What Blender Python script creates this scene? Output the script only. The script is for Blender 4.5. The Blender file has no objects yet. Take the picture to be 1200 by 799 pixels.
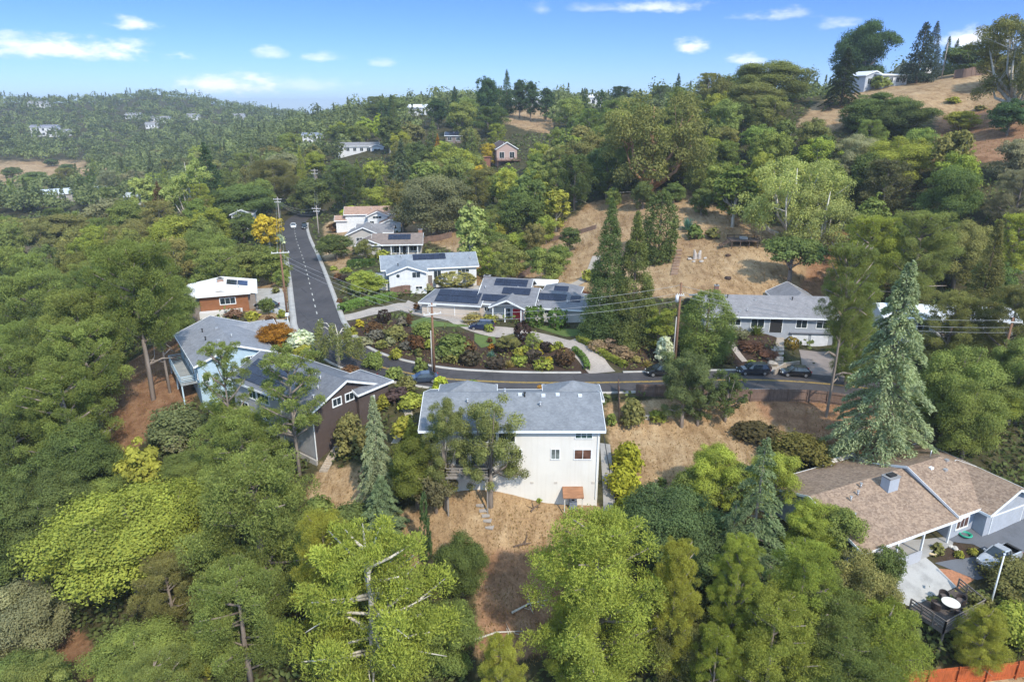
import bpy, bmesh, math, random
import numpy as np
from mathutils import Vector, Matrix

S = bpy.context.scene
COL = S.collection
rnd = random.Random(11)
R = math.radians
CAMZ = 50.0
PITCH = R(19.0)
CP, SP = math.cos(PITCH), math.sin(PITCH)
FOC = 800.0                      # focal length in pixels of a 1200 px wide frame


def ray(px, py):
    u = (px - 600.0) / FOC
    v = (399.5 - py) / FOC
    return (u, CP + v * SP, -SP + v * CP)


def at_z(px, py, z):
    d = ray(px, py)
    t = (z - CAMZ) / d[2]
    return (d[0] * t, d[1] * t, z)


def proj(x, y, z):
    z -= CAMZ
    dep = y * CP - z * SP
    return 600 + FOC * x / dep, 399.5 - FOC * (y * SP + z * CP) / dep, dep


# ------------------------------------------------------------------ objects
def tag(o, label=None, cat=None, group=None, kind=None):
    if label: o['label'] = label
    if cat: o['category'] = cat
    if group: o['group'] = group
    if kind: o['kind'] = kind
    return o


def link(name, data, parent=None, mat=None):
    o = bpy.data.objects.new(name, data)
    COL.objects.link(o)
    if parent is not None: o.parent = parent
    if mat is not None and data is not None:
        data.materials.clear()
        data.materials.append(mat)
    return o


def empty(name, loc, rz=0.0, label=None, cat=None, group=None):
    o = bpy.data.objects.new(name, None)
    o.empty_display_size = 0.3
    COL.objects.link(o)
    o.location = loc
    o.rotation_euler = (0, 0, rz)
    return tag(o, label, cat, group)


def copy_tree(o, parent=None):
    kids = list(o.children)
    c = o.copy()
    COL.objects.link(c)
    c.parent = parent
    for k in kids: copy_tree(k, c)
    return c


def mesh_np(name, V, Q, tone=None, smooth=False):
    """V (n,3) float, Q (m,k) int with one k for all the faces"""
    V = np.ascontiguousarray(V, dtype=np.float32)
    Q = np.ascontiguousarray(Q, dtype=np.int32)
    m, k = Q.shape
    me = bpy.data.meshes.new(name)
    me.vertices.add(len(V)); me.vertices.foreach_set('co', V.ravel())
    me.loops.add(m * k); me.loops.foreach_set('vertex_index', Q.ravel())
    me.polygons.add(m); me.polygons.foreach_set('loop_start', np.arange(0, m * k, k, dtype=np.int32))
    if smooth: me.polygons.foreach_set('use_smooth', np.ones(m, dtype=bool))
    if tone is not None:
        a = me.attributes.new('tone', 'FLOAT', 'FACE')
        a.data.foreach_set('value', np.ascontiguousarray(tone, dtype=np.float32))
    me.update(calc_edges=True)
    return me


class MB:
    """collects plain shapes, then links them as ONE mesh object"""
    def __init__(s): s.v, s.f, s.sm = [], [], []
    def face(s, pts, smooth=False):
        n = len(s.v); s.v += [tuple(p) for p in pts]; s.f.append(tuple(range(n, n + len(pts)))); s.sm.append(smooth)
    def solid(s, bot, top):
        """prism between two rings of equal length (bot counter-clockwise from above)"""
        n = len(s.v); k = len(bot)
        s.v += [tuple(p) for p in bot] + [tuple(p) for p in top]
        s.f.append(tuple(range(n + k - 1, n - 1, -1))); s.f.append(tuple(range(n + k, n + 2 * k)))
        s.sm += [False, False]
        for i in range(k):
            j = (i + 1) % k
            s.f.append((n + i, n + j, n + k + j, n + k + i)); s.sm.append(False)
    def box(s, x0, x1, y0, y1, z0, z1):
        s.solid([(x0, y0, z0), (x1, y0, z0), (x1, y1, z0), (x0, y1, z0)], [(x0, y0, z1), (x1, y0, z1), (x1, y1, z1), (x0, y1, z1)])
    def bar(s, p, q, w, h=None, up=(0, 0, 1)):
        h = h or w
        p, q = Vector(p), Vector(q); d = (q - p).normalized(); u = Vector(up)
        if abs(d.dot(u)) > .98: u = Vector((1, 0, 0))
        a = d.cross(u).normalized() * w / 2; b = a.cross(d).normalized() * h / 2
        s.solid([p - a - b, p + a - b, p + a + b, p - a + b], [q - a - b, q + a - b, q + a + b, q - a + b])
    def tube(s, pts, rad, n=6, smooth=True, cap=True):
        pts = [Vector(p) for p in pts]
        if not hasattr(rad, '__len__'): rad = [rad] * len(pts)
        base = len(s.v)
        for i, p in enumerate(pts):
            d = (pts[min(i + 1, len(pts) - 1)] - pts[max(i - 1, 0)]).normalized()
            u = Vector((0, 0, 1)) if abs(d.z) < .9 else Vector((1, 0, 0))
            a = d.cross(u).normalized(); b = a.cross(d).normalized()
            for k in range(n):
                t = 2 * math.pi * k / n
                s.v.append(tuple(p + (a * math.cos(t) + b * math.sin(t)) * rad[i]))
        for i in range(len(pts) - 1):
            for k in range(n):
                k2 = (k + 1) % n; o = base + i * n
                s.f.append((o + k, o + k2, o + n + k2, o + n + k)); s.sm.append(smooth)
        if cap:
            s.f.append(tuple(base + k for k in reversed(range(n)))); s.sm.append(False)
            e = base + (len(pts) - 1) * n
            s.f.append(tuple(e + k for k in range(n))); s.sm.append(False)
    def mesh(s, name):
        me = bpy.data.meshes.new(name)
        me.from_pydata(s.v, [], s.f)
        me.polygons.foreach_set('use_smooth', s.sm)
        bm = bmesh.new(); bm.from_mesh(me)
        bmesh.ops.recalc_face_normals(bm, faces=bm.faces)
        bm.to_mesh(me); bm.free()
        return me
    def build(s, name, mat, parent=None, bevel=0):
        o = link(name, s.mesh(name), parent, mat)
        if bevel:
            b = o.modifiers.new('bevel', 'BEVEL'); b.width = bevel; b.segments = 2; b.limit_method = 'ANGLE'
        return o


# ---------------------------------------------------------------- materials
class NT:
    def __init__(s, name):
        s.m = bpy.data.materials.new(name); s.m.use_nodes = True
        s.t = s.m.node_tree; s.t.nodes.clear()
        s.out = s.n('ShaderNodeOutputMaterial')
    def n(s, typ, **k):
        x = s.t.nodes.new(typ)
        for a, b in k.items(): setattr(x, a, b)
        return x
    def l(s, a, b): s.t.links.new(a, b)
    def coord(s, kind='Object'):
        return s.n('ShaderNodeTexCoord').outputs[kind]
    def noise(s, vec, scale, detail=4, rough=.55, stretch=None):
        if stretch:
            mp = s.n('ShaderNodeMapping'); mp.inputs['Scale'].default_value = stretch
            s.l(vec, mp.inputs[0]); vec = mp.outputs[0]
        x = s.n('ShaderNodeTexNoise'); x.inputs['Scale'].default_value = scale
        x.inputs['Detail'].default_value = detail; x.inputs['Roughness'].default_value = rough
        s.l(vec, x.inputs['Vector']); return x.outputs['Fac']
    def ramp(s, fac, stops):
        x = s.n('ShaderNodeValToRGB'); cr = x.color_ramp
        while len(cr.elements) < len(stops): cr.elements.new(.5)
        for e, (p, c) in zip(cr.elements, stops):
            e.position = p; e.color = (*c, 1) if len(c) == 3 else c
        s.l(fac, x.inputs[0]); return x.outputs[0]
    def mix(s, fac, a, b, mode='MIX'):
        x = s.n('ShaderNodeMix', data_type='RGBA', blend_type=mode)
        for sock, val in ((x.inputs['Factor'], fac), (x.inputs[6], a), (x.inputs[7], b)):
            if hasattr(val, 'is_linked'): s.l(val, sock)
            elif isinstance(val, (int, float)): sock.default_value = val
            else: sock.default_value = (*val, 1)
        return x.outputs[2]
    def math(s, op, a, b=0.0, c=None):
        x = s.n('ShaderNodeMath', operation=op)
        for i, val in enumerate((a, b, c)):
            if val is None: continue
            if hasattr(val, 'is_linked'): s.l(val, x.inputs[i])
            else: x.inputs[i].default_value = val
        return x.outputs[0]
    def bsdf(s, col, rough=.8, metal=0., bump=None, bstr=.3, bdist=.05, spec=.3):
        p = s.n('ShaderNodeBsdfPrincipled')
        if hasattr(col, 'is_linked'): s.l(col, p.inputs['Base Color'])
        else: p.inputs['Base Color'].default_value = (*col, 1)
        p.inputs['Roughness'].default_value = rough; p.inputs['Metallic'].default_value = metal
        p.inputs['Specular IOR Level'].default_value = spec
        if bump is not None:
            b = s.n('ShaderNodeBump'); b.inputs['Strength'].default_value = bstr; b.inputs['Distance'].default_value = bdist
            s.l(bump, b.inputs['Height']); s.l(b.outputs[0], p.inputs['Normal'])
        s.l(p.outputs[0], s.out.inputs[0]); s.p = p
        return s.m


def scl(c, k): return tuple(max(0., min(1., x * k)) for x in c)


_mc = {}
def paint(col, rough=.6, var=.12, metal=0., spec=.3, scale=1.2):
    key = ('paint', col, rough, var, metal)
    if key not in _mc:
        t = NT('paint'); c = t.coord()
        f = t.noise(c, scale, 5)
        _mc[key] = t.bsdf(t.ramp(f, [(.25, scl(col, 1 - var)), (.75, scl(col, 1 + var))]), rough, metal, spec=spec)
    return _mc[key]


def stucco(col):
    col = scl(col, .86)
    key = ('stucco', col)
    if key not in _mc:
        t = NT('stucco'); c = t.coord()
        big = t.noise(c, .35, 4); fine = t.noise(c, 9, 4)
        streak = t.noise(c, 1.0, 3, stretch=(2.2, 2.2, .18))
        a = t.ramp(big, [(.3, scl(col, .93)), (.7, scl(col, 1.03))])
        st = t.ramp(streak, [(.5, (1, 1, 1)), (.8, (.92, .905, .88))])
        _mc[key] = t.bsdf(t.mix(1., a, st, 'MULTIPLY'), .9, bump=fine, bstr=.25, bdist=.02)
    return _mc[key]


def siding(col, pitch=.2, vert=False):
    col = scl(col, .88)
    key = ('siding', col, pitch, vert)
    if key not in _mc:
        t = NT('siding'); c = t.coord()
        w = t.n('ShaderNodeTexWave', wave_type='BANDS', bands_direction='X' if vert else 'Z', wave_profile='SAW')
        w.inputs['Scale'].default_value = .314 / pitch
        t.l(c, w.inputs[0])
        n = t.noise(c, 1.6, 5)
        a = t.ramp(n, [(.25, scl(col, .85)), (.75, scl(col, 1.1))])
        _mc[key] = t.bsdf(a, .75, bump=w.outputs['Fac'], bstr=.5, bdist=.03)
    return _mc[key]


def shingle(col, col2=None, course=.2):
    col = scl(col, .82); col2 = scl(col2, .82) if col2 else None
    key = ('shingle', col, col2)
    if key not in _mc:
        t = NT('roof_shingle'); c = t.coord()
        col2 = col2 or scl(col, .72)
        mp = t.n('ShaderNodeMapping'); t.l(c, mp.inputs[0]); mp.inputs['Scale'].default_value = (1, 1, 2.4)
        # short tabs: cells, longer along the courses
        v = t.n('ShaderNodeTexVoronoi'); v.inputs['Scale'].default_value = 4.6; t.l(mp.outputs[0], v.inputs['Vector'])
        tab = t.n('ShaderNodeSeparateColor'); t.l(v.outputs['Color'], tab.inputs[0])
        w = t.n('ShaderNodeTexWave', wave_type='BANDS', bands_direction='Z', wave_profile='SAW')
        w.inputs['Scale'].default_value = .314 / .075; w.inputs['Distortion'].default_value = .4; t.l(c, w.inputs[0])
        n = t.noise(c, .5, 5)
        a = t.ramp(tab.outputs[0], [(.1, col2), (.9, scl(col, 1.12))])
        b = t.ramp(n, [(.3, scl(col, .86)), (.7, scl(col, 1.08))])
        cc = t.mix(.75 if col[0] > col[2] * 1.5 else .45, b, a)
        st = t.noise(c, .7, 4, stretch=(1.6, 1.6, .25)); cc = t.mix(1., cc, t.ramp(st, [(.35, (.86, .86, .87)), (.6, (1.04, 1.03, 1.02))]), 'MULTIPLY')
        _mc[key] = t.bsdf(cc, .92, bump=w.outputs['Fac'], bstr=.5, bdist=.03, spec=.15)
    return _mc[key]


def wood(col, vert=True, board=.15):
    key = ('wood', col, vert, board)
    if key not in _mc:
        t = NT('weathered_wood'); c = t.coord()
        g = t.noise(c, 3, 5, stretch=(3, 3, .3) if vert else (.3, 3, 3))
        n = t.noise(c, .8, 3)
        a = t.ramp(g, [(.25, scl(col, .6)), (.75, scl(col, 1.25))])
        b = t.ramp(n, [(.3, (.8, .8, .8)), (.7, (1.1, 1.05, 1.0))])
        _mc[key] = t.bsdf(t.mix(1., a, b, 'MULTIPLY'), .85, bump=g, bstr=.3, bdist=.02)
    return _mc[key]


def glass_dark(col=(.02, .028, .033)):
    key = ('glass', col)
    if key not in _mc:
        t = NT('window_glass'); c = t.coord()
        n = t.noise(c, .7, 2)
        _mc[key] = t.bsdf(t.ramp(n, [(.35, scl(col, .6)), (.65, scl(col, 1.8))]), .06, spec=.7)
    return _mc[key]


def concrete(col=(.42, .40, .37), scale=.6):
    col = scl(col, .86)
    key = ('concrete', col, scale)
    if key not in _mc:
        t = NT('concrete'); c = t.coord()
        n = t.noise(c, scale, 6, .65); f = t.noise(c, 14, 3)
        a = t.ramp(n, [(.28, scl(col, .72)), (.5, col), (.75, scl(col, 1.12))])
        b = t.ramp(f, [(.3, (.9, .9, .9)), (.7, (1.05, 1.05, 1.05))])
        _mc[key] = t.bsdf(t.mix(1., a, b, 'MULTIPLY'), .9, bump=f, bstr=.2, bdist=.01)
    return _mc[key]


def foliage_mat():
    t = NT('foliage')
    oi = t.n('ShaderNodeObjectInfo'); at = t.n('ShaderNodeAttribute', attribute_name='tone')
    k = t.math('MULTIPLY_ADD', at.outputs['Fac'], 1.0, .5)
    rv = t.math('MULTIPLY_ADD', oi.outputs['Random'], .24, .88)
    k2 = t.math('MULTIPLY', k, rv)
    sc = t.n('ShaderNodeVectorMath', operation='SCALE'); t.l(oi.outputs['Color'], sc.inputs[0]); t.l(k2, sc.inputs[3])
    warm = t.mix(t.math('MULTIPLY', at.outputs['Fac'], .30), sc.outputs[0], t.mix(1., sc.outputs[0], (1.25, 1.12, .62), 'MULTIPLY'))
    d = t.n('ShaderNodeBsdfDiffuse'); tr = t.n('ShaderNodeBsdfTranslucent'); mx = t.n('ShaderNodeMixShader')
    t.l(warm, d.inputs[0]); t.l(t.mix(1., warm, (1.1, 1.15, .7), 'MULTIPLY'), tr.inputs[0])
    mx.inputs[0].default_value = .32
    t.l(d.outputs[0], mx.inputs[1]); t.l(tr.outputs[0], mx.inputs[2])
    t.l(mx.outputs[0], t.out.inputs[0])
    return t.m


def bark_mat(col, name='bark'):
    t = NT(name); c = t.coord()
    n = t.noise(c, 9, 4, stretch=(2, 2, .5))
    return t.bsdf(t.ramp(n, [(.3, scl(col, .55)), (.7, scl(col, 1.3))]), .95, bump=n, bstr=.5)


FOL = foliage_mat()
BARK = {'brown': bark_mat((.16, .11, .08)), 'grey': bark_mat((.27, .22, .18)), 'pale': bark_mat((.55, .5, .42)), 'tan': bark_mat((.42, .24, .14))}
WHITE = (.78, .78, .76)
# ------------------------------------------------------------------ terrain
def wz(px, py, rel): return at_z(px, py, CAMZ + rel)

GP = []                                   # ground heights, read where the bare ground shows
for px, py, rel in [
    (570, 569, -39.3), (699, 587, -41.2), (600, 640, -43.6), (590, 740, -46.8), (500, 640, -43.8), (640, 620, -43),
    (400, 799, -49.5), (600, 799, -48.6), (760, 799, -48.6), (900, 799, -48.5), (1060, 799, -48.2), (1140, 799, -48.0), (1199, 799, -47.6),
    (200, 799, -51), (0, 799, -54), (0, 700, -54), (0, 600, -53.5), (0, 500, -51.5), (0, 400, -50), (60, 450, -48.5), (100, 600, -50),
    (150, 475, -40.6), (175, 465, -40), (140, 515, -43.4), (240, 552, -43.5), (100, 400, -46.5), (300, 600, -46), (120, 690, -51), (300, 700, -48.6),
    (375, 555, -41), (330, 530, -41.2), (390, 575, -42), (225, 475, -40.8), (420, 600, -43), (400, 650, -45.2),
    (370, 385, -35.2), (345, 262, -38.6), (354, 300, -37.8), (362, 330, -36.9), (430, 424, -36), (480, 438, -36.6), (600, 448, -37.2), (700, 449, -37.8),
    (800, 446, -38), (900, 446, -38.2), (975, 451, -38.5), (1060, 462, -38.9), (1160, 475, -39.3),
    (245, 368, -37.6), (284, 361, -37), (300, 330, -37.5), (310, 400, -36), (280, 415, -37.5), (390, 330, -36), (420, 300, -36.8), (400, 270, -38),
    (457, 343, -36.2), (560, 340, -36.2), (495, 370, -36.4), (696, 384, -36.4), (600, 376, -36.4), (520, 415, -36.2), (640, 415, -36.4), (760, 415, -37),
    (640, 333, -36), (700, 345, -35), (465, 300, -36.6), (435, 270, -36.6), (500, 262, -35.5),
    (690, 318, -33.5), (680, 270, -29.5), (690, 245, -26), (600, 300, -34.8), (560, 270, -34), (640, 245, -28), (595, 192, -22), (500, 220, -31),
    (880, 395, -36), (978, 409, -38.5), (938, 409, -38.3), (920, 348, -34), (840, 350, -34.3), (830, 330, -32.5), (830, 300, -30), (869, 282, -27.5), (810, 240, -23),
    (785, 226, -21.5), (925, 328, -32), (990, 340, -34), (1000, 260, -24.5), (900, 230, -21.5), (960, 140, -3.6), (1000, 135, -2.6), (1080, 105, 4.6), (1150, 86, 9.5), (1195, 95, 7.5),
    (1170, 170, -8.5), (1130, 150, -5.5), (1100, 250, -21), (1180, 350, -33), (1120, 420, -37), (1195, 420, -36.5), (880, 180, -13), (1040, 190, -13),
    (760, 480, -39.5), (900, 500, -40), (960, 530, -41), (1000, 548, -41), (1080, 530, -40.5), (1150, 520, -40), (800, 540, -41), (760, 600, -43), (860, 600, -43.2), (930, 560, -41.8),
    (1180, 612, -42.9), (1110, 640, -43.1), (1040, 650, -43.2), (1080, 690, -44.4), (1120, 740, -46.4), (1000, 680, -44.3), (1195, 690, -44.8), (1195, 560, -41.8),
    (680, 530, -40.3), (735, 560, -41.4), (470, 530, -39.6), (430, 470, -38), (465, 470, -37.6), (440, 530, -40.3), (720, 470, -38.6), (500, 480, -37.8),
]:
    x, y, z = wz(px, py, rel); GP.append((x, y, z))
# farther land, by direction, distance and height
for px, dist, rel in [
    (700, 255, -17), (760, 262, -8), (820, 250, -3.5), (900, 232, -.5), (980, 228, 2.0), (1060, 232, 6.5), (1150, 236, 12), (1220, 190, 6), (1220, 236, 14),
    (1000, 300, 4), (1120, 300, 12), (850, 330, -5), (700, 340, -8), (620, 420, -2.5), (560, 400, -4), (500, 420, -5.5), (440, 430, -11), (400, 330, -25), (380, 520, -14),
    (330, 300, -31), (250, 230, -37), (330, 230, -39), (420, 240, -36), (180, 230, -41), (100, 200, -45), (30, 200, -48), (100, 300, -47), (70, 400, -48.5), (200, 400, -46), (250, 330, -42),
    (50, 520, -47), (20, 600, -40), (50, 740, -28), (150, 650, -38), (250, 600, -36), (300, 500, -33), (350, 700, -22), (180, 800, -22), (280, 850, -18),
    (0, 1100, 1), (60, 1120, 4), (120, 1150, -2), (180, 1150, 10), (215, 1150, 19), (255, 1130, 4), (300, 1100, -6), (345, 1050, -14), (390, 1050, -21), (-60, 1100, -3), (450, 950, -22), (550, 900, -22), (700, 800, -20), (900, 700, -15), (1100, 600, -10), (1300, 500, 0),
    (0, 1500, -40), (190, 1550, -40), (400, 1450, -50), (700, 1300, -60), (1000, 1200, -60), (1250, 900, -30), (-100, 500, -45), (-100, 250, -52), (-100, 120, -55), (1300, 120, -34), (1300, 80, -42),
]:
    d = ray(px, 399.5)
    GP.append((d[0] * dist, dist, CAMZ + rel))
for x, rel in ((-60, -58), (-30, -55), (0, -53), (30, -51), (60, -49)):
    GP.append((x, 25, CAMZ + rel)); GP.append((x * .8, -20, CAMZ + rel - 5))
GP = np.array(GP)


def warp(x, y):
    y = np.maximum(y, -40) + 75
    return np.stack([np.clip(x / y, -1.25, 1.25) * 2.2, np.log(y) * 2.2], -1)


def tps(r2): return .5 * r2 * np.log(r2 + 1e-9)
_q = warp(GP[:, 0], GP[:, 1])
_n = len(_q)
_K = tps(((_q[:, None] - _q[None]) ** 2).sum(-1)) + np.eye(_n) * .004
_P = np.concatenate([np.ones((_n, 1)), _q], 1)
_A = np.block([[_K, _P], [_P.T, np.zeros((3, 3))]])
_w = np.linalg.solve(_A, np.concatenate([GP[:, 2], np.zeros(3)]))


def base_h(x, y):
    s = x.shape; q = warp(x.ravel(), y.ravel())
    out = np.empty(len(q))
    for i in range(0, len(q), 8000):
        b = q[i:i + 8000]
        out[i:i + 8000] = tps(((b[:, None] - _q[None]) ** 2).sum(-1)) @ _w[:_n] + _w[_n] + b @ _w[_n + 1:]
    return out.reshape(s)


def smooth_line(pts, step=1.5):
    """Catmull-Rom through 3-D points, resampled"""
    P = [np.array(p, float) for p in pts]; P = [2 * P[0] - P[1]] + P + [2 * P[-1] - P[-2]]
    out = []
    for i in range(1, len(P) - 2):
        n = max(2, int(np.linalg.norm(P[i + 1] - P[i]) / step))
        for k in range(n):
            t = k / n
            out.append(.5 * (2 * P[i] + (P[i + 1] - P[i - 1]) * t + (2 * P[i - 1] - 5 * P[i] + 4 * P[i + 1] - P[i + 2]) * t * t + (3 * P[i] - P[i - 1] - 3 * P[i + 1] + P[i + 2]) * t ** 3))
    out.append(P[-2])
    return np.array(out)


ROAD = smooth_line([wz(*p) for p in [(372, 246, -38.7), (352, 255, -38.6), (345.5, 264, -38.6), (347, 280, -38.3), (354, 300, -37.8), (361, 325, -36.9), (370, 362, -35.7), (377, 385, -35.3),
                                     (396, 408, -35.5), (430, 425.5, -36), (480, 438.5, -36.6), (540, 445.5, -37), (600, 448.3, -37.3), (700, 449, -37.8), (800, 446.5, -38),
                                     (900, 446, -38.2), (975, 451, -38.5), (1060, 461, -38.9), (1160, 474, -39.3), (1320, 492, -39.8)]])
RHW = 3.6


def road_blend(x, y, h):
    X, Y = x.ravel(), y.ravel(); H = h.ravel().copy()
    m = (Y > 60) & (Y < 320) & (np.abs(X) < 190)
    idx = np.where(m)[0]
    for i in range(0, len(idx), 8000):
        b = idx[i:i + 8000]
        d2 = (X[b, None] - ROAD[None, :, 0]) ** 2 + (Y[b, None] - ROAD[None, :, 1]) ** 2
        k = d2.argmin(1); d = np.sqrt(d2[np.arange(len(b)), k])
        w = np.clip((d - RHW - 2.2) / 6.0, 0, 1); w = w * w * (3 - 2 * w)
        H[b] = ROAD[k, 2] * (1 - w) + H[b] * w
    return H.reshape(h.shape)


PADS = []           # (origin, yaw, x0, x1, y0, y1, z, margin)
def pad_blend(x, y, h):
    for (ox, oy), yaw, x0, x1, y0, y1, z, mg in PADS:
        c, s = math.cos(yaw), math.sin(yaw)
        u = (x - ox) * c + (y - oy) * s; v = -(x - ox) * s + (y - oy) * c
        d = np.hypot(np.maximum(np.maximum(x0 - u, u - x1), 0), np.maximum(np.maximum(y0 - v, v - y1), 0))
        w = np.clip((d - 1.2) / mg, 0, 1); w = w * w * (3 - 2 * w)
        h = z * (1 - w) + h * w
    return h


def axis(parts):
    out = []
    for a, b, st in parts:
        out += list(np.arange(a, b, st))
    return np.array(out + [parts[-1][1]])
def build_height():
    global GX, GY, GH
    GX = axis([(-3200, -1200, 200), (-1200, -400, 40), (-400, -130, 10), (-130, 130, 1.3), (130, 400, 10), (400, 1200, 50), (1200, 3200, 250)])
    GY = axis([(-80, 28, 6), (28, 150, 1.3), (150, 250, 2.5), (250, 420, 6), (420, 1600, 25), (1600, 6000, 400)])
    x, y = np.meshgrid(GX, GY)
    h = base_h(x, y)
    h = np.clip(h, -28, 75)
    far = np.clip((y - 1650) / 1500, 0, 1)
    h = h * (1 - far) + (-200) * far
    rs = np.random.RandomState(3)
    for wl, am in ((31, .35), (13, .16), (6, .07)):
        for _ in range(3):
            a = rs.rand() * 6.28; ph = rs.rand() * 6.28
            h = h + am / 1.7 * np.sin((x * np.cos(a) + y * np.sin(a)) * 6.28 / wl + ph) * np.clip((800 - y) / 500, 0, 1)
    h = road_blend(x, y, h)
    GH = pad_blend(x, y, h)
def Hh(x, y):
    i = min(max(int(np.searchsorted(GX, x)) - 1, 0), len(GX) - 2); j = min(max(int(np.searchsorted(GY, y)) - 1, 0), len(GY) - 2)
    u = (x - GX[i]) / (GX[i + 1] - GX[i]); v = (y - GY[j]) / (GY[j + 1] - GY[j])
    return float((GH[j, i] * (1 - u) + GH[j, i + 1] * u) * (1 - v) + (GH[j + 1, i] * (1 - u) + GH[j + 1, i + 1] * u) * v)
def Hv(X, Y):
    X = np.asarray(X, float); Y = np.asarray(Y, float)
    i = np.clip(np.searchsorted(GX, X) - 1, 0, len(GX) - 2); j = np.clip(np.searchsorted(GY, Y) - 1, 0, len(GY) - 2)
    u = (X - GX[i]) / (GX[i + 1] - GX[i]); v = (Y - GY[j]) / (GY[j + 1] - GY[j])
    return (GH[j, i] * (1 - u) + GH[j, i + 1] * u) * (1 - v) + (GH[j + 1, i] * (1 - u) + GH[j + 1, i + 1] * u) * v


def G(px, py, lift=0.0, start=30.0):
    """where the line of sight through a pixel meets the ground raised by LIFT"""
    d = ray(px, py); t = start; prev = t
    while t < 1500:
        if CAMZ + d[2] * t - lift <= Hh(d[0] * t, d[1] * t):
            a, b = prev, t
            for _ in range(18):
                m = (a + b) / 2
                if CAMZ + d[2] * m - lift <= Hh(d[0] * m, d[1] * m): b = m
                else: a = m
            x, y = d[0] * b, d[1] * b
            return (x, y, Hh(x, y))
        prev = t; t += .6 + t * .004
    return None


def in_poly(px, py, poly):
    c = np.zeros(np.shape(px), bool); n = len(poly)
    for i in range(n):
        x0, y0 = poly[i]; x1, y1 = poly[(i + 1) % n]
        t = ((y0 > py) != (y1 > py))
        with np.errstate(divide='ignore', invalid='ignore'):
            c ^= t & (px < (x1 - x0) * (py - y0) / (y1 - y0 + 1e-12) + x0)
    return c
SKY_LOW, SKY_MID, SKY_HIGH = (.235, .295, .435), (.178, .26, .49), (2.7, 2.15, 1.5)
CLOUD_LO, CLOUD_HI = (3.0, 3.2, 3.55), (4.35, 4.35, 4.5)
EXPOSURE = 1.27
# ------------------------------------------------------------- camera, light
cam = bpy.data.cameras.new('camera'); cam.sensor_width = 36; cam.lens = 36 * FOC / 1200
cam.clip_start = .5; cam.clip_end = 9000
co = bpy.data.objects.new('camera', cam); COL.objects.link(co)
co.location = (0, 0, CAMZ); co.rotation_euler = (R(90) - PITCH, 0, 0)
S.camera = co
SUN_EL, SUN_AZ = R(45), R(150)           # azimuth clockwise from +Y: behind the camera, to its right
sd = Vector((math.sin(SUN_AZ) * math.cos(SUN_EL), math.cos(SUN_AZ) * math.cos(SUN_EL), math.sin(SUN_EL)))
sun = bpy.data.lights.new('sun', 'SUN'); sun.energy = 2.0; sun.angle = R(1.5); sun.color = (1, .93, .81)
so = bpy.data.objects.new('sun', sun); COL.objects.link(so); so.rotation_euler = sd.to_track_quat('Z', 'Y').to_euler()

W = bpy.data.worlds.new('World'); S.world = W; W.use_nodes = True
wt = W.node_tree; wt.nodes.clear()
def wn(typ, **k):
    x = wt.nodes.new(typ)
    for a, b in k.items(): setattr(x, a, b)
    return x
wo = wn('ShaderNodeOutputWorld'); bg = wn('ShaderNodeBackground'); sky = wn('ShaderNodeTexSky', sky_type='NISHITA')
sky.sun_disc = False; sky.sun_elevation = SUN_EL; sky.sun_rotation = SUN_AZ
sky.altitude = 1500; sky.air_density = 1.0; sky.dust_density = .0; sky.ozone_density = 4.0
bg.inputs[1].default_value = .15
tc = wn('ShaderNodeTexCoord')
def wmath(op, a, b=0., c=None):
    x = wn('ShaderNodeMath', operation=op)
    for i, v in enumerate((a, b, c)):
        if v is None: continue
        if hasattr(v, 'is_linked'): wt.links.new(v, x.inputs[i])
        else: x.inputs[i].default_value = v
    return x.outputs[0]
def wmix(f, a, b, mode='MIX'):
    x = wn('ShaderNodeMix', data_type='RGBA', blend_type=mode)
    for sck, v in ((x.inputs['Factor'], f), (x.inputs[6], a), (x.inputs[7], b)):
        if hasattr(v, 'is_linked'): wt.links.new(v, sck)
        elif isinstance(v, (int, float)): sck.default_value = v
        else: sck.default_value = (*v, 1)
    return x.outputs[2]
sep = wn('ShaderNodeSeparateXYZ'); wt.links.new(tc.outputs['Generated'], sep.inputs[0])
az = wmath('ARCTAN2', sep.outputs[0], sep.outputs[1]); el = wmath('ARCSINE', sep.outputs[2])
comb = wn('ShaderNodeCombineXYZ'); wt.links.new(az, comb.inputs[0]); wt.links.new(wmath('MULTIPLY', el, 2.4), comb.inputs[1])
def wnoise(scale, det, vec=None, rough=.6):
    x = wn('ShaderNodeTexNoise'); x.inputs['Scale'].default_value = scale; x.inputs['Detail'].default_value = det; x.inputs['Roughness'].default_value = rough
    wt.links.new(vec or comb.outputs[0], x.inputs[0]); return x.outputs['Fac']
lump = wnoise(26, 8); fine = wnoise(60, 6)
def direction(px, py):
    d = Vector(ray(px, py)).normalized(); return math.atan2(d.x, d.y), math.asin(d.z)
mask = None
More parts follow.
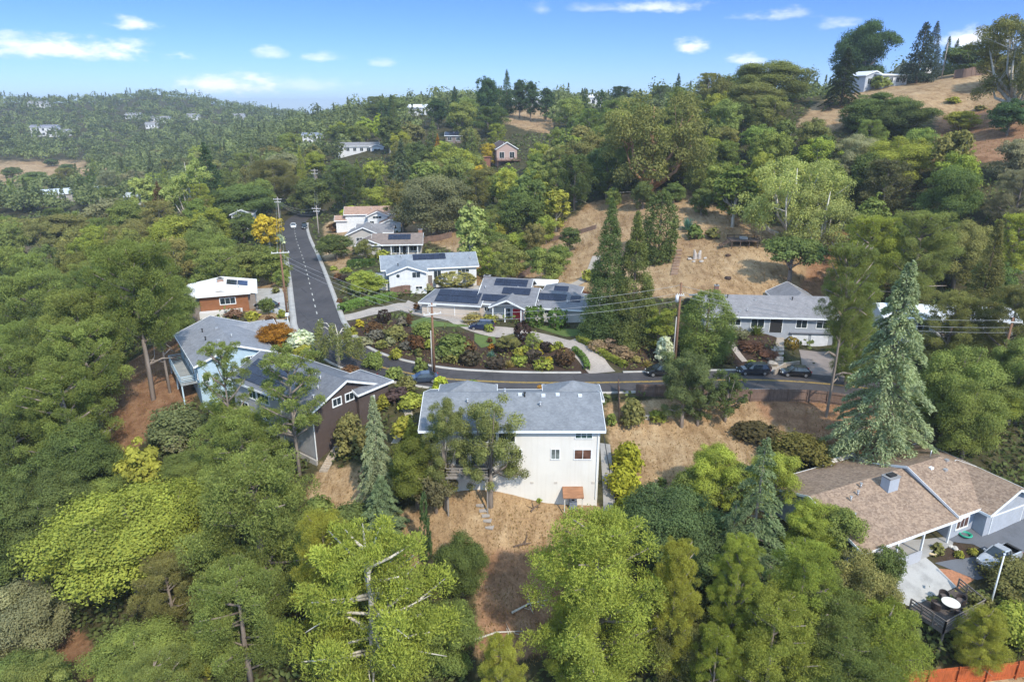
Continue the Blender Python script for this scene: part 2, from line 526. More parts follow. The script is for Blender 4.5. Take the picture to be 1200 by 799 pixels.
for px, py, w, h, amt in [(65, 52, 95, 16, 1.0), (20, 47, 60, 13, .8), (156, 26, 24, 10, .9), (268, 95, 62, 16, 1.05), (250, 96, 40, 12, .8), (322, 61, 22, 9, .55), (374, 66, 28, 7, .55), (350, 96, 60, 12, .38),
                          (812, 52, 18, 12, 1.0), (870, 68, 22, 9, .8), (772, 6, 52, 9, .7), (910, 16, 36, 8, .6), (985, 26, 22, 8, .45), (1140, 43, 36, 13, 1.0), (445, 72, 16, 7, .4), (635, 8, 14, 9, .3), (690, 8, 40, 6, .3)]:
    a0, e0 = direction(px, py); aw = w / FOC * .98; eh = h / FOC
    da = wmath('DIVIDE', wmath('SUBTRACT', az, a0), aw)
    de = wmath('DIVIDE', wmath('SUBTRACT', el, e0 - eh * .35), eh)
    # flat bottom: below the middle a cloud thins out faster
    de = wmath('MULTIPLY', de, wmath('ADD', wmath('MULTIPLY', wmath('LESS_THAN', de, 0.), .9), 1.))
    r = wmath('SUBTRACT', 1., wmath('SQRT', wmath('ADD', wmath('MULTIPLY', da, da), wmath('MULTIPLY', de, de))))
    m = wmath('ADD', r, wmath('MULTIPLY', wmath('SUBTRACT', lump, .5), 2.4))
    m = wmath('ADD', m, wmath('MULTIPLY', wmath('SUBTRACT', fine, .5), .8))
    s = wn('ShaderNodeMapRange', interpolation_type='SMOOTHSTEP'); wt.links.new(m, s.inputs[0])
    s.inputs[1].default_value = -.12; s.inputs[2].default_value = 1.15; s.inputs[3].default_value = 0; s.inputs[4].default_value = amt
    g = wmath('GREATER_THAN', r, -.9)
    v = wmath('MULTIPLY', s.outputs[0], g)
    mask = v if mask is None else wmath('MAXIMUM', mask, v)
mask = wmath('MINIMUM', mask, .95)
def band(a, b):
    x = wn('ShaderNodeMapRange', interpolation_type='SMOOTHSTEP'); wt.links.new(el, x.inputs[0]); x.inputs[1].default_value = a; x.inputs[2].default_value = b
    return x.outputs[0]
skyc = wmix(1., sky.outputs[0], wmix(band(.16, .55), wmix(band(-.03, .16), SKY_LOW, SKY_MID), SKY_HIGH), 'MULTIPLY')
cloudc = wmix(fine, CLOUD_LO, CLOUD_HI)
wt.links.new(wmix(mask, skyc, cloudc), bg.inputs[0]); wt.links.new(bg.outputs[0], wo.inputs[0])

S.view_settings.view_transform = 'Standard'; S.view_settings.look = 'None'
S.view_settings.gamma = 1; S.view_settings.exposure = EXPOSURE
S.cycles.use_denoising = True
S.cycles.max_bounces = 9; S.cycles.diffuse_bounces = 6; S.cycles.glossy_bounces = 2; S.cycles.transmission_bounces = 6; S.cycles.volume_bounces = 0
S.cycles.transparent_max_bounces = 6
S.cycles.caustics_reflective = False; S.cycles.caustics_refractive = False
S.render.use_persistent_data = False

# ------------------------------------------------------------------- ground
build_height()
GZONES = {   # what the bare ground is made of, by outline of each patch
 'dry': [([(640, 348), (655, 300), (652, 268), (690, 238), (725, 228), (800, 218), (845, 244), (880, 262), (985, 272), (995, 352)], 100, 260), ([(545, 318), (560, 300), (650, 300), (650, 348)], 100, 200),
         ([(712, 482), (760, 466), (985, 462), (1075, 500), (1090, 545), (980, 552), (900, 525), (860, 575), (760, 590), (715, 530)], 50, 110),
         ([(445, 650), (470, 598), (560, 566), (700, 584), (722, 612), (660, 650), (650, 760), (560, 770), (565, 650), (505, 664)], 40, 80),
         ([(225, 575), (240, 535), (275, 530), (275, 580)], 50, 110), ([(355, 600), (365, 545), (420, 545), (440, 600), (400, 615)], 50, 100),
         ([(1060, 799), (1080, 783), (1230, 783), (1230, 830), (1060, 830)], 30, 70),
         ([(930, 150), (955, 122), (1010, 104), (1090, 88), (1175, 70), (1240, 70), (1240, 190), (1130, 182), (1090, 130), (1030, 130), (985, 152)], 130, 260),
         ([(585, 142), (605, 120), (650, 118), (648, 158), (610, 150)], 330, 520), ([(700, 130), (880, 122), (880, 130), (700, 142)], 250, 400),
         ([(-20, 205), (-20, 183), (60, 186), (140, 196), (130, 214), (60, 222), (-20, 222)], 350, 760),
         ([(240, 222), (240, 205), (300, 205), (300, 222)], 240, 420),
         ([(465, 260), (640, 262), (660, 345), (560, 348), (545, 300), (480, 275)], 120, 230),
         ([(380, 262), (395, 258), (420, 272), (400, 330), (378, 300)], 120, 240),
         ([(285, 330), (335, 320), (340, 375), (290, 375)], 100, 170),
         ([(712, 470), (712, 520), (735, 520), (735, 470)], 60, 110)],
 'red': [([(556, 660), (665, 645), (665, 760), (556, 770)], 40, 70), ([(120, 440), (150, 425), (210, 385), (228, 470), (180, 505), (150, 535), (120, 510)], 70, 130),
         ([(40, 799), (50, 735), (110, 745), (130, 830), (40, 830)], 40, 90), ([(885, 462), (1000, 458), (1090, 500), (1090, 550), (1010, 552), (940, 505), (885, 490)], 50, 115),
         ([(935, 350), (955, 280), (995, 268), (1000, 352)], 100, 180), ([(560, 650), (650, 640), (650, 760), (565, 760)], 40, 70),
         ([(1080, 190), (1100, 140), (1240, 110), (1240, 190)], 120, 260)],
 'mulch': [([(388, 384), (440, 370), (520, 388), (640, 398), (700, 440), (600, 440), (500, 432), (430, 414)], 90, 150), ([(672, 400), (700, 390), (800, 390), (775, 436), (735, 436)], 90, 150),
           ([(850, 392), (915, 386), (918, 437), (865, 437)], 90, 140), ([(1085, 655), (1100, 632), (1152, 640), (1150, 660), (1110, 668)], 50, 80)],
}


def ground_masks(X, Y, Z):
    dep = Y * CP - (Z - CAMZ) * SP
    dep = np.where(dep < 1, 1, dep)
    px = 600 + FOC * X / dep; py = 399.5 - FOC * (Y * SP + (Z - CAMZ) * CP) / dep
    out = {}
    for k, polys in GZONES.items():
        m = np.zeros(X.shape)
        for poly, d0, d1 in polys:
            m = np.maximum(m, (in_poly(px, py, poly) & (Y > d0 * .8) & (Y < d1)).astype(float))
        for _ in range(2):                               # soften the edge by a cell or two
            p = np.pad(m, 1, mode='edge')
            m = (p[:-2, 1:-1] + p[2:, 1:-1] + p[1:-1, :-2] + p[1:-1, 2:] + 2 * m) / 6
        out[k] = m
    return out


def ground():
    nx, ny = len(GX), len(GY)
    x, y = np.meshgrid(GX, GY)
    V = np.stack([x, y, GH], -1).reshape(-1, 3)
    i, j = np.meshgrid(np.arange(nx - 1), np.arange(ny - 1))
    a = (j * nx + i).ravel()
    me = mesh_np('ground', V, np.stack([a, a + 1, a + nx + 1, a + nx], -1), smooth=True)
    global GM
    GM = ground_masks(x, y, GH)
    for k, m in GM.items():
        at = me.attributes.new(k, 'FLOAT', 'POINT'); at.data.foreach_set('value', m.ravel().astype(np.float32))
    t = NT('earth'); c = t.coord()
    n1 = t.noise(c, .09, 6, .62); n2 = t.noise(c, .6, 6, .68); n3 = t.noise(c, 4.5, 5, .7)
    litter = t.ramp(n2, [(.3, (.035, .028, .016)), (.5, (.06, .055, .025)), (.7, (.10, .085, .042))])
    dry = t.ramp(t.mix(.5, n1, n2), [(.34, (.205, .125, .068)), (.48, (.325, .215, .116)), (.6, (.41, .29, .17)), (.7, (.47, .365, .23))])
    dry = t.mix(1., dry, t.ramp(n3, [(.3, (.62, .6, .56)), (.52, (1, 1, 1)), (.75, (1.22, 1.2, 1.15))]), 'MULTIPLY')
    v = t.n('ShaderNodeTexVoronoi'); v.inputs['Scale'].default_value = 1.6; v.inputs['Randomness'].default_value = 1; t.l(c, v.inputs['Vector'])
    dry = t.mix(1., dry, t.ramp(v.outputs['Distance'], [(.04, (.72, .68, .62)), (.14, (1, 1, 1))]), 'MULTIPLY')
    gul = t.noise(c, .8, 5, .6, stretch=(1.3, .16, 1)); dry = t.mix(1., dry, t.ramp(gul, [(.36, (.74, .70, .66)), (.5, (1, 1, 1)), (.66, (1.1, 1.08, 1.04))]), 'MULTIPLY')
    red = t.ramp(n2, [(.3, (.15, .075, .042)), (.5, (.26, .14, .078)), (.72, (.36, .22, .13))])
    red = t.mix(1., red, t.ramp(n3, [(.3, (.7, .68, .66)), (.7, (1.15, 1.12, 1.1))]), 'MULTIPLY')
    mul = t.ramp(n3, [(.3, (.03, .019, .013)), (.7, (.085, .055, .04))])
    def at(nm, sharp=.5):
        a = t.n('ShaderNodeAttribute', attribute_name=nm).outputs['Fac']
        b = t.math('ADD', a, t.math('MULTIPLY', t.math('SUBTRACT', n2, .5), 1.1))
        mr = t.n('ShaderNodeMapRange', interpolation_type='SMOOTHSTEP'); t.l(b, mr.inputs[0]); mr.inputs[1].default_value = .3; mr.inputs[2].default_value = .7
        return mr.outputs[0]
    col = t.mix(at('dry'), litter, dry)
    col = t.mix(t.math('MULTIPLY', at('red'), .85), col, red); col = t.mix(at('mulch'), col, mul)
    m = t.bsdf(col, .97, bump=t.mix(.4, n2, n3), bstr=.8, bdist=.25, spec=.1)
    return tag(link('ground', me, mat=m), kind='structure')


ground()


def strip(name, line, offs, mat, lift, kind='structure', half_open=False):
    """sheet along a 3-D line, between the sideways offsets OFFS (metres, right positive); z from the line"""
    L = np.array(line); T = np.gradient(L[:, :2], axis=0); T /= np.linalg.norm(T, axis=1)[:, None] + 1e-9
    Nn = np.stack([T[:, 1], -T[:, 0]], -1)
    V = []
    for o in offs:
        V.append(np.concatenate([L[:, :2] + Nn * o, L[:, 2:3] + lift], 1))
    V = np.stack(V, 1); n, k = V.shape[:2]
    i, j = np.meshgrid(np.arange(k - 1), np.arange(n - 1)); a = (j * k + i).ravel()
    me = mesh_np(name, V.reshape(-1, 3), np.stack([a, a + 1, a + k + 1, a + k], -1)[:, ::-1], smooth=True)
    return tag(link(name, me, mat=mat), kind=kind)


def asphalt():
    t = NT('asphalt'); c = t.coord()
    n = t.noise(c, .16, 5); f = t.noise(c, 20, 3); s = t.noise(c, 1.2, 4, stretch=(1, .12, 1))
    a = t.ramp(n, [(.3, (.050, .045, .046)), (.7, (.075, .067, .067))])
    b = t.ramp(f, [(.3, (.8, .8, .8)), (.7, (1.15, 1.15, 1.15))])
    e = t.ramp(s, [(.35, (.9, .9, .9)), (.65, (1.06, 1.06, 1.06))])
    v = t.n('ShaderNodeTexVoronoi', feature='DISTANCE_TO_EDGE'); v.inputs['Scale'].default_value = .22; t.l(c, v.inputs['Vector'])
    cr = t.ramp(v.outputs['Distance'], [(.004, (.55, .55, .55)), (.014, (1, 1, 1))]); pt = t.noise(c, .05, 2, .4)
    a = t.mix(1., a, cr, 'MULTIPLY'); a = t.mix(1., a, t.ramp(pt, [(.46, (.84, .84, .85)), (.5, (1.06, 1.05, 1.04))]), 'MULTIPLY')
    return t.bsdf(t.mix(1., t.mix(1., a, b, 'MULTIPLY'), e, 'MULTIPLY'), .88, bump=f, bstr=.2, bdist=.01)


RLINE = smooth_line(ROAD[::6], 1.0)
strip('road', RLINE, [-RHW, -1.8, 0, 1.8, RHW], asphalt(), .10)


def nearest(line, x, y): return int(((line[:, 0] - x) ** 2 + (line[:, 1] - y) ** 2).argmin())
def rpart(p0, p1):
    """part of the road centre line between two pixels of it"""
    g0, g1 = G(*p0), G(*p1); a, b = nearest(RLINE, *g0[:2]), nearest(RLINE, *g1[:2])
    return RLINE[min(a, b):max(a, b) + 1]


def worn(col):
    t = NT('worn_line_paint'); n = t.noise(t.coord(), 2.6, 6, .75)
    return t.bsdf(t.ramp(n, [(.36, (.09, .085, .08)), (.47, scl(col, .8)), (.7, col)]), .8)
YEL = worn((.50, .32, .06)); WPT = worn((.56, .54, .47))
curve = rpart((402, 410), (1180, 477))
strip('centre_line', curve, [-.20, -.05], YEL, .108); strip('centre_line', curve, [.08, .23], YEL, .108)
st = rpart((345, 262), (396, 402))
dv, dfc, run = [], [], 0.
for k in range(0, len(st) - 2):
    if int(run / 1.8) % 3 == 0:
        d = st[k + 1, :2] - st[k, :2]; d = d / np.linalg.norm(d); nrm = np.array([d[1], -d[0]]) * .09
        b = len(dv)
        for q, sg in ((st[k], -1), (st[k], 1), (st[k + 1], 1), (st[k + 1], -1)):
            dv.append((q[0] + nrm[0] * sg, q[1] + nrm[1] * sg, q[2] + .108))
        dfc.append((b, b + 1, b + 2, b + 3))
    run += np.linalg.norm(st[k + 1, :2] - st[k, :2])
tag(link('lane_dashes', mesh_np('lane_dashes', np.array(dv), np.array(dfc)), mat=WPT), kind='structure')


def kerb(line, off, width, mat, name='kerb', h=.13):
    """raised strip with real faces on both sides"""
    L = np.array(line); T = np.gradient(L[:, :2], axis=0); T /= np.linalg.norm(T, axis=1)[:, None] + 1e-9
    Nn = np.stack([T[:, 1], -T[:, 0]], -1); sg = 1 if off > 0 else -1
    prof = [(off, -.05), (off, .10 + h), (off + sg * width, .10 + h), (off + sg * width, -.3)]
    V = np.stack([np.concatenate([L[:, :2] + Nn * o, L[:, 2:3] + z], 1) for o, z in prof], 1); n, k = V.shape[:2]
    i, j = np.meshgrid(np.arange(k - 1), np.arange(n - 1)); a = (j * k + i).ravel()
    me = mesh_np(name, V.reshape(-1, 3), np.stack([a, a + 1, a + k + 1, a + k], -1))
    return tag(link(name, me, mat=mat), kind='structure')


KC = concrete((.46, .43, .39))
kerb(rpart((352, 262), (396, 402)), -RHW, .9, KC, 'pavement')       # east side of the straight road
kerb(rpart((345, 300), (396, 402)), RHW, 1.1, KC, 'pavement')
kerb(rpart((402, 410), (690, 449)), -RHW, .55, KC); kerb(rpart((735, 448), (955, 450)), -RHW, .45, KC)
kerb(rpart((402, 410), (1100, 466)), RHW, .3, KC)


def sheet(name, pts, mat, lift=.06, kind='structure', res=1.0, flat=None):
    """ground-hugging sheet inside an outline of world points (x, y)"""
    bm = bmesh.new()
    f = bm.faces.new([bm.verts.new((p[0], p[1], 0)) for p in pts])
    bmesh.ops.triangulate(bm, faces=[f])
    for _ in range(6):
        e = [e for e in bm.edges if e.calc_length() > res * 1.6]
        if not e: break
        bmesh.ops.subdivide_edges(bm, edges=e, cuts=1); bmesh.ops.triangulate(bm, faces=bm.faces)
    for v in bm.verts: v.co.z = (Hh(v.co.x, v.co.y) if flat is None else flat) + lift
    bmesh.ops.recalc_face_normals(bm, faces=bm.faces)
    if sum(f.normal.z for f in bm.faces) < 0: bmesh.ops.reverse_faces(bm, faces=bm.faces)
    me = bpy.data.meshes.new(name); bm.to_mesh(me); bm.free()
    return tag(link(name, me, mat=mat), kind=kind)


def sheet_px(name, pix, mat, lift=.06, **k):
    return sheet(name, [G(*p) for p in pix], mat, lift, **k)


def path_px(name, pix, w, mat, lift=.06):
    g = [G(*p) for p in pix]; L = smooth_line(g, 1.0)
    offs = np.linspace(-w / 2, w / 2, 5)
    o = strip(name, L, offs, mat, 0)
    me = o.data; co_ = np.empty(len(me.vertices) * 3, np.float32); me.vertices.foreach_get('co', co_); co_ = co_.reshape(-1, 3)
    co_[:, 2] = Hv(co_[:, 0], co_[:, 1]) + lift
    me.vertices.foreach_set('co', co_.ravel()); me.update(); return o


def pavers(col):
    t = NT('pavers'); c = t.coord()
    b = t.n('ShaderNodeTexBrick'); b.inputs['Scale'].default_value = 2.2; t.l(c, b.inputs[0])
    b.inputs['Color1'].default_value = (*scl(col, .85), 1); b.inputs['Color2'].default_value = (*scl(col, 1.12), 1); b.inputs['Mortar'].default_value = (*scl(col, .6), 1)
    n = t.noise(c, .5, 5)
    return t.bsdf(t.mix(1., b.outputs['Color'], t.ramp(n, [(.3, (.85, .85, .86)), (.7, (1.1, 1.08, 1.05))]), 'MULTIPLY'), .9)


def lawn_mat():
    t = NT('lawn_grass'); c = t.coord(); n = t.noise(c, .8, 5); f = t.noise(c, 9, 4)
    return t.bsdf(t.mix(.45, t.ramp(n, [(.3, (.065, .10, .022)), (.7, (.115, .15, .036))]), t.ramp(f, [(.3, (.045, .08, .015)), (.7, (.14, .18, .05))])), .95, bump=f, bstr=.6, bdist=.05)


PAV = pavers((.40, .345, .30)); LAWN = lawn_mat(); CONC = concrete(); GCON = concrete((.33, .31, .29))
path_px('driveway', [(397, 374), (430, 367), (470, 358.5), (502, 361), (528, 371), (555, 383), (600, 390), (640, 396), (665, 403.5), (690, 418), (706, 437)], 4.2, PAV)
sheet_px('driveway_apron', [(478, 352), (538, 371), (533, 378), (500, 372), (470, 364)], PAV, .085)
path_px('footpath', [(664, 402), (685, 396), (710, 391)], 1.6, PAV, .075)
sheet_px('lawn', [(618, 381), (640, 388), (664, 395), (694, 391), (690, 387), (640, 382)], LAWN)
sheet_px('lawn', [(556, 391), (580, 395), (582, 402), (564, 408), (556, 400)], LAWN)
sheet_px('lawn', [(470, 379), (500, 371), (512, 377), (556, 383), (540, 380), (520, 383), (490, 386)], LAWN, .07)
sheet_px('lawn', [(412, 319), (436, 316), (440, 330), (418, 336)], LAWN)
# drive of the grey house on the right
sheet_px('driveway', [(936, 410), (980, 410), (999, 444), (942, 439)], concrete((.27, .225, .20)), .08)
# ------------------------------------------------------------------- houses
GLASS = glass_dark()
TRIM = paint(WHITE, .55, .05)
SOLAR = None
def solar_mat():
    t = NT('solar_cells'); c = t.coord()
    n = t.noise(c, .6, 2)
    return t.bsdf(t.ramp(n, [(.3, (.012, .015, .03)), (.7, (.02, .026, .05))]), .18, spec=.5)
SOLAR = solar_mat()
METAL = paint((.5, .5, .5), .45, .1, metal=.6)
DARK = paint((.03, .028, .027), .6)


class House:
    def __init__(s, name, label, xy, yaw, z, cat='house', group=None):
        s.root = empty(name, (xy[0], xy[1], z), yaw, label, cat, group)
        s.z = z; s.xy = xy; s.yaw = yaw
        s.bag = {}
    def mb(s, part, mat):
        k = (part, mat.name)
        if k not in s.bag: s.bag[k] = (MB(), mat)
        return s.bag[k][0]
    def world(s, x, y):
        c, n = math.cos(s.yaw), math.sin(s.yaw)
        return s.xy[0] + x * c - y * n, s.xy[1] + x * n + y * c
    def block(s, x0, x1, y0, y1, ze, rise, axis, wall, roof, ov=(.5, .5, .5, .5), hip=(0, 0), zb=-3.5, th=.17, trim=None, walls=None, fascia=True):
        """walls x0..x1, y0..y1 under a pitched roof; ov = overhang left, right, front, back; ze = height of the roof edge"""
        X0, X1, Y0, Y1 = x0 - ov[0], x1 + ov[1], y0 - ov[2], y1 + ov[3]
        sw = axis == 'y'
        if sw: a0, a1, b0, b1, A0, A1, B0, B1 = y0, y1, x0, x1, Y0, Y1, X0, X1
        else: a0, a1, b0, b1, A0, A1, B0, B1 = x0, x1, y0, y1, X0, X1, Y0, Y1
        P = (lambda a, b, z: (b, a, z)) if sw else (lambda a, b, z: (a, b, z))
        m = (B0 + B1) / 2; half = (B1 - B0) / 2; sl = rise / half
        zt = lambda b: ze + rise - abs(b - m) * sl - .01
        run0 = half if hip[0] else 0; run1 = half if hip[1] else 0
        R0, R1 = A0 + run0, A1 - run1
        if R0 > R1: R0 = R1 = (R0 + R1) / 2
        zin = lambda a, b: min(zt(b), ze + (a - A0) * rise / run0 if run0 else 99, ze + (A1 - a) * rise / run1 if run1 else 99)
        wm = lambda side: (walls or {}).get(side, wall)
        W = lambda side: s.mb('wall', wm(side))
        nm = ('l', 'r', 'f', 'b') if sw else ('f', 'b', 'l', 'r')     # b0 side, b1 side, a0 side, a1 side
        for b, side in ((b0, nm[0]), (b1, nm[1])):
            z = min(zt(b), ze + (a0 - A0) * rise / run0 if run0 else 99)
            z = zt(b) if not (hip[0] or hip[1]) else ze - .01 + .3 * sl
            W(side).face([P(a0, b, zb), P(a1, b, zb), P(a1, b, z), P(a0, b, z)])
        for a, side, h in ((a0, nm[2], hip[0]), (a1, nm[3], hip[1])):
            if h: pts = [P(a, b0, zb), P(a, b1, zb), P(a, b1, ze + .3 * sl - .01), P(a, b0, ze + .3 * sl - .01)]
            else: pts = [P(a, b0, zb), P(a, b1, zb), P(a, b1, zt(b1)), P(a, m, zt(m)), P(a, b0, zt(b0))]
            W(side).face(pts)
        rf = s.mb('roof', roof)
        up = lambda pts: [(p[0], p[1], p[2] + th) for p in pts]
        zr = ze + rise
        for bb in (B0, B1):
            q = [P(A0, bb, ze), P(A1, bb, ze), P(R1, m, zr), P(R0, m, zr)]
            if R0 == R1: q = q[:3]
            rf.solid(q, up(q))
        for h, aa, rr in ((hip[0], A0, R0), (hip[1], A1, R1)):
            if h:
                q = [P(aa, B0, ze), P(aa, B1, ze), P(rr, m, zr)]; rf.solid(q, up(q))
        if fascia:
            f = s.mb('fascia', trim or TRIM); e = .03
            hz = th / 2 - .02
            for bb, sg in ((B0, -1), (B1, 1)): f.bar(P(A0 - e, bb + sg * e, ze + hz), P(A1 + e, bb + sg * e, ze + hz), .05, th + .1)
            for h, aa, sg in ((hip[0], A0, -1), (hip[1], A1, 1)):
                if h: f.bar(P(aa + sg * e, B0, ze + hz), P(aa + sg * e, B1, ze + hz), .05, th + .1)
                else:
                    for bb, sb in ((B0, -1), (B1, 1)): f.bar(P(aa + sg * e, bb, ze + hz), P(aa + sg * e, m, zr + hz), .05, th + .1)
        info = dict(axis=axis, A0=A0, A1=A1, B0=B0, B1=B1, m=m, ze=ze, zr=zr, th=th, P=P, sl=sl, half=half)
        return info
    def slope(s, bl, side, a, t, lift=0.):
        """point on a roof slope: a metres along the ridge, t from the eave 0 to the ridge 1"""
        b = bl['B0'] + (bl['m'] - bl['B0']) * t if side == 0 else bl['B1'] + (bl['m'] - bl['B1']) * t
        n = math.sqrt(1 + bl['sl'] ** 2)
        sg = -1 if side == 0 else 1
        b += sg * lift * bl['sl'] / n
        return Vector(bl['P'](a, b, bl['ze'] + (bl['zr'] - bl['ze']) * t + bl['th'] + lift / n))
    def solar(s, bl, side, a0, a1, t0, t1, cols, rows, skip=()):
        m = MB()
        for i in range(cols):
            for j in range(rows):
                if (i, j) in skip: continue
                g = .06 / cols; h = .03 / rows
                ca, cb = a0 + (a1 - a0) * (i / cols + g * .25), a0 + (a1 - a0) * ((i + 1) / cols - g * .25)
                ta, tb = t0 + (t1 - t0) * (j / rows + h), t0 + (t1 - t0) * ((j + 1) / rows - h)
                lo = [s.slope(bl, side, ca, ta, .06), s.slope(bl, side, cb, ta, .06), s.slope(bl, side, cb, tb, .06), s.slope(bl, side, ca, tb, .06)]
                hi = [s.slope(bl, side, ca, ta, .11), s.slope(bl, side, cb, ta, .11), s.slope(bl, side, cb, tb, .11), s.slope(bl, side, ca, tb, .11)]
                m.solid(lo, hi)
        m.build('solar_panel', SOLAR, s.root)
    def vent(s, bl, side, a, t, kind='pipe', mat=None):
        p = s.slope(bl, side, a, t); m = MB()
        if kind == 'pipe': m.tube([p - Vector((0, 0, .1)), p + Vector((0, 0, .45))], .09, 8); m.tube([p + Vector((0, 0, .45)), p + Vector((0, 0, .55))], .15, 8)
        elif kind == 'box': m.box(p.x - .22, p.x + .22, p.y - .18, p.y + .18, p.z - .12, p.z + .16)
        else: m.box(p.x - .35, p.x + .35, p.y - .5, p.y + .5, p.z - .25, p.z + .14)
        m.build('skylight' if kind == 'sky' else 'roof_vent', mat or (GLASS if kind == 'sky' else METAL), s.root)
    def on(s, side, c, u, z, d=0.):
        return {'f': (u, c - d, z), 'b': (u, c + d, z), 'l': (c - d, u, z), 'r': (c + d, u, z)}[side]
    def slab(s, m, side, c, u0, u1, z0, z1, d0, d1):
        a = [s.on(side, c, u0, z0, d0), s.on(side, c, u1, z0, d0), s.on(side, c, u1, z1, d0), s.on(side, c, u0, z1, d0)]
        b = [s.on(side, c, u0, z0, d1), s.on(side, c, u1, z0, d1), s.on(side, c, u1, z1, d1), s.on(side, c, u0, z1, d1)]
        m.solid(a, b)
    def window(s, side, c, u0, u1, z0, z1, n=2, rows=1, fr=None, pane=None, t=.09):
        m = MB(); d0, d1 = -.05, .06
        s.slab(m, side, c, u0 - t, u1 + t, z1, z1 + t, d0, d1); s.slab(m, side, c, u0 - t, u1 + t, z0 - t, z0, d0, d1 + .03)
        s.slab(m, side, c, u0 - t, u0, z0, z1, d0, d1); s.slab(m, side, c, u1, u1 + t, z0, z1, d0, d1)
        for i in range(1, n):
            x = u0 + (u1 - u0) * i / n; s.slab(m, side, c, x - .03, x + .03, z0, z1, d0, d1 - .02)
        for i in range(1, rows):
            z = z0 + (z1 - z0) * i / rows; s.slab(m, side, c, u0, u1, z - .02, z + .02, d0, d1 - .025)
        w = m.build('window', fr or TRIM, s.root)
        g = MB(); s.slab(g, side, c, u0, u1, z0, z1, -.03, .012); g.build('pane', pane or GLASS, w)
        return w
    def door(s, side, c, u0, u1, z0, z1, mat, name='door', ribs=0, label=None, handle=True):
        m = MB()
        if ribs:
            h = (z1 - z0) / ribs
            for i in range(ribs): s.slab(m, side, c, u0, u1, z0 + i * h + .015, z0 + (i + 1) * h - .015, -.04, .05)
            s.slab(m, side, c, u0, u1, z0, z1, -.04, .025)
        else: s.slab(m, side, c, u0, u1, z0, z1, -.04, .05)
        o = m.build(name, mat, s.root)
        if label: o['label'] = label
        f = MB(); t = .1
        s.slab(f, side, c, u0 - t, u1 + t, z1, z1 + t, -.04, .07); s.slab(f, side, c, u0 - t, u0, z0, z1, -.04, .07); s.slab(f, side, c, u1, u1 + t, z0, z1, -.04, .07)
        f.build('door_frame', TRIM, o)
        if handle and not ribs:
            k = MB(); s.slab(k, side, c, u1 - .16, u1 - .1, z0 + .95, z0 + 1.1, .05, .1); k.build('handle', METAL, o)
        return o
    def chimney(s, x0, x1, y0, y1, z0, z1, mat):
        m = MB(); m.box(x0, x1, y0, y1, z0, z1); o = m.build('chimney', mat, s.root)
        c = MB(); c.box(x0 - .08, x1 + .08, y0 - .08, y1 + .08, z1, z1 + .12); c.build('chimney_cap', concrete((.3, .29, .28)), o)
        p = MB(); p.box(x0 + .25, x1 - .25, y0 + .2, y1 - .2, z1 + .12, z1 + .3); p.build('flue', DARK, o)
    def part(s, name, m, mat): return m.build(name, mat, s.root)
    def done(s):
        for (part, _), (m, mat) in s.bag.items():
            m.build(part, mat, s.root)
        return s


def post(m, x, y, z0, z1, w=.12): m.box(x - w / 2, x + w / 2, y - w / 2, y + w / 2, z0, z1)


def rail(m, pts, h=1.0, gap=1.4, boards=3):
    """post and board railing along local points"""
    for (a, b) in zip(pts, pts[1:]):
        a, b = Vector(a), Vector(b); n = max(1, int((b - a).length / gap))
        for i in range(n + 1):
            p = a.lerp(b, i / n); m.bar(p, p + Vector((0, 0, h)), .1)
        for k in range(boards):
            z = h * (k + 1) / boards - .02; m.bar(a + Vector((0, 0, z)), b + Vector((0, 0, z)), .06, .09 if k == boards - 1 else .05)


GREY_SH = shingle((.255, .268, .285)); GREY2 = shingle((.30, .31, .335)); SLATE = shingle((.20, .21, .235)); TAN_SH = shingle((.38, .275, .195), (.23, .155, .11)); SALMON = shingle((.47, .31, .23), (.33, .20, .15))
BROWN_SH = shingle((.27, .215, .185))

# 1 ---- the big pale house in the middle
h1 = House('stucco_house', 'tall cream stucco house with a long grey roof and two small peaks, in the middle', (-9.4, 65.6), 0, CAMZ - 40)
CREAM = stucco((.86, .81, .73))
b = h1.block(0, 18.8, 0, 10.2, 7.35, 2.05, 'x', CREAM, GREY_SH, zb=-5)
for cx in (4.25, 16.4):
    h1.block(cx - 2.9, cx + 2.9, 5.6, 9.2, 8.4, 1.5, 'y', CREAM, GREY_SH, hip=(1, 1), zb=2)
TEALG = glass_dark((.05, .08, .075)); BRG = glass_dark((.10, .05, .035))
h1.window('f', 0, 16.2, 17.95, 6.45, 7.2, 3, 2, pane=TEALG)
h1.window('f', 0, 13.65, 14.5, 3.95, 5.1, 2, pane=glass_dark((.16, .18, .17))); h1.window('f', 0, 16.15, 17.9, 3.95, 5.05, 2, pane=BRG)
for u in (7.4, 9.1): h1.window('f', 0, u, u + 1.3, 4.0, 5.1, 2)
for u in (6.0, 8.0): h1.window('f', 0, u, u + 1.7, 6.0, 7.0, 2)
h1.window('f', 0, .6, 1.5, 5.8, 6.9, 1)
h1.window('r', 18.8, 3, 4.2, 4.0, 5.1, 2); h1.window('r', 18.8, 6.5, 7.7, 4.0, 5.1, 2); h1.window('l', 0, 3, 4.5, 4.0, 5.1, 2)
for u in (3.3, 5.0): h1.door('f', 0, u, u + 1.3, 3.3, 5.4, GLASS, 'glass_door')
m = MB(); m.box(2.4, 7.0, -2.6, 0, 3.0, 3.2); dk = h1.part('balcony', m, wood((.3, .27, .24)))
m = MB(); rail(m, [(2.45, -.1, 3.2), (2.45, -2.5, 3.2), (6.95, -2.5, 3.2), (6.95, -.1, 3.2)]); post(m, 2.6, -2.4, -2, 3.0, .15); post(m, 6.8, -2.4, -2, 3.0, .15); m.build('railing', wood((.3, .27, .24)), dk)
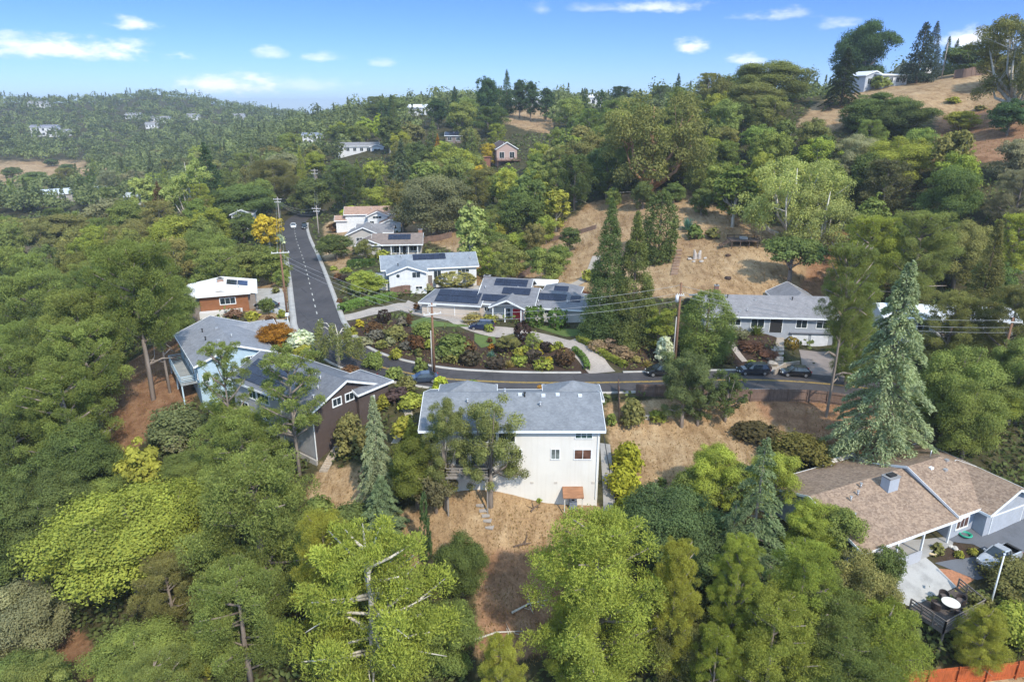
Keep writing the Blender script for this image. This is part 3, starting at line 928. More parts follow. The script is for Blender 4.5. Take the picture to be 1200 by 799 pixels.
for a, t in ((10.3, .93), (12.9, .9), (14.5, .93), (17.0, .9)): h1.vent(b, 0, a, t, 'box', paint((.62, .64, .66)))
h1.vent(b, 0, 12.5, .62); h1.vent(b, 0, 10.8, .88, mat=DARK); h1.vent(b, 0, 4.5, .7); h1.vent(b, 0, 8.6, .97)
for u in (11.4, 14.0, 18.1):
    m = MB(); h1.slab(m, 'f', 0, u, u + .35, .9, 1.15, -.02, .04); h1.part('wall_vent', m, paint((.55, .5, .44)))
for x in (18.6, .2):
    m = MB(); m.bar((x, -.08, -1), (x, -.08, 7.2), .09); h1.part('downpipe', m, TRIM)
h1.done()

# 2 ---- brown gabled house with solar roof
h2 = House('gabled_house', 'dark brown house with a grey roof of black solar panels behind a leaning pine', (-23.8, 74.4), R(53.1), CAMZ - 40.7)
BRN = siding((.10, .072, .062), .2, True); GRY = siding((.46, .44, .435), .2)
b = h2.block(0, 10, 0, 17, 6.2, 2.3, 'y', BRN, SLATE, walls={'l': GRY, 'b': GRY}, zb=-4)
h2.block(6.6, 11.7, -.5, 5, 6.25, 1.6, 'x', BRN, SLATE, zb=-4, hip=(0, 1))
for u in (3.0, 5.0): h2.window('f', 0, u, u + 1.2, 5.7, 6.6, 2, t=.14)
GRG = glass_dark((.03, .07, .05))
h2.window('l', 0, 9.0, 11.4, 4.55, 5.75, 3, pane=GRG, t=.14); h2.window('l', 0, 11.8, 13.4, 4.55, 5.75, 2, pane=GRG, t=.14)
h2.window('l', 0, 9.2, 11.2, 2.3, 3.4, 2, t=.12); h2.window('l', 0, 4.4, 5.2, 2.6, 3.7, 1, t=.12); h2.window('l', 0, 14, 15.4, 2.4, 3.4, 2, t=.12)
for x, y in ((-.06, .1), (-.06, 6.4)):
    m = MB(); m.bar((x, y, -2), (x, y, 6.0), .1); h2.part('downpipe', m, TRIM)
m = MB(); h2.slab(m, 'f', -.5, 8.6, 9.2, 4.5, 5.3, -.02, .14); h2.part('meter_box', m, paint((.5, .5, .48)))
h2.solar(b, 0, 5.2, 16.2, .12, .78, 9, 3, skip=((5, 2), (6, 2), (0, 0), (0, 1)))
for a, t in ((3.2, .8), (4.6, .86), (2.0, .55), (1.2, .3)): h2.vent(b, 0, a, t)
h2.vent(b, 0, 3.9, .55, 'box'); h2.done()

# 3 ---- pale blue house
h3 = House('balcony_house', 'pale blue house with broad grey roof and side balcony above red dirt', (-43.8, 88.6), R(33.4), CAMZ - 39.6)
BLU = siding((.48, .62, .70), .25)
b = h3.block(0, 10.3, 0, 16, 5.35, 2.15, 'y', BLU, GREY2, zb=-4)
h3.block(7.5, 13.5, 9.5, 16, 4.9, 1.5, 'x', BLU, GREY2, zb=-4)
h3.window('f', 0, 6.5, 7.8, 4.7, 5.4, 2); h3.window('f', 0, .5, 1.3, 2.9, 3.9, 1); h3.window('f', 0, 3.5, 4.9, 2.5, 3.6, 2); h3.window('l', 0, .6, 1.0, 3.2, 4.0, 1)
h3.door('l', 0, 3.2, 4.6, 2.4, 4.5, GLASS, 'glass_door'); h3.window('l', 0, 6.5, 8.5, 2.9, 4.3, 2); h3.window('l', 0, 10, 12, 2.9, 4.3, 2)
m = MB(); m.box(-2.2, 0, 2.2, 13.2, 2.1, 2.35); dk = h3.part('balcony', m, wood((.34, .36, .36)))
m = MB(); rail(m, [(-.1, 2.3, 2.35), (-2.1, 2.3, 2.35), (-2.1, 13.1, 2.35), (-.1, 13.1, 2.35)], boards=4); post(m, -2.05, 2.4, -3.5, 2.1, .18); post(m, -2.05, 7.5, -3.5, 2.1, .18); post(m, -2.05, 13, -3.5, 2.1, .18); m.build('railing', paint((.5, .62, .68)), dk)
h3.vent(b, 0, 7, .55, 'pipe', DARK); h3.vent(b, 0, 11, .6, 'pipe', DARK); h3.vent(b, 1, 4, .9); h3.vent(b, 0, 4.2, .78, 'box'); h3.vent(b, 0, 9.4, .92, 'box'); h3.done()

# 4 ---- low white-roofed house by the straight road
h4 = House('flat_roofed_house', 'low house with white roof and cedar boarded wall left of the straight road', (-58.0, 121.8), R(20), CAMZ - 37.8)
CEDAR = siding((.30, .125, .055), .22); WROOF = paint((.66, .62, .58), .85, .08)
b = h4.block(-2.2, 9.9, .4, 10.5, 4.2, 1.1, 'y', paint((.24, .2, .17)), WROOF, ov=(.4, .4, .2, .5))
h4.block(.2, 8.6, -.4, 3.6, 4.55, .35, 'x', CEDAR, paint((.8, .8, .8), .7, .05), ov=(.5, .5, .7, .3))
h4.window('f', -.4, 3.7, 6.3, 2.75, 3.85, 3, t=.13)
m = MB(); m.box(.0, 7.4, -2.0, -.42, -1.5, 1.75); h4.part('balcony_wall', m, stucco((.7, .67, .63)))
h4.solar(b, 1, 4.8, 8.6, .25, .85, 4, 2); h4.chimney(3.2, 4.3, 6.6, 7.5, 3, 5.9, stucco((.42, .28, .22))); h4.vent(b, 1, 3, .5); h4.vent(b, 0, 3, .3)
h4.window('r', 9.9, 3, 4.4, 2, 3.2, 2); h4.done()

# 5 ---- white two-storey house right of the straight road
h5 = House('clapboard_house', 'white two storey house with front gable, blue-grey roof and a row of solar panels', (-25, 135.5), R(12), CAMZ - 36.2)
WSID = siding((.78, .78, .77), .2); BGR = shingle((.30, .33, .365))
b = h5.block(-1, 18.6, 4, 12.2, 3.75, 2.2, 'x', WSID, BGR)
w = h5.block(0, 7.5, 0, 9, 3.75, 1.5, 'y', WSID, BGR)
h5.block(-3, 0, 1.2, 7, 2.3, .7, 'x', WSID, BGR)
h5.window('f', 0, 4.7, 6.3, 2.9, 4.0, 2); h5.window('f', 4, 14.6, 17, 2.6, 3.3, 3); h5.window('f', 4, 9.5, 11, 1.6, 3.2, 2); h5.window('f', 0, 5.3, 6.6, .5, 1.0, 2); h5.window('f', 0, 1.4, 2.6, .5, .9, 2)
m = MB(); m.tube([(1.8, .05, 3.4), (1.8, -.05, 3.4)], .35, 14); h5.part('round_window', m, GLASS)
h5.door('f', 4, 8.2, 9.1, .2, 2.3, paint((.2, .17, .15)))
h5.solar(b, 0, 5.4, 12.4, .56, .96, 5, 1)
h5.vent(b, 0, 3, .8); h5.vent(b, 0, 17.5, .5); h5.vent(b, 0, 14, .75, 'box'); h5.vent(w, 0, 3, .6, 'pipe', DARK)
h5.done()

# 6 ---- wide tan house with red door
h6 = House('ranch_house', 'wide single storey house with bright red front door and many solar panels', (-16.5, 120.2), R(-12.5), CAMZ - 36.5)
TANW = stucco((.62, .53, .44)); PALEW = stucco((.70, .66, .60)); CHAR = shingle((.235, .235, .25))
a = h6.block(0, 10.8, 0, 9, 2.5, 1.75, 'x', TANW, CHAR, hip=(1, 0))
b = h6.block(10.4, 20.4, 1.0, 10, 2.75, 2.15, 'x', TANW, CHAR)
c = h6.block(13.4, 19.1, .6, 8, 2.75, 1.45, 'y', PALEW, CHAR, ov=(.4, .4, 2.1, .3))
d = h6.block(19.3, 31.4, 1.2, 10.8, 2.5, 1.9, 'x', PALEW, CHAR, hip=(0, 1))
e = h6.block(9.2, 18, 8.6, 15.4, 3.1, 1.75, 'x', TANW, CHAR)
f = h6.block(21, 27.4, 8.5, 14.5, 3.1, 1.5, 'x', TANW, CHAR, hip=(1, 1))
h6.door('f', .6, 16.9, 18.7, .05, 2.3, paint((.52, .02, .03), .45), label='bright red double front door')
h6.window('f', .6, 15.2, 16.5, .1, 2.3, 2, 3); h6.window('f', 1.0, 11.6, 12.5, 1.4, 2.1, 2); h6.window('f', 1.2, 22.6, 23.4, 1.6, 2.2, 2); h6.window('f', 1.2, 25, 25.8, 1.6, 2.2, 2); h6.window('r', 18, 11.5, 12.8, 3.0, 3.9, 2)
h6.door('f', 0, 1.2, 6.2, 0, 2.15, stucco((.60, .52, .44)), 'garage_door', 4)
for x in (13.7, 15.9, 18.8):
    m = MB(); post(m, x, -1.2, -.3, 2.75, .2); h6.part('porch_post', m, TRIM)
m = MB(); m.box(13.5, 19, -2.6, .6, -.6, .04); m.box(14.6, 18.2, -3.2, -2.6, -.6, -.14); h6.part('porch_step', m, CONC)
h6.solar(a, 0, 2.4, 10.6, .1, .88, 8, 2); h6.solar(b, 0, 10.9, 15.6, .12, .5, 5, 1); h6.solar(b, 0, 14.2, 19.4, .55, .92, 5, 1)
h6.solar(d, 0, 20.6, 26.0, .42, .82, 5, 1); h6.solar(d, 0, 26.8, 28.6, .42, .76, 2, 1); h6.solar(e, 0, 11.2, 17.6, .08, .9, 6, 3); h6.solar(f, 0, 22.9, 25.6, .2, .7, 3, 1)
h6.chimney(8.7, 9.9, 11.4, 12.4, -1, 5.2, stucco((.34, .31, .31)))
for q, t in ((26.4, .35), (29.2, .6), (21.2, .3)): h6.vent(d, 0, q, t)
h6.vent(b, 0, 10.9, .8); h6.vent(a, 0, 6, .94, 'box'); h6.done()

# 7 ---- grey house over two garages
h7 = House('hillside_house', 'long blue-grey house with two white garage doors and a dark recessed entry', (33.6, 110.2), R(-4.5), CAMZ - 38.6)
BG = siding((.40, .42, .46), .22); LRF = shingle((.30, .29, .295), (.22, .205, .21))
b = h7.block(-1, 20.4, 0, 12.6, 5.1, 2.0, 'x', BG, LRF, ov=(.5, .5, .7, .5))
c = h7.block(13.6, 20.2, 4.4, 15.5, 5.3, 1.95, 'y', BG, LRF, hip=(1, 0))
h7.window('f', 0, 14.1, 15.8, 3.4, 4.7, 2, t=.12); h7.window('f', 0, 17.4, 19.4, 3.4, 4.7, 2, t=.12); h7.window('f', 0, 3.3, 4.9, 3.6, 4.6, 2, t=.12); h7.window('f', 0, 6.7, 8.8, 3.3, 4.7, 2, t=.12)
h7.door('f', 0, 9.8, 11.8, 2.5, 4.9, DARK, 'entry_door', label='dark recessed entry doors')
GW = paint((.66, .66, .68), .6)
h7.door('f', 0, 13.7, 16.2, 0, 2.15, GW, 'garage_door', 4); h7.door('f', 0, 16.9, 19.5, 0, 2.15, GW, 'garage_door', 4)
m = MB(); m.box(13.2, 20.3, -.35, -.02, 2.45, 2.62); h7.part('ledge', m, paint((.2, .2, .22)))
for q, t, k, mm in ((3.6, .85, 'pipe', DARK), (8.2, .75, 'box', None), (4.8, .2, 'box', None), (2.0, .2, 'box', None), (6.1, .25, 'pipe', None), (14.5, .8, 'pipe', DARK)): h7.vent(b, 0, q, t, k, mm)
h7.chimney(2.2, 2.9, 9.2, 9.9, 5, 8.0, stucco((.26, .14, .1)))
h7.done()

# 8 ---- brown-shingled house at the right
h8 = House('porch_house', 'grey house with mottled brown shingle roof, white porch posts and garage at right', (34.3, 55.0), R(24.3), CAMZ - 43.1)
LG = siding((.44, .46, .50), .2)
b = h8.block(-.6, 13.3, 2.3, 13.6, 2.75, 2.35, 'x', LG, TAN_SH, ov=(.4, .0, 2.2, .4))
c = h8.block(13.0, 24.2, .8, 12.4, 3.05, 2.55, 'x', LG, TAN_SH, hip=(0, 1), ov=(.15, .5, .6, .5))
d = h8.block(16.7, 24.3, -.4, 6, 2.95, 2.0, 'y', LG, TAN_SH, ov=(.6, .6, .6, 0))
h8.door('f', -.4, 17.7, 22.9, .05, 2.25, paint((.40, .42, .46), .6), 'garage_door', 4)
h8.window('f', .8, 13.9, 15.7, 1.0, 2.1, 3, t=.13, pane=BRG); h8.window('f', 2.3, 3.2, 5.0, .9, 2.0, 2); h8.window('f', 2.3, 8, 9.6, .9, 2.0, 2); h8.door('f', 2.3, 6.3, 7.3, .1, 2.15, paint((.25, .2, .17)))
for x in (.4, 4.4, 8.2, 12.3):
    m = MB(); post(m, x, .45, -.5, 2.72, .17); h8.part('porch_post', m, TRIM)
m = MB(); m.box(.2, 13, .2, 2.3, -1.2, .06); h8.part('porch_floor', m, CONC)
m = MB(); m.box(.6, 8.0, .12, .3, -1, .5); h8.part('porch_wall', m, stucco((.50, .50, .52)))
h8.chimney(8.0, 9.5, 4.9, 5.9, 3.0, 6.1, stucco((.44, .47, .52)))
for q, t in ((3.0, .75), (4.4, .8), (5.6, .9)): h8.vent(b, 0, q, t)
h8.vent(b, 0, 1.6, .5); h8.vent(b, 0, 1.0, .3, mat=TRIM); h8.vent(c, 0, 17, .75, 'box'); h8.vent(c, 0, 18.5, .9, 'box'); h8.vent(c, 0, 15.5, .85, 'box', TRIM)
m = MB(); p = h8.slope(c, 1, 17.5, .9); m.tube([p - Vector((0, 0, .3)), p + Vector((0, 0, .9))], .06); h8.part('flue_pipe', m, METAL)
h8.done()

# 9-11 ---- the three houses farther up the street
o = at_z(416, 287, CAMZ - 36.9)
h9 = House('low_house', 'low grey-roofed house in front of the salmon-roofed house', o[:2], R(3), CAMZ - 36.9)
GR3 = shingle((.29, .28, .285)); BEI = stucco((.50, .46, .41))
b = h9.block(-2, 7, 0, 9, 2.6, 2.2, 'y', BEI, GR3); h9.block(0, 10, 4, 11, 2.6, 1.9, 'x', BEI, GR3)
h9.window('f', 0, .5, 2.2, .9, 2.0, 2); h9.window('f', 0, 3.6, 5.2, .9, 2.0, 2); h9.vent(b, 1, 3, .6); h9.done()
o = at_z(456, 299.5, CAMZ - 36.6)
h10 = House('porch_column_house', 'house with brown roof, small solar array and white porch columns beyond the white house', o[:2], R(5), CAMZ - 36.6)
b = h10.block(-4, 8.3, 1.6, 9, 2.7, 2.1, 'x', BEI, BROWN_SH, ov=(.5, .5, 2.0, .5)); h10.block(-8, -2, 0, 6, 2.6, 1.5, 'y', BEI, BROWN_SH)
for x in (.6, 2.8, 5.0, 7.4):
    m = MB(); post(m, x, .1, -.4, 2.68, .2); h10.part('porch_column', m, TRIM)
h10.solar(b, 0, -.2, 5.6, .42, .9, 5, 2); h10.window('f', 1.6, 1.2, 2.6, .4, 2.1, 2); h10.window('f', 1.6, 5.4, 7, .9, 2.1, 2); h10.chimney(7.5, 8.5, 5.5, 6.5, 3, 5.6, stucco((.4, .2, .14)))
h10.door('f', 1.6, 3.4, 4.3, .1, 2.2, DARK); h10.done()
o = at_z(428, 270, CAMZ - 36.6)
h11 = House('gable_house', 'white house with salmon tile roof and stacked gables at the end of the street', o[:2], R(8), CAMZ - 36.6)
b = h11.block(-6, 9, 3, 11, 4.4, 1.9, 'x', WSID, SALMON); h11.block(1, 7, 0, 6, 4.2, 1.5, 'y', WSID, SALMON); h11.block(5, 11, -4.5, 2, 2.5, 1.4, 'y', WSID, SALMON); h11.block(-9, -6, 3, 8, 2.6, 1.2, 'x', WSID, SALMON)
h11.window('f', 0, 2.6, 5.2, 3.6, 4.3, 3); h11.window('f', 0, 1.6, 2.8, 1.6, 2.8, 2); h11.door('f', -4.5, 6, 9.8, 0, 2.1, TRIM, 'garage_door', 4); h11.vent(b, 0, 2, .6); h11.done()


def small_house(name, label, px, py, w, d, hgt, rise, yaw, wall, roof, axis='x', dist=None, wing=None, nwin=3, group=None, two=False, zb=-4, cat='house'):
    g = None
    for q in range(0, 40, 2):                      # first ground seen at or just under the foot of the walls
        g = G(px, py + q)
        if g and (not dist or g[1] < dist * 1.6): break
    if not g:
        k = dist / ray(px, py)[1]; g = (ray(px, py)[0] * k, dist, Hh(ray(px, py)[0] * k, dist))
    x, y, z = g
    if dist:
        k = max(.55, min(1.6, y / dist)); w *= k; d *= k; hgt *= k; rise *= k
        if wing: wing = tuple(q * k for q in wing)
    z = min(z, Hh(x, y + d * .5)) if Hh(x, y + d * .5) < z else z
    h = House(name, label, (x, y), R(yaw), z, cat, group)
    b = h.block(-w / 2, w / 2, 0, d, hgt, rise, axis, wall, roof, zb=zb)
    for i in range(nwin):
        u0 = -w / 2 + w * (i + .28) / nwin; ww = w / nwin * .45
        h.window('f', 0, u0, u0 + ww, hgt * (.62 if two else .35), hgt * (.88 if two else .8), 2)
        if two: h.window('f', 0, u0, u0 + ww, hgt * .14, hgt * .4, 2)
    if wing:
        wx, ww, wd, wh = wing; h.block(wx, wx + ww, -wd, 2, wh, rise * .7, 'y', wall, roof, zb=zb)
        h.window('f', -wd, wx + ww * .25, wx + ww * .75, wh * .3, wh * .75, 2)
    h.vent(b, 0, 0, .7)
    return h.done(), b


PINK = stucco((.50, .36, .31)); WST = stucco((.74, .73, .72)); DKR = shingle((.14, .105, .10)); LGR = paint((.62, .63, .66), .8)
hp, b = small_house('hillside_cottage', 'pink cottage with dark roof and a deck on the wooded hillside beside yellow trees', 594, 191, 8, 12, 5, 2.6, 14, PINK, DKR, 'y', dist=270, nwin=2)
hp.block(4, 9, 3, 12, 3.6, 1.7, 'x', PINK, DKR); hp.done() if False else None
m = MB(); m.box(-4.6, 5, -3, 0, .9, 1.15); rail(m, [(-4.5, -.1, 1.15), (-4.5, -2.9, 1.15), (4.9, -2.9, 1.15)]); post(m, -4.4, -2.8, -4, .9, .2); post(m, 4.8, -2.8, -4, .9, .2); hp.part('deck', m, wood((.16, .09, .07)))
m = MB(); m.box(-11, -7, -1, 2, -3, 2.4); m.box(-11.4, -6.6, -1.4, 2.4, 2.4, 2.6); hp.part('shed', m, paint((.22, .1, .07)))
for (_, _n), (mm, mt) in list(hp.bag.items()): pass

small_house('hilltop_house', 'pale blue-grey cabin at the edge of the dry hilltop below the tall oak', 1023, 104, 6.5, 6, 3.4, 1.3, 18, siding((.52, .55, .60), .2), LGR, 'y', dist=212, nwin=2)
small_house('hilltop_house', 'white flat house with a window band behind trees at the highest hilltop', 1047, 79, 9, 7, 3.4, .5, 5, WST, LGR, 'x', dist=250, nwin=4)
small_house('ridge_house', 'white house with light roof among dark trees on the middle ridge', 494, 135, 16, 9, 4, 1.7, -8, WST, LGR, 'x', dist=415, wing=(2, 6, 3, 3), nwin=4)
small_house('ridge_house', 'long low building with pale metal roof on the bare middle ridge', 622, 121, 22, 9, 4, 1.4, 4, paint((.42, .42, .44)), paint((.62, .68, .74), .5), 'x', dist=432, nwin=6)
small_house('ridge_house', 'small white house at the right end of the middle ridge', 695, 114, 10, 8, 5, 1.6, 0, WST, LGR, 'x', dist=395, nwin=3)
small_house('valley_house', 'long white house with grey roof among oaks above the far end of the street', 420, 180, 19, 8, 3.2, 1.6, 8, WST, GR3, 'x', dist=335, wing=(6, 6, 4, 3), nwin=6)
small_house('valley_house', 'two storey white house left of the round oaks on the far slope', 366, 168, 11, 7, 4.4, 1.4, 4, WST, shingle((.24, .27, .33)), 'x', dist=420, nwin=4, two=True)
small_house('valley_house', 'tiny white house alone in dark trees left of the street', 333, 188, 9, 7, 4, 1.4, -10, WST, DKR, 'x', dist=345, nwin=3)
small_house('valley_house', 'small house with blue panel roof hidden in the trees below the middle ridge', 532, 168, 8, 7, 3.4, 1.6, 0, paint((.2, .16, .14)), SOLAR, 'x', dist=345, nwin=2)
small_house('mansion', 'big white villa with tall windows high on the far left hill', 52, 160, 24, 12, 9, 2.2, 10, WST, shingle((.25, .25, .3)), 'x', dist=735, nwin=5, two=True, zb=-8, wing=(6, 9, 5, 7))
for px, py, w, lab in ((155, 140, 16, 'white house at the left of the hillside trio on the far ridge'), (187, 144, 20, 'broad white house at the right of the hillside trio on the far ridge'), (178, 151, 13, 'lowest white house of the hillside trio on the far ridge'), (43, 127, 18, 'pale house just under the far ridge at left'), (225, 141, 13, 'small pale house right of the trio on the far ridge'), (278, 141, 14, 'grey-white house half hidden near the far ridge peak'), (73, 160, 9, 'white outbuilding right of the white villa')):
    small_house('ridge_house', lab, px, py, w, 10, 5, 2.2, rnd.uniform(-15, 15), WST, GR3, 'x', dist=840 if px > 100 else 760, nwin=4, zb=-8)
SILVER = paint((.50, .54, .60), .4, .06)
sh, b = small_house('long_hall', 'long building with silver metal roof in the left valley', 76, 237, 44, 13, 4.2, 2.2, 40, paint((.36, .33, .3)), SILVER, 'x', dist=365, nwin=9, cat='building')
small_house('long_hall', 'low beige building between trees in the left valley', 163, 240, 13, 8, 3, 1.2, 4, paint((.42, .40, .35)), paint((.36, .37, .34)), 'x', dist=268, nwin=3, cat='building')
small_house('hidden_house', 'dark-roofed house half hidden by trees left of the white-roofed house', 222, 322, 9, 8, 4.6, 1.6, 20, paint((.10, .11, .13)), shingle((.07, .075, .085)), 'x', dist=143, nwin=2)
small_house('hidden_house', 'pale house with grey roof glimpsed left of the yellow tree', 285, 268, 5.5, 8, 4, 1.4, 12, WST, GR3, 'y', dist=196, nwin=2)
small_house('hidden_house', 'white house hidden behind the pines right of the blue-grey house', 1110, 397, 22, 8, 3.4, 1.6, -8, WST, paint((.74, .75, .78), .5), 'x', dist=116, nwin=5)
# --------------------------------------------------------------- smaller things
def loft(m, rings, close=True, smooth=False):
    """skin a list of equal rings of points"""
    k = len(rings[0])
    for a, b in zip(rings, rings[1:]):
        for i in range(k):
            j = (i + 1) % k; m.face([a[i], a[j], b[j], b[i]], smooth)
    if close: m.face(list(reversed(rings[0]))); m.face(rings[-1])


RUBBER = paint((.02, .02, .02), .8); RIM = paint((.45, .45, .46), .35, .1, metal=.7); CARGLASS = glass_dark((.022, .03, .036)); LAMP = paint((.7, .7, .68), .2); TAIL = paint((.35, .02, .02), .3)
CARN = [0]
def car(kind, x, y, yaw, col, label, L=4.6, lift=.0):
    z = Hh(x, y) + lift
    t = empty('parked_car', (x, y, z), yaw, label, 'car' if kind != 'pickup' else 'pickup truck', 'cars parked around the houses')
    pm = NT('car_paint'); cm = pm.bsdf(col, .25, .25, spec=.6); pm.p.inputs['Coat Weight'].default_value = .6; pm.p.inputs['Coat Roughness'].default_value = .05
    s = L / 4.6; H = {'suv': 1.68, 'sedan': 1.44, 'hatch': 1.5, 'pickup': 1.75}[kind]
    belt = {'suv': 1.06, 'sedan': .93, 'hatch': .95, 'pickup': 1.1}[kind]
    ring = lambda X, w, zb, zt: [(X, -w, zb + .14), (X, -w * .9, zb), (X, w * .9, zb), (X, w, zb + .14), (X, w * 1.0, (zb + zt) / 2 + .05), (X, w * .94, zt - .05), (X, w * .8, zt), (X, -w * .8, zt), (X, -w * .94, zt - .05), (X, -w, (zb + zt) / 2 + .05)]
    hood = belt - .1
    st = [(2.3, .72, .3, .62), (2.18, .85, .22, .74), (1.7, .9, .2, hood), (1.0, .91, .2, belt), (0, .92, .2, belt + .01), (-1.2, .92, .2, belt + .03), (-1.9, .9, .2, belt + (.03 if kind != 'sedan' else .04)), (-2.2, .86, .25, belt - .05), (-2.3, .76, .34, belt - .25)]
    m = MB(); loft(m, [ring(X * s, w, zb, zt) for X, w, zb, zt in st], smooth=True)
    body = m.build('body', cm, t)
    tail = {'suv': (-2.1, -1.75), 'sedan': (-1.75, -1.0), 'hatch': (-2.1, -1.5), 'pickup': (-.55, -.45)}[kind]
    c0, c1 = 1.15, .35
    m = MB(); a = [(X * s, w, belt) for X, w in ((c0, .78), (.4, .86), (tail[0] * .5, .86), (tail[0], .76))]; b = [(X * s, w, H - .07) for X, w in ((c1, .6), (.1, .66), (tail[1] * .6, .66), (tail[1], .6))]
    ra = [(X, -w, z) for X, w, z in a] + [(X, w, z) for X, w, z in reversed(a)]; rb = [(X, -w, z) for X, w, z in b] + [(X, w, z) for X, w, z in reversed(b)]
    m.solid(ra, rb); m.build('windows', CARGLASS, t)
    m = MB(); rc = [(X * .97, y * .9, H) for X, y, z in rb]; m.solid([(X, y * 1.02, z) for X, y, z in rb], rc); m.build('roof', cm, t)
    m = MB()
    for (X0, X1) in ((c0, c1), (.0, -.02), (tail[0], tail[1])):
        for sg in (-1, 1): m.bar((X0 * s, sg * .8, belt), (X1 * s, sg * .635, H - .06), .08)
    m.build('pillars', cm, body)
    if kind == 'pickup':
        m = MB(); m.box(-2.2 * s, -.7 * s, -.72, .72, belt - .02, belt + .03); m.build('load_bed', DARK, t)
    for X in (1.42, -1.4):
        for sg in (-1, 1):
            m = MB(); m.tube([(X * s, sg * .70, .34), (X * s, sg * .93, .34)], .345, 16, cap=True); w = m.build('wheel', RUBBER, t)
            m = MB(); m.tube([(X * s, sg * .90, .34), (X * s, sg * .945, .34)], .21, 10); m.build('rim', RIM, w)
    for sg in (-1, 1):
        m = MB(); m.box(2.12 * s, 2.26 * s, sg * .66 - .15, sg * .66 + .15, .62, .74); m.build('headlight', LAMP, t)
        m = MB(); m.box(-2.29 * s, -2.15 * s, sg * .7 - .12, sg * .7 + .12, .78, .95); m.build('tail_light', TAIL, t)
        m = MB(); m.box(.82 * s, 1.0 * s, sg * 1.0 - .09, sg * 1.0 + .09, belt - .02, belt + .13); m.build('wing_mirror', cm, t)
    m = MB(); m.box(2.27 * s, 2.31 * s, -.26, .26, .42, .53); m.build('number_plate', TRIM, t)
    return t


def road_yaw(x, y):
    k = nearest(RLINE, x, y); a, b = RLINE[max(k - 2, 0)], RLINE[min(k + 2, len(RLINE) - 1)]
    return math.atan2(b[1] - a[1], b[0] - a[0])
def on_road(px, py, off):
    """a point OFF metres right of the centre line abreast of a pixel"""
    g = G(px, py); k = nearest(RLINE, g[0], g[1]); yw = road_yaw(g[0], g[1])
    return RLINE[k][0] + math.sin(yw) * off, RLINE[k][1] - math.cos(yw) * off, yw
BLK = (.012, .013, .016)
x, y, w = on_road(772, 437, -2.5); car('suv', x, y, w + math.pi, (.016, .018, .022), 'black off-road car parked on the bend with its nose left of the slim tree', 4.3, .1)
x, y, w = on_road(880, 440, -2.5); car('suv', x, y, w + math.pi, (.03, .032, .04), 'charcoal sport utility car parked in front of the brown garden bank', 4.75, .1)
x, y, w = on_road(931, 442, -2.5); car('hatch', x, y, w + math.pi, BLK, 'small black hatchback parked at the end of the garage driveway', 4.3, .1)
x, y, w = on_road(342, 267, .3); car('sedan', x, y, w, (.75, .75, .75), 'white car driving at the far end of the straight road', 4.6, .1)
x, y, w = on_road(357, 268, -3.2); car('suv', x, y, w, BLK, 'dark car at the far kerb beside the white moving car', 4.6, .1)
g = G(565, 386); car('suv', g[0], g[1], R(176), (.02, .03, .075), 'dark blue car parked in front of the house with the red door', 4.4, .06)
g = G(496, 447); car('sedan', g[0], g[1], R(190), (.04, .055, .085), 'dark blue-grey car half hidden by shrubs at the foot of the tall wooden pole', 4.3)
g = G(313, 361); car('sedan', g[0], g[1], R(165), BLK, 'dark sedan in the pale courtyard right of the white-roofed house', 4.6, .05)
g0, g1 = G(1157, 667), G(1181, 652); car('pickup', (g0[0] + g1[0]) / 2, (g0[1] + g1[1]) / 2, math.atan2(g0[1] - g1[1], g0[0] - g1[0]), (.42, .43, .45), 'silver pickup truck on the dark drive beside the flagpole', 5.0, .07)
g = G(972, 706); car('suv', g[0], g[1], R(40), (.7, .7, .7), 'white car under the trees at the left edge of the concrete patio', 4.5, .07)

# hard surfaces round the right-hand house
PATIO = concrete((.44, .425, .40)); TAR = concrete((.135, .14, .155))
sheet_px('driveway', [(1119, 627), (1146, 617), (1197, 602), (1240, 590), (1262, 628), (1215, 645), (1180, 652), (1172, 672), (1145, 680), (1095, 660), (1116, 656), (1150, 651), (1154, 645), (1140, 638), (1108, 634)], TAR, .07)
sheet_px('patio', [(1030, 659), (1075.5, 646), (1097, 664), (1121, 688), (1069, 712), (1040, 702), (1020, 680)], PATIO, .09)
sheet_px('gravel_bed', [(1097, 666), (1118, 668), (1142, 679), (1124, 690), (1120, 686)], paint((.33, .15, .08), .95, .3, scale=4), .05)
sheet_px('courtyard', [(296, 339), (330, 338), (337, 356), (338.5, 372), (300, 364)], concrete((.47, .44, .40)), .05)
sheet_px('driveway', [(286, 377), (338, 375), (342, 385), (318, 394), (284, 390)], concrete((.46, .44, .41)), .05)
path_px('side_path', [(709, 520), (711, 545), (713, 575), (714, 600)], 1.3, concrete((.36, .34, .32)))
path_px('footpath', [(853, 398), (862, 410), (873, 424)], 1.0, concrete((.45, .38, .32)))
path_px('footpath', [(535, 335), (562, 337), (590, 345)], 3.0, concrete((.50, .46, .41)), .05)
path_px('garden_path', [(470, 470), (480, 492), (462, 520)], 1.0, concrete((.42, .37, .3)), .05)
path_px('footpath', [(700, 300), (690, 322), (665, 338)], 2.2, concrete((.42, .36, .30)), .05)

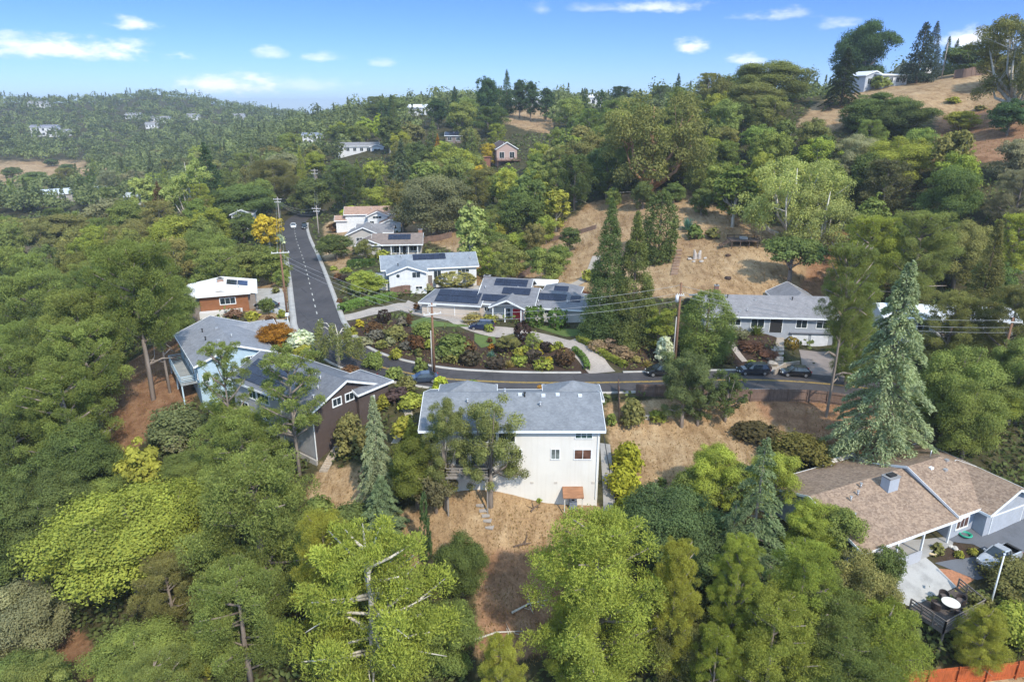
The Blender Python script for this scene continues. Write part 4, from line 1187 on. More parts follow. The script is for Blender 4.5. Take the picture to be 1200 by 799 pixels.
# fences
OLDW = wood((.20, .135, .105)); OLDW2 = wood((.24, .15, .11)); REDW = wood((.52, .13, .04)); GREYW = wood((.21, .185, .17))
def fence(name, label, pts, h, mat, cap=True, bw=.145, cat='fence'):
    """board fence along ground points"""
    line = smooth_line(pts, .5) if len(pts) > 2 else np.array([np.array(pts[0]) + (np.array(pts[1]) - np.array(pts[0])) * t for t in np.linspace(0, 1, max(3, int(np.hypot(pts[1][0] - pts[0][0], pts[1][1] - pts[0][1]) / .5)))])
    o = line[0].copy(); root = empty(name, (o[0], o[1], Hh(o[0], o[1])), 0, label, cat)
    oz = Hh(o[0], o[1])
    acc = np.concatenate([[0], np.cumsum(np.hypot(np.diff(line[:, 0]), np.diff(line[:, 1])))])
    at = lambda s: (np.interp(s, acc, line[:, 0]), np.interp(s, acc, line[:, 1]))
    m = MB(); s = 0
    while s + bw < acc[-1]:
        a, b = at(s + .006), at(s + bw - .006)
        za = Hh(*a) - oz; hh = h + rnd.uniform(-.02, .02)
        d = Vector((b[0] - a[0], b[1] - a[1])).normalized() * .012
        p = [(a[0] + d.y - o[0], a[1] - d.x - o[1]), (b[0] + d.y - o[0], b[1] - d.x - o[1]), (b[0] - d.y - o[0], b[1] + d.x - o[1]), (a[0] - d.y - o[0], a[1] + d.x - o[1])]
        m.solid([(q[0], q[1], za - .25) for q in p], [(q[0], q[1], za + hh) for q in p]); s += bw
    m.build('boards', mat, root)
    m = MB(); s = 0
    while s + 2.0 < acc[-1]:
        a, b = at(s), at(s + 2.0)
        for zz in (.4, h - .25): m.bar((a[0] - o[0], a[1] - o[1] - .07, Hh(*a) - oz + zz), (b[0] - o[0], b[1] - o[1] - .07, Hh(*b) - oz + zz), .05, .1)
        s += 2.0
    if m.v: m.build('rails', mat, root)
    s = 0
    while s <= acc[-1]:
        a = at(s); k = MB(); post(k, a[0] - o[0], a[1] - o[1] - .1, Hh(*a) - oz - .3, Hh(*a) - oz + h + .08, .12); k.build('post', mat, root); s += 2.6
    return root
PX = lambda *p: [G(*q) for q in p]
fence('board_fence', 'long weathered board fence below the road above the bare lot', PX((745, 464), (800, 466), (840, 468.5), (880, 470), (917, 470), (960, 472), (1000, 478), (1045, 486)), 1.8, OLDW)
fence('board_fence', 'short old fence running downhill between the cream house and the bare lot', PX((724, 458), (725, 478), (725.5, 499)), 1.7, OLDW2)
fence('board_fence', 'brown fence between the white house and the solar-roofed house', PX((458, 347), (482, 343.5), (508, 341)), 1.7, OLDW2)
fence('board_fence', 'dark fence at the foot of the grey oak behind the porch column house', PX((490, 288), (510, 283), (530, 278)), 1.7, OLDW)
fence('board_fence', 'reddish fence behind the right wing of the solar-roofed house', PX((655, 347), (672, 348), (692, 351)), 1.5, wood((.27, .13, .08)))
fence('board_fence', 'grey fence climbing the yard left of the white patio cover', PX((606, 330), (614, 325), (624, 319)), 1.5, OLDW)
fence('board_fence', 'bright orange-red fence along the bottom right edge', PX((985, 812), (1030, 808), (1085, 804), (1140, 799), (1230, 790)), 1.85, REDW)
fence('board_fence', 'dark fence along the top of the dry hill', [G(1117, 93), G(1136, 90), G(1157, 87)], 2.6, OLDW, bw=.3)
fence('board_fence', 'low wooden fence on the slope right of the yellow-green tree', PX((645, 283), (668, 277), (700, 268)), 1.1, OLDW, bw=.3)

# walls
def wall(label, pts, h, mat, th=.22, name='retaining_wall'):
    o = pts[0]; oz = Hh(o[0], o[1]); m = MB()
    for a, b in zip(pts, pts[1:]):
        d = Vector((b[0] - a[0], b[1] - a[1])).normalized() * th / 2
        p = [(a[0] + d.y, a[1] - d.x), (b[0] + d.y, b[1] - d.x), (b[0] - d.y, b[1] + d.x), (a[0] - d.y, a[1] + d.x)]
        za, zb = Hh(*a[:2]) - oz, Hh(*b[:2]) - oz; zs = (za, zb, zb, za)
        m.solid([(q[0] - o[0], q[1] - o[1], z - .6) for q, z in zip(p, zs)], [(q[0] - o[0], q[1] - o[1], z + h) for q, z in zip(p, zs)])
    w = m.build(name, mat); w.location = (o[0], o[1], oz)
    return tag(w, label, 'wall')
wall('angled white retaining wall behind the brown-shingled house', PX((972, 558), (973, 550), (997, 542), (1017, 551), (1040, 546)), 1.35, stucco((.68, .64, .58)))
wall('short pale wall end behind the white retaining wall', PX((1040, 547), (1056, 552)), 1.0, wood((.4, .28, .16)))
wall('low pale wall at the upper corner of the bare lot', PX((752, 491), (768, 490), (783, 488.5)), .5, concrete((.46, .43, .38)))
wall('low stone wall beside the garage driveway steps', PX((907, 440), (919, 432), (936, 430)), 1.0, concrete((.43, .36, .29)))
wall('grey retaining wall at the foot of the brown gabled house', PX((334, 526), (352, 535), (372, 545)), .6, concrete((.46, .42, .38)))

# steps
def steps(label, p0, p1, w, n, mat):
    a, b = Vector(G(*p0)), Vector(G(*p1)); d = (b - a); d.z = 0; ln = d.length; d.normalize(); m = MB()
    for i in range(n):
        q = a + d * (ln * (i + .5) / n); z = Hh(q.x, q.y) - a.z + .12
        l = ln / n / 2 + .02; s = Vector((d.y, -d.x, 0)) * w / 2; q = q - a
        r = [q - d * l - s, q + d * l - s, q + d * l + s, q - d * l + s]
        m.solid([(v.x, v.y, z - .5) for v in r], [(v.x, v.y, z) for v in r])
    o = m.build('garden_steps', mat); o.location = a; return tag(o, label, 'steps')
steps('pale stone steps climbing from the street to the dark entry', (911, 437), (913, 391), 1.6, 16, concrete((.43, .36, .29)))
steps('pale wooden steps running down beside the brown gable wall', (379, 553), (398, 521), 1.1, 12, wood((.45, .38, .30)))
steps('earth steps on the dirt slope left of the broken stump', (790, 322), (796, 292), 1.4, 9, wood((.3, .2, .14)))

# poles and wires
POLEW = bark_mat((.23, .125, .075), 'pole_wood'); POLEG = bark_mat((.36, .31, .27), 'pole_wood'); WIRE = paint((.33, .33, .33), .6)
def pole(label, base, htop, arms=((.6, 2.4),), mat=POLEW, yaw=0., riser=False, can=False, r=.2):
    x, y, z = base
    t = empty('utility_pole', (x, y, z), yaw, label, 'utility pole', 'wooden power poles')
    m = MB(); m.tube([(0, 0, -.5), (0, 0, htop * .5), (0, 0, htop)], [r, r * .9, r * .7], 8); m.build('pole', mat, t)
    for dz, w in arms:
        m = MB(); m.box(-w / 2, w / 2, -.22, -.1, htop - dz - .07, htop - dz + .07); c = m.build('crossarm', paint((.62, .6, .56), .8), t)
        for k in range(4):
            u = -w / 2 + .12 + (w - .24) * k / 3; q = MB(); q.tube([(u, -.16, htop - dz + .07), (u, -.16, htop - dz + .25)], .055, 6); q.build('insulator', TRIM, c)
    if riser:
        m = MB(); m.tube([(-.32, -.1, -.4), (-.32, -.1, htop * .62)], .08, 6); m.build('conduit', paint((.40, .37, .34), .7), t)
    if can:
        m = MB(); m.tube([(-.45, -.1, htop - 2.9), (-.45, -.1, htop - 1.9)], .25, 10); m.build('transformer', paint((.6, .6, .6), .5), t)
    return Vector((x, y, z)), htop, yaw, arms
def hfor(px, py, base):
    """height above BASE of the point of its vertical that is seen at height py"""
    x, y, z = base; lo, hi = 0, 60
    for _ in range(40):
        m = (lo + hi) / 2
        if proj(x, y, z + m)[1] > py: lo = m
        else: hi = m
    return lo
def pole_px(label, bx, by, ty, **k):
    b = G(bx, by); return pole(label, b, hfor(0, ty, b), **k)
P1 = pole_px('tall red-brown power pole at the kerb by the middle garden', 509, 437, 355, arms=((1.6, 2.6), (.35, 1.2)), yaw=R(20), riser=True)
P2 = pole_px('tall power pole behind the slim tree by the round green bush', 790, 434, 331, arms=((1.9, 1.1),), yaw=R(-5), riser=True, can=True)
P0 = pole_px('leaning-wire power pole at the left kerb of the straight road', 337, 372, 292, arms=((.6, 3.0),), yaw=R(15))
P4 = pole_px('power pole behind the yellow tree at the left of the road', 329, 269, 231, arms=((.7, 2.6), (1.6, 2.0)), yaw=R(10), mat=POLEG)
P5 = pole_px('power pole with double crossarm right of the far road end', 374, 279, 241, arms=((.9, 2.8), (1.7, 2.0)), yaw=R(-8), mat=POLEG)
P6 = pole_px('distant power pole among trees above the road end', 371, 228, 198, arms=((.6, 2.8), (1.8, 2.6)), mat=POLEG, r=.2)
P7 = pole_px('grey leaning-looking pole standing alone on the dry hilltop', 1103, 93, 50, arms=(), mat=POLEG)
P3 = pole_px('power pole hidden among the dense trees at the right edge', 1163, 470, 372, arms=((.6, 2.4),), yaw=R(-10))
P8 = pole_px('thin pole on the far left dry slope', 82, 221, 200, arms=((.6, 2.2),), mat=POLEG)
WN = ('topmost', 'middle', 'lowest')
def span(A, B, what, n=3, dz=(.5, 1.6, 2.6), sag=.9, r=.022):
    for k in range(n):
        a = A[0] + Vector((math.cos(A[2]) * (k - 1) * .5, math.sin(A[2]) * (k - 1) * .5, A[1] - dz[k])); b = B[0] + Vector((math.cos(B[2]) * (k - 1) * .5, math.sin(B[2]) * (k - 1) * .5, B[1] - dz[k]))
        m = MB(); pts = []
        for i in range(25):
            t = i / 24; p = a.lerp(b, t) - a; p.z -= 4 * sag * t * (1 - t); pts.append(p)
        m.tube(pts, r, 4)
        o = m.build('overhead_wire', WIRE); o.location = a; tag(o, f'{WN[k]} of the wires {what}', 'wire', 'overhead wires')
span(P1, P2, 'between the kerb pole and the pole by the green bush', r=.022)
span(P0, P1, 'crossing the straight road to the middle garden pole', r=.022)
span(P2, P3, 'in front of the blue-grey house', dz=(.4, 1.4, 2.1), r=.022, sag=1.6)
span(P4, P0, 'along the left kerb of the straight road'); span(P4, P5, 'over the far end of the road', dz=(.7, 1.6, 2.4), sag=1.6); span(P5, P6, 'climbing into the trees past the road end', sag=2)

# deck with table and chairs
dz_ = Hh(*G(1110, 692)[:2]) + .3
dc = [Vector(at_z(px, py, dz_)) for px, py in ((1066, 712), (1122, 688), (1152, 713), (1106, 739))]
ctr = sum(dc, Vector()) / 4
deck = empty('wooden_deck', ctr, 0, 'weathered grey raised deck with railings at the bottom right', 'deck')
DW = wood((.115, .095, .085)); DW2 = wood((.235, .20, .175))
dl = [p - ctr for p in dc]
m = MB(); nb = 24
for i in range(nb):
    t0, t1 = i / nb + .003, (i + 1) / nb - .003
    q = [dl[0].lerp(dl[3], t0), dl[1].lerp(dl[2], t0), dl[1].lerp(dl[2], t1), dl[0].lerp(dl[3], t1)]
    m.solid([(v.x, v.y, -.06) for v in q], [(v.x, v.y, 0) for v in q])
m.build('deck_boards', DW, deck)
m = MB()
for a, b in ((0, 3), (3, 2), (2, 1)):
    m.bar(dl[a] + Vector((0, 0, -.22)), dl[b] + Vector((0, 0, -.22)), .06, .3)
m.build('rim_joist', DW2, deck)
for a, b in ((0, 3), (3, 2), (1, 2)):
    m = MB(); A, B = dl[a], dl[b]; n = 3
    for i in range(n + 1):
        p = A.lerp(B, i / n); m.bar(p + Vector((0, 0, -.3)), p + Vector((0, 0, 1.05)), .12)
    for zz in (.35, .68, 1.02): m.bar(A + Vector((0, 0, zz)), B + Vector((0, 0, zz)), .06, .14)
    m.build('railing', DW2, deck)
for i, p in enumerate(dl):
    m = MB(); g = Hh(ctr.x + p.x, ctr.y + p.y) - ctr.z
    m.bar((p.x * .97, p.y * .97, min(g, -.5) - .4), (p.x * .97, p.y * .97, -.1), .16); m.build('support_post', DW2, deck)
tp = at_z(1112.5, 713, dz_)
t = empty('patio_table', tp, 0, 'round white patio table on the weathered deck', 'table')
m = MB(); m.tube([(0, 0, .70), (0, 0, .74)], .78, 28); m.build('tabletop', paint((.66, .62, .55), .5), t)
m = MB(); m.tube([(0, 0, .02), (0, 0, .7)], [.09, .07], 10); m.build('pedestal', DARK, t)
m = MB(); m.tube([(0, 0, 0), (0, 0, .04)], [.38, .34], 16); m.build('base', DARK, t)
WICK = paint((.045, .033, .030), .7, .3, scale=20); CUSH = paint((.12, .095, .085), .9)
def tub_chair(px, py, label):
    p = at_z(px, py, dz_); yaw = math.atan2(tp[1] - p[1], tp[0] - p[0])
    t = empty('patio_chair', p, yaw, label, 'chair', 'dark wicker tub chairs round the patio table')
    m = MB(); n = 18; ro, ri = .47, .40                       # barrel back, open towards the table
    rings = []
    for i in range(n + 1):
        a = R(50) + R(260) * i / n; h = .72 + .12 * math.cos(a - math.pi)
        c, s = math.cos(a), math.sin(a)
        rings.append([(ro * c * .9, ro * s * .9, .08), (ro * c, ro * s, h), (ri * c, ri * s, h), (ri * c, ri * s, .3)])
    loft(m, rings, smooth=False); m.build('backrest', WICK, t)
    m = MB(); m.tube([(.02, 0, .05), (.02, 0, .36)], [.40, .42], 18); m.build('seat', WICK, t)
    m = MB(); m.tube([(.03, 0, .36), (.03, 0, .45)], [.38, .36], 18); m.build('cushion', CUSH, t)
for px, py, lab in ((1105, 702, 'dark wicker tub chair at the far side of the white table'), (1096, 713, 'dark wicker tub chair at the left of the white table'), (1124, 722, 'dark wicker tub chair nearest the front railing of the deck'), (1125, 707, 'dark wicker tub chair at the right of the white table')):
    tub_chair(px, py, lab)
b = G(1157, 722); hh = hfor(0, 650, b)
t = empty('flagpole', b, 0, 'bare white flagpole beside the deck', 'flagpole')
m = MB(); m.tube([(0, 0, -.2), (0, 0, hh)], [.085, .055], 8); m.build('pole', TRIM, t)
m = MB(); m.tube([(0, 0, hh), (0, 0, hh + .12)], .1, 8); m.build('finial', paint((.6, .62, .7), .3), t)

# cooling unit under its little roof at the cream house
b = G(671, 597); sx, sy, sz = b
t = empty('lean_to_shelter', b, 0, 'small brown shingled shelter on thin posts against the cream wall', 'shelter')
m = MB(); m.solid([(-1.15, -.9, 1.95), (1.1, -.9, 1.95), (1.1, 1.5, 2.75), (-1.15, 1.5, 2.75)], [(-1.15, -.9, 2.05), (1.1, -.9, 2.05), (1.1, 1.5, 2.85), (-1.15, 1.5, 2.85)]); m.build('roof', wood((.34, .17, .09), False), t)
for x in (-.95, .95):
    m = MB(); post(m, x, -.65, -.4, 2.0, .1); m.build('post', paint((.62, .58, .52)), t)
t = empty('cooling_unit', (sx + .05, sy + .35, sz), 0, 'grey outdoor cooling unit under the small brown shelter', 'air conditioner')
m = MB(); m.box(-.42, .42, -.42, .42, 0, .95); m.build('cabinet', paint((.20, .23, .29), .5), t, .03)
m = MB(); m.tube([(0, 0, .95), (0, 0, .99)], .36, 18); m.build('fan_grille', paint((.6, .6, .6), .4), t)
m = MB(); m.tube([(0, 0, .99), (0, 0, 1.01)], .16, 12); m.build('fan_hub', DARK, t)
pos = [(563, 591), (566, 597), (569, 603), (571.5, 609), (574, 617)]
for i, (px, py) in enumerate(pos):
    g = G(px, py); m = MB(); a = rnd.uniform(-.3, .3); w, l = .42, .33
    pts = [(w * math.cos(a) * sx_ - l * math.sin(a) * sy_, w * math.sin(a) * sx_ + l * math.cos(a) * sy_) for sx_, sy_ in ((-1, -1), (1, -1), (1, 1), (-1, 1))]
    m.solid([(p[0], p[1], -.1) for p in pts], [(p[0], p[1], .05) for p in pts]); o = m.build('stepping_stone', concrete((.42, .37, .33))); o.location = g
    tag(o, f'{("first", "second", "third", "fourth", "lowest")[i]} flat stone from the cream wall in the stepping path', 'stepping stone', 'stepping stones below the cream house')
m = MB(); a, b = Vector((9.9, 66.5, CAMZ - 33.6)), Vector((10.6, 65.2, CAMZ - 37.5)); m.tube([Vector(), b - a], .05, 6); o = m.build('handrail', DARK); o.location = a; tag(o, 'black sloping handrail at the right corner of the cream house', 'handrail')

# flat white patio cover behind the solar house
g = G(637, 346)
t = empty('patio_cover', g, R(-8), 'flat white patio roof on posts behind the solar-roofed house', 'patio cover')
m = MB(); m.box(-2.8, 2.8, -2.2, 2.4, 2.5, 2.7); m.build('roof', paint((.80, .79, .76), .7, .05), t)
for x in (-2.5, 2.5):
    for y in (-1.9, 2.1):
        m = MB(); post(m, x, y, -1, 2.5, .16); m.build('post', paint((.6, .55, .48)), t)
# timber platform on the hillside
g = G(871, 288)
t = empty('timber_platform', g, R(-3), 'dark timber platform on posts on the bare hillside by the small oak', 'platform')
m = MB(); m.box(-3, 3, -1.2, 2.6, 1.1, 1.3); m.build('platform_floor', wood((.10, .075, .065), False), t)
m = MB(); rail(m, [(2.9, -1.1, 1.3), (2.9, 2.5, 1.3)], .7); rail(m, [(-2.9, 2.5, 1.3), (2.9, 2.5, 1.3)], .6); m.build('railing', wood((.09, .065, .055)), t)
for x in (-2.7, -.9, .9, 2.7):
    m = MB(); post(m, x, -1.0, -1.2, 1.1, .16); m.build('post', wood((.12, .09, .075)), t)
m = MB()
for k in range(6): m.box(-3.3 - .3 * k - .3, -3.3 - .3 * k, -.9, .5, .95 - .19 * k - .05, .95 - .19 * k)
m.bar((-3, -.95, 1.15), (-5.1, -.95, 0), .1, .2); m.bar((-3, .55, 1.15), (-5.1, .55, 0), .1, .2); m.build('steps', wood((.11, .075, .06)), t)
m = MB(); m.box(-.5, .9, .2, 1.6, 1.3, 1.75); o = m.build('storage_box', paint((.42, .4, .38))); o.location = g; tag(o, 'pale box on top of the dark timber platform', 'box')

# stones, stumps, odds and ends
def rock(px, py, s, col, label, name='garden_rock', cat='rock', grp=None, seed=0):
    g = G(px, py); bm = bmesh.new(); bmesh.ops.create_icosphere(bm, subdivisions=2, radius=s)
    rr = random.Random(seed + int(px * 7 + py))
    for v in bm.verts:
        v.co *= rr.uniform(.75, 1.15); v.co.z *= .65
    me = bpy.data.meshes.new(name); bm.to_mesh(me); bm.free()
    o = link(name, me, mat=concrete(col, 2.)); o.location = (g[0], g[1], g[2] + s * .2); return tag(o, label, cat, grp)
t = empty('broken_stump', G(817, 303), 0, 'pale split tree stump standing on the bare hillside', 'stump')
m = MB(); m.tube([(-.5, 0, -.3), (-.5, 0, .9), (-.75, 0, 1.9)], [.5, .4, .15], 7, smooth=False); m.build('left_split', bark_mat((.46, .40, .35)), t)
m = MB(); m.tube([(.4, 0, -.3), (.4, 0, .9), (.65, .2, 1.7)], [.5, .38, .2], 7, smooth=False); m.build('right_split', bark_mat((.46, .40, .35)), t)
for i, (px, py, s) in enumerate(((808, 304, .5), (813, 307, .4), (822, 307, .5), (826, 303, .4))): rock(px, py, s, (.5, .45, .4), 'pale chunk of wood debris round the split stump', 'wood_chunk', 'debris', 'debris round the split stump')
rock(853, 300, .6, (.1, .06, .04), 'small dark log on bare ground below the timber platform', 'log_piece', 'log'); rock(853, 327, .7, (.07, .045, .035), 'dark clump on the bare slope above the blue-grey house', 'log_piece', 'log')
for px, py, s in ((905, 428, .9), (901, 420, .7), (912, 422, .8), (905, 412, .6)): rock(px, py, s, (.42, .36, .3), 'pale boulder on the brown bank beside the stone steps', 'boulder', 'rock', 'boulders of the brown bank')
for px, py, s in ((1113, 640, .3), (1119, 643, .35), (1123, 646, .25)): rock(px, py, s, (.6, .56, .5), 'small white stone in the planted island by the porch', 'garden_rock', 'rock', 'white stones in the planted island')
def ring(name, px, py, r, w, mat, label, cat, lift=.1, turns=1):
    g = G(px, py); m = MB(); n = 20 * turns
    m.tube([((r + .03 * math.floor(i / 20)) * math.cos(i / 20 * 2 * math.pi), (r + .03 * math.floor(i / 20)) * math.sin(i / 20 * 2 * math.pi), .03 * (i / 20)) for i in range(n + 1)], w, 6)
    o = m.build(name, mat); o.location = (g[0], g[1], g[2] + lift); return tag(o, label, cat)
ring('garden_hose', 1131, 628, .5, .09, paint((.03, .33, .2), .5), 'coiled green hose on the dark drive near the porch', 'hose', .16, 3)
ring('planter_ring', 1090, 647, .55, .13, paint((.6, .47, .28), .8), 'tan planter ring beside the round shrub of the island', 'planter', .15)
t = empty('basketball_hoop', G(1085, 96), R(10), 'white basketball board on a pole on the hilltop', 'basketball hoop')
m = MB(); m.tube([(0, 0, -.5), (0, 0, 3.2)], .12, 6); m.build('pole', TRIM, t); m = MB(); m.box(-1.1, 1.1, -.3, -.15, 2.6, 4.4); m.build('backboard', TRIM, t)
m = MB(); m.tube([(.3 * math.cos(a / 2), -.7 + .3 * math.sin(a / 2), 2.9) for a in range(13)], .04, 5); m.build('hoop_rim', TAIL, t)
t = empty('mailbox', G(337.5, 377), 0, 'small white mailbox at the left kerb of the straight road', 'mailbox')
m = MB(); post(m, 0, 0, -.3, 1.1, .12); m.build('post', TRIM, t); m = MB(); m.box(-.25, .25, -.35, .35, 1.1, 1.5); m.build('box', TRIM, t)
for px, py, lab in ((450, 327, 'round grey'),): pass
# ------------------------------------------------------------ plant prototypes
# every prototype is 1 high and 1 wide; crowns are made of leaf-sized faces
def unit(v): return v / (np.linalg.norm(v, axis=-1, keepdims=True) + 1e-9)


ASP = [1.0]                          # height / width of the plant now being built
def leaves(P, Nn, L, Wd, rs, along=None):
    """kite-shaped leaves at P facing N; ALONG = preferred long axis"""
    n = len(P); k = np.array([1, 1, ASP[0]]); P = P * k
    r = along + rs.normal(size=(n, 3)) * .35 if along is not None else rs.normal(size=(n, 3))
    t = unit(r - (r * Nn).sum(1, keepdims=True) * Nn)
    b = np.cross(Nn, t)
    L = (L * rs.uniform(.7, 1.3, n))[:, None] * .5; Wd = (Wd * rs.uniform(.7, 1.3, n))[:, None] * .5
    V = np.stack([P - t * L, P + b * Wd - t * L * .1 + Nn * Wd * .25, P + t * L, P - b * Wd - t * L * .1 + Nn * Wd * .25], 1)
    return V.reshape(-1, 3) / k


def quads(V): return np.arange(len(V)).reshape(-1, 4)


def sphere(rs, n): return unit(rs.normal(size=(n, 3)))


def clumps(C, Rr, n, size, rs, flat=.75, asp=1.6, mode='leaf', squash_dir=None, keep=.35):
    """n leaves over clumps C with radii Rr (k,); returns verts and tone"""
    k = len(C); p = Rr ** 2; idx = rs.choice(k, n, p=p / p.sum())
    d = sphere(rs, n)
    low = d[:, 2] < -.2
    d[low, 2] *= rs.choice([1, -1], low.sum(), p=[keep, 1 - keep])
    rad = np.clip(rs.normal(.84, .2, n), .25, 1.42)
    P = C[idx] + d * np.array([1, 1, flat / ASP[0] ** .8]) * (Rr[idx] * rad)[:, None]
    tone = np.clip(rs.normal(.5, .13, k)[idx] + rs.normal(0, .09, n), 0, 1)
    if mode == 'leaf': V = leaves(P, unit(d * .85 + rs.normal(size=(n, 3)) * .36 + np.array([0, 0, .2])), size * asp, size, rs)
    elif mode == 'needle':                       # brush-like: long axis points out and up
        al = unit(d + rs.normal(size=(n, 3)) * .45 + np.array([0, 0, .4])); V = leaves(P, unit(np.cross(al, rs.normal(size=(n, 3))) + d * .35), size * 2.6, size * .85, rs, al)
    elif mode == 'hang':
        al = unit(np.array([0, 0, -.55]) + d * .6 + rs.normal(size=(n, 3)) * .5); V = leaves(P, unit(d * .7 + rs.normal(size=(n, 3)) * .5 + np.array([0, 0, .2])), size * 2.0, size * .85, rs, al)
    return V, tone


def limbs(ends, z0, r0, rs, base=None, bend=.12, n=7, start=None):
    """trunk and limbs as one mesh; ends = limb tips"""
    m = MB()
    top = max(e[2] for e in ends) if len(ends) else 1
    tr = base or [(0, 0, -.06), (.006, 0, z0 * .5), (0, .006, z0), (.004, 0, top * .93)]
    rr = [r0 * 1.25, r0, r0 * .8, r0 * .2]
    m.tube(tr, rr, n)
    for e in ends:
        s = start if start is not None else z0 * rs.uniform(.75, 1.15)
        p = Vector((0, 0, s)); q = Vector(tuple(float(v) for v in e)); mid = p.lerp(q, .5) + Vector((rs.uniform(-1, 1) * bend * .4, rs.uniform(-1, 1) * bend * .4, -bend * .3))
        m.tube([p, mid, q], [r0 * .42, r0 * .28, r0 * .09], 5)
    return m.mesh('limbs')


def pack(kind, Vs, tones, trunk, bark):
    V = np.concatenate(Vs); t = np.concatenate(tones)
    me = mesh_np('foliage', V, quads(V), t)
    me.materials.append(FOL); trunk.materials.append(BARK[bark])
    return me, trunk


def broad(seed, n, lumps=46, rb=(.11, .2), zc=.6, ax=(.5, .5, .4), size=.03, bark='grey', keep=.35, open_=0.):
    rs = np.random.RandomState(seed)
    lumps = int(lumps * ASP[0] ** .6)
    d = sphere(rs, lumps); d[:, 2] = np.where((d[:, 2] < -.45) & (rs.rand(lumps) < .35), -d[:, 2], d[:, 2])
    rad = rs.uniform(.62, .86, lumps)[:, None]
    C = d * np.array(ax) * rad + np.array([0, 0, zc]); Rr = rs.uniform(rb[0], rb[1], lumps)
    q = rs.rand(lumps) < .16; C[q] += d[q] * np.array(ax) * .22; Rr[q] *= .62
    C[:lumps // 6] = (d * np.array(ax) * .35 + np.array([0, 0, zc]))[:lumps // 6]; Rr[:lumps // 6] *= 1.4
    if open_: m = rs.rand(lumps) > open_; C, Rr = C[m], Rr[m]
    V, t = clumps(C, Rr, n, size, rs, keep=keep)
    return pack('broad', [V], [t], limbs(C[rs.choice(len(C), min(9, len(C)), False)], zc * .55, .035, rs), bark)


def pine(seed, n, z0=.2, nb=50, size=.013, top=.34, bark='grey', dead=3):
    """rounded irregular pine: tufted branches, bare wood seen between"""
    nb = int(nb * ASP[0] ** .6); rs = np.random.RandomState(seed); C, Rr, tips = [], [], []
    for i in range(nb):
        z = z0 + (1 - z0) * ((i + .5) / nb) ** .85; f = (z - z0) / (1 - z0)
        L = .5 * min(1, (f + .18) * 2.2) * (1 - f ** 2.1 * (1 - top)) * rs.uniform(.68, 1.08)
        a = i * 2.4 + rs.uniform(-.5, .5); up = rs.uniform(.05, .24) + .25 * f
        tip = np.array([math.cos(a) * L, math.sin(a) * L, min(z + up * L, 1.0)])
        tips.append(tip)
        for q in np.linspace(.5, 1, 3):
            C.append(np.array([math.cos(a) * L * q, math.sin(a) * L * q, z + up * L * q * q]) + rs.normal(size=3) * .02); Rr.append(rs.uniform(.055, .10) * (.7 + .5 * q) * (1 - .35 * f))
    C = np.array(C); C[:, 2] = np.minimum(C[:, 2], .97); Rr = np.array(Rr)
    V, t = clumps(C, Rr, n, size, rs, flat=.85, mode='needle', keep=.5)
    ch = rs.choice(nb, min(24, nb), False); m = MB()
    m.tube([(0, 0, -.05), (.01, 0, .3), (0, .012, .65), (0, 0, .96)], [.03, .024, .016, .005], 7)
    for c in ch:
        tp = tips[c]; L = np.hypot(tp[0], tp[1]); zb = max(tp[2] - L * .42, .1)
        m.tube([(0, 0, zb), (tp[0] * .5, tp[1] * .5, (zb + tp[2]) / 2 - .01), tuple(tp)], [.011, .008, .003], 5)
    for k in range(dead):
        a = rs.uniform(0, 6.28); z = rs.uniform(.15, z0 + (.25 if dead < 12 else .6)); L = rs.uniform(.2, .42) * (1 if dead < 12 else 1.15); m.tube([(0, 0, z), (math.cos(a) * L * .5, math.sin(a) * L * .5, z + .03), (math.cos(a + .2) * L, math.sin(a + .2) * L, z + rs.uniform(-.04, .08))], [.009, .006, .002], 5)
    return pack('pine', [V], [t], m.mesh('limbs'), bark)


def cedar(seed, n, size=.016, nb=80, z0=.05, droop=.12, sparse=.0, bark='grey', pw=.85, flatness=.2):
    """tiers of nearly level drooping sprays"""
    rs = np.random.RandomState(seed); P, D, B = [], [], []
    m = MB(); m.tube([(0, 0, -.05), (0, 0, .5), (0, 0, 1)], [.024, .015, .003], 7)
    per = n // nb
    for i in range(nb):
        z = z0 + (1 - z0) * ((i + rs.uniform(0, .6)) / nb); f = (z - z0) / (1 - z0)
        L = .5 * (1 - f) ** pw * rs.uniform(.72, 1.08) + .02
        if rs.rand() < sparse: continue
        a = i * 2.4 + rs.uniform(-.35, .35); k = int(per * (.4 + 1.3 * L / .5))
        s = rs.uniform(.12, 1, k) ** .7; w = rs.normal(0, 1, k) * .085 * (1.15 - s) * (L / .5) ** .5
        x = s * L; dz = .05 * s * L - droop * (L / .5) * s * s + rs.normal(0, .006, k) - np.abs(w) * .12
        P.append(np.stack([math.cos(a) * x - math.sin(a) * w, math.sin(a) * x + math.cos(a) * w, z + dz], -1))
        dd = np.stack([math.cos(a) - math.sin(a) * np.sign(w) * .8, math.sin(a) + math.cos(a) * np.sign(w) * .8, -.25 - .5 * s], -1); D.append(dd); B.append(np.full(k, rs.normal(.5, .1)))
        if rs.rand() < .5: m.tube([(0, 0, z), (math.cos(a) * L * .5, math.sin(a) * L * .5, z - droop * L * .35), (math.cos(a) * L * .9, math.sin(a) * L * .9, z - droop * L * 1.5)], [.007, .004, .001], 4)
    P = np.concatenate(P); D = unit(np.concatenate(D)); B = np.concatenate(B)
    N = unit(np.array([0, 0, 1.]) + rs.normal(size=P.shape) * flatness)
    V = leaves(P, N, size * 2.3, size * .8, rs, D)
    return pack('cedar', [V], [np.clip(B + rs.normal(0, .15, len(B)), 0, 1)], m.mesh('limbs'), bark)


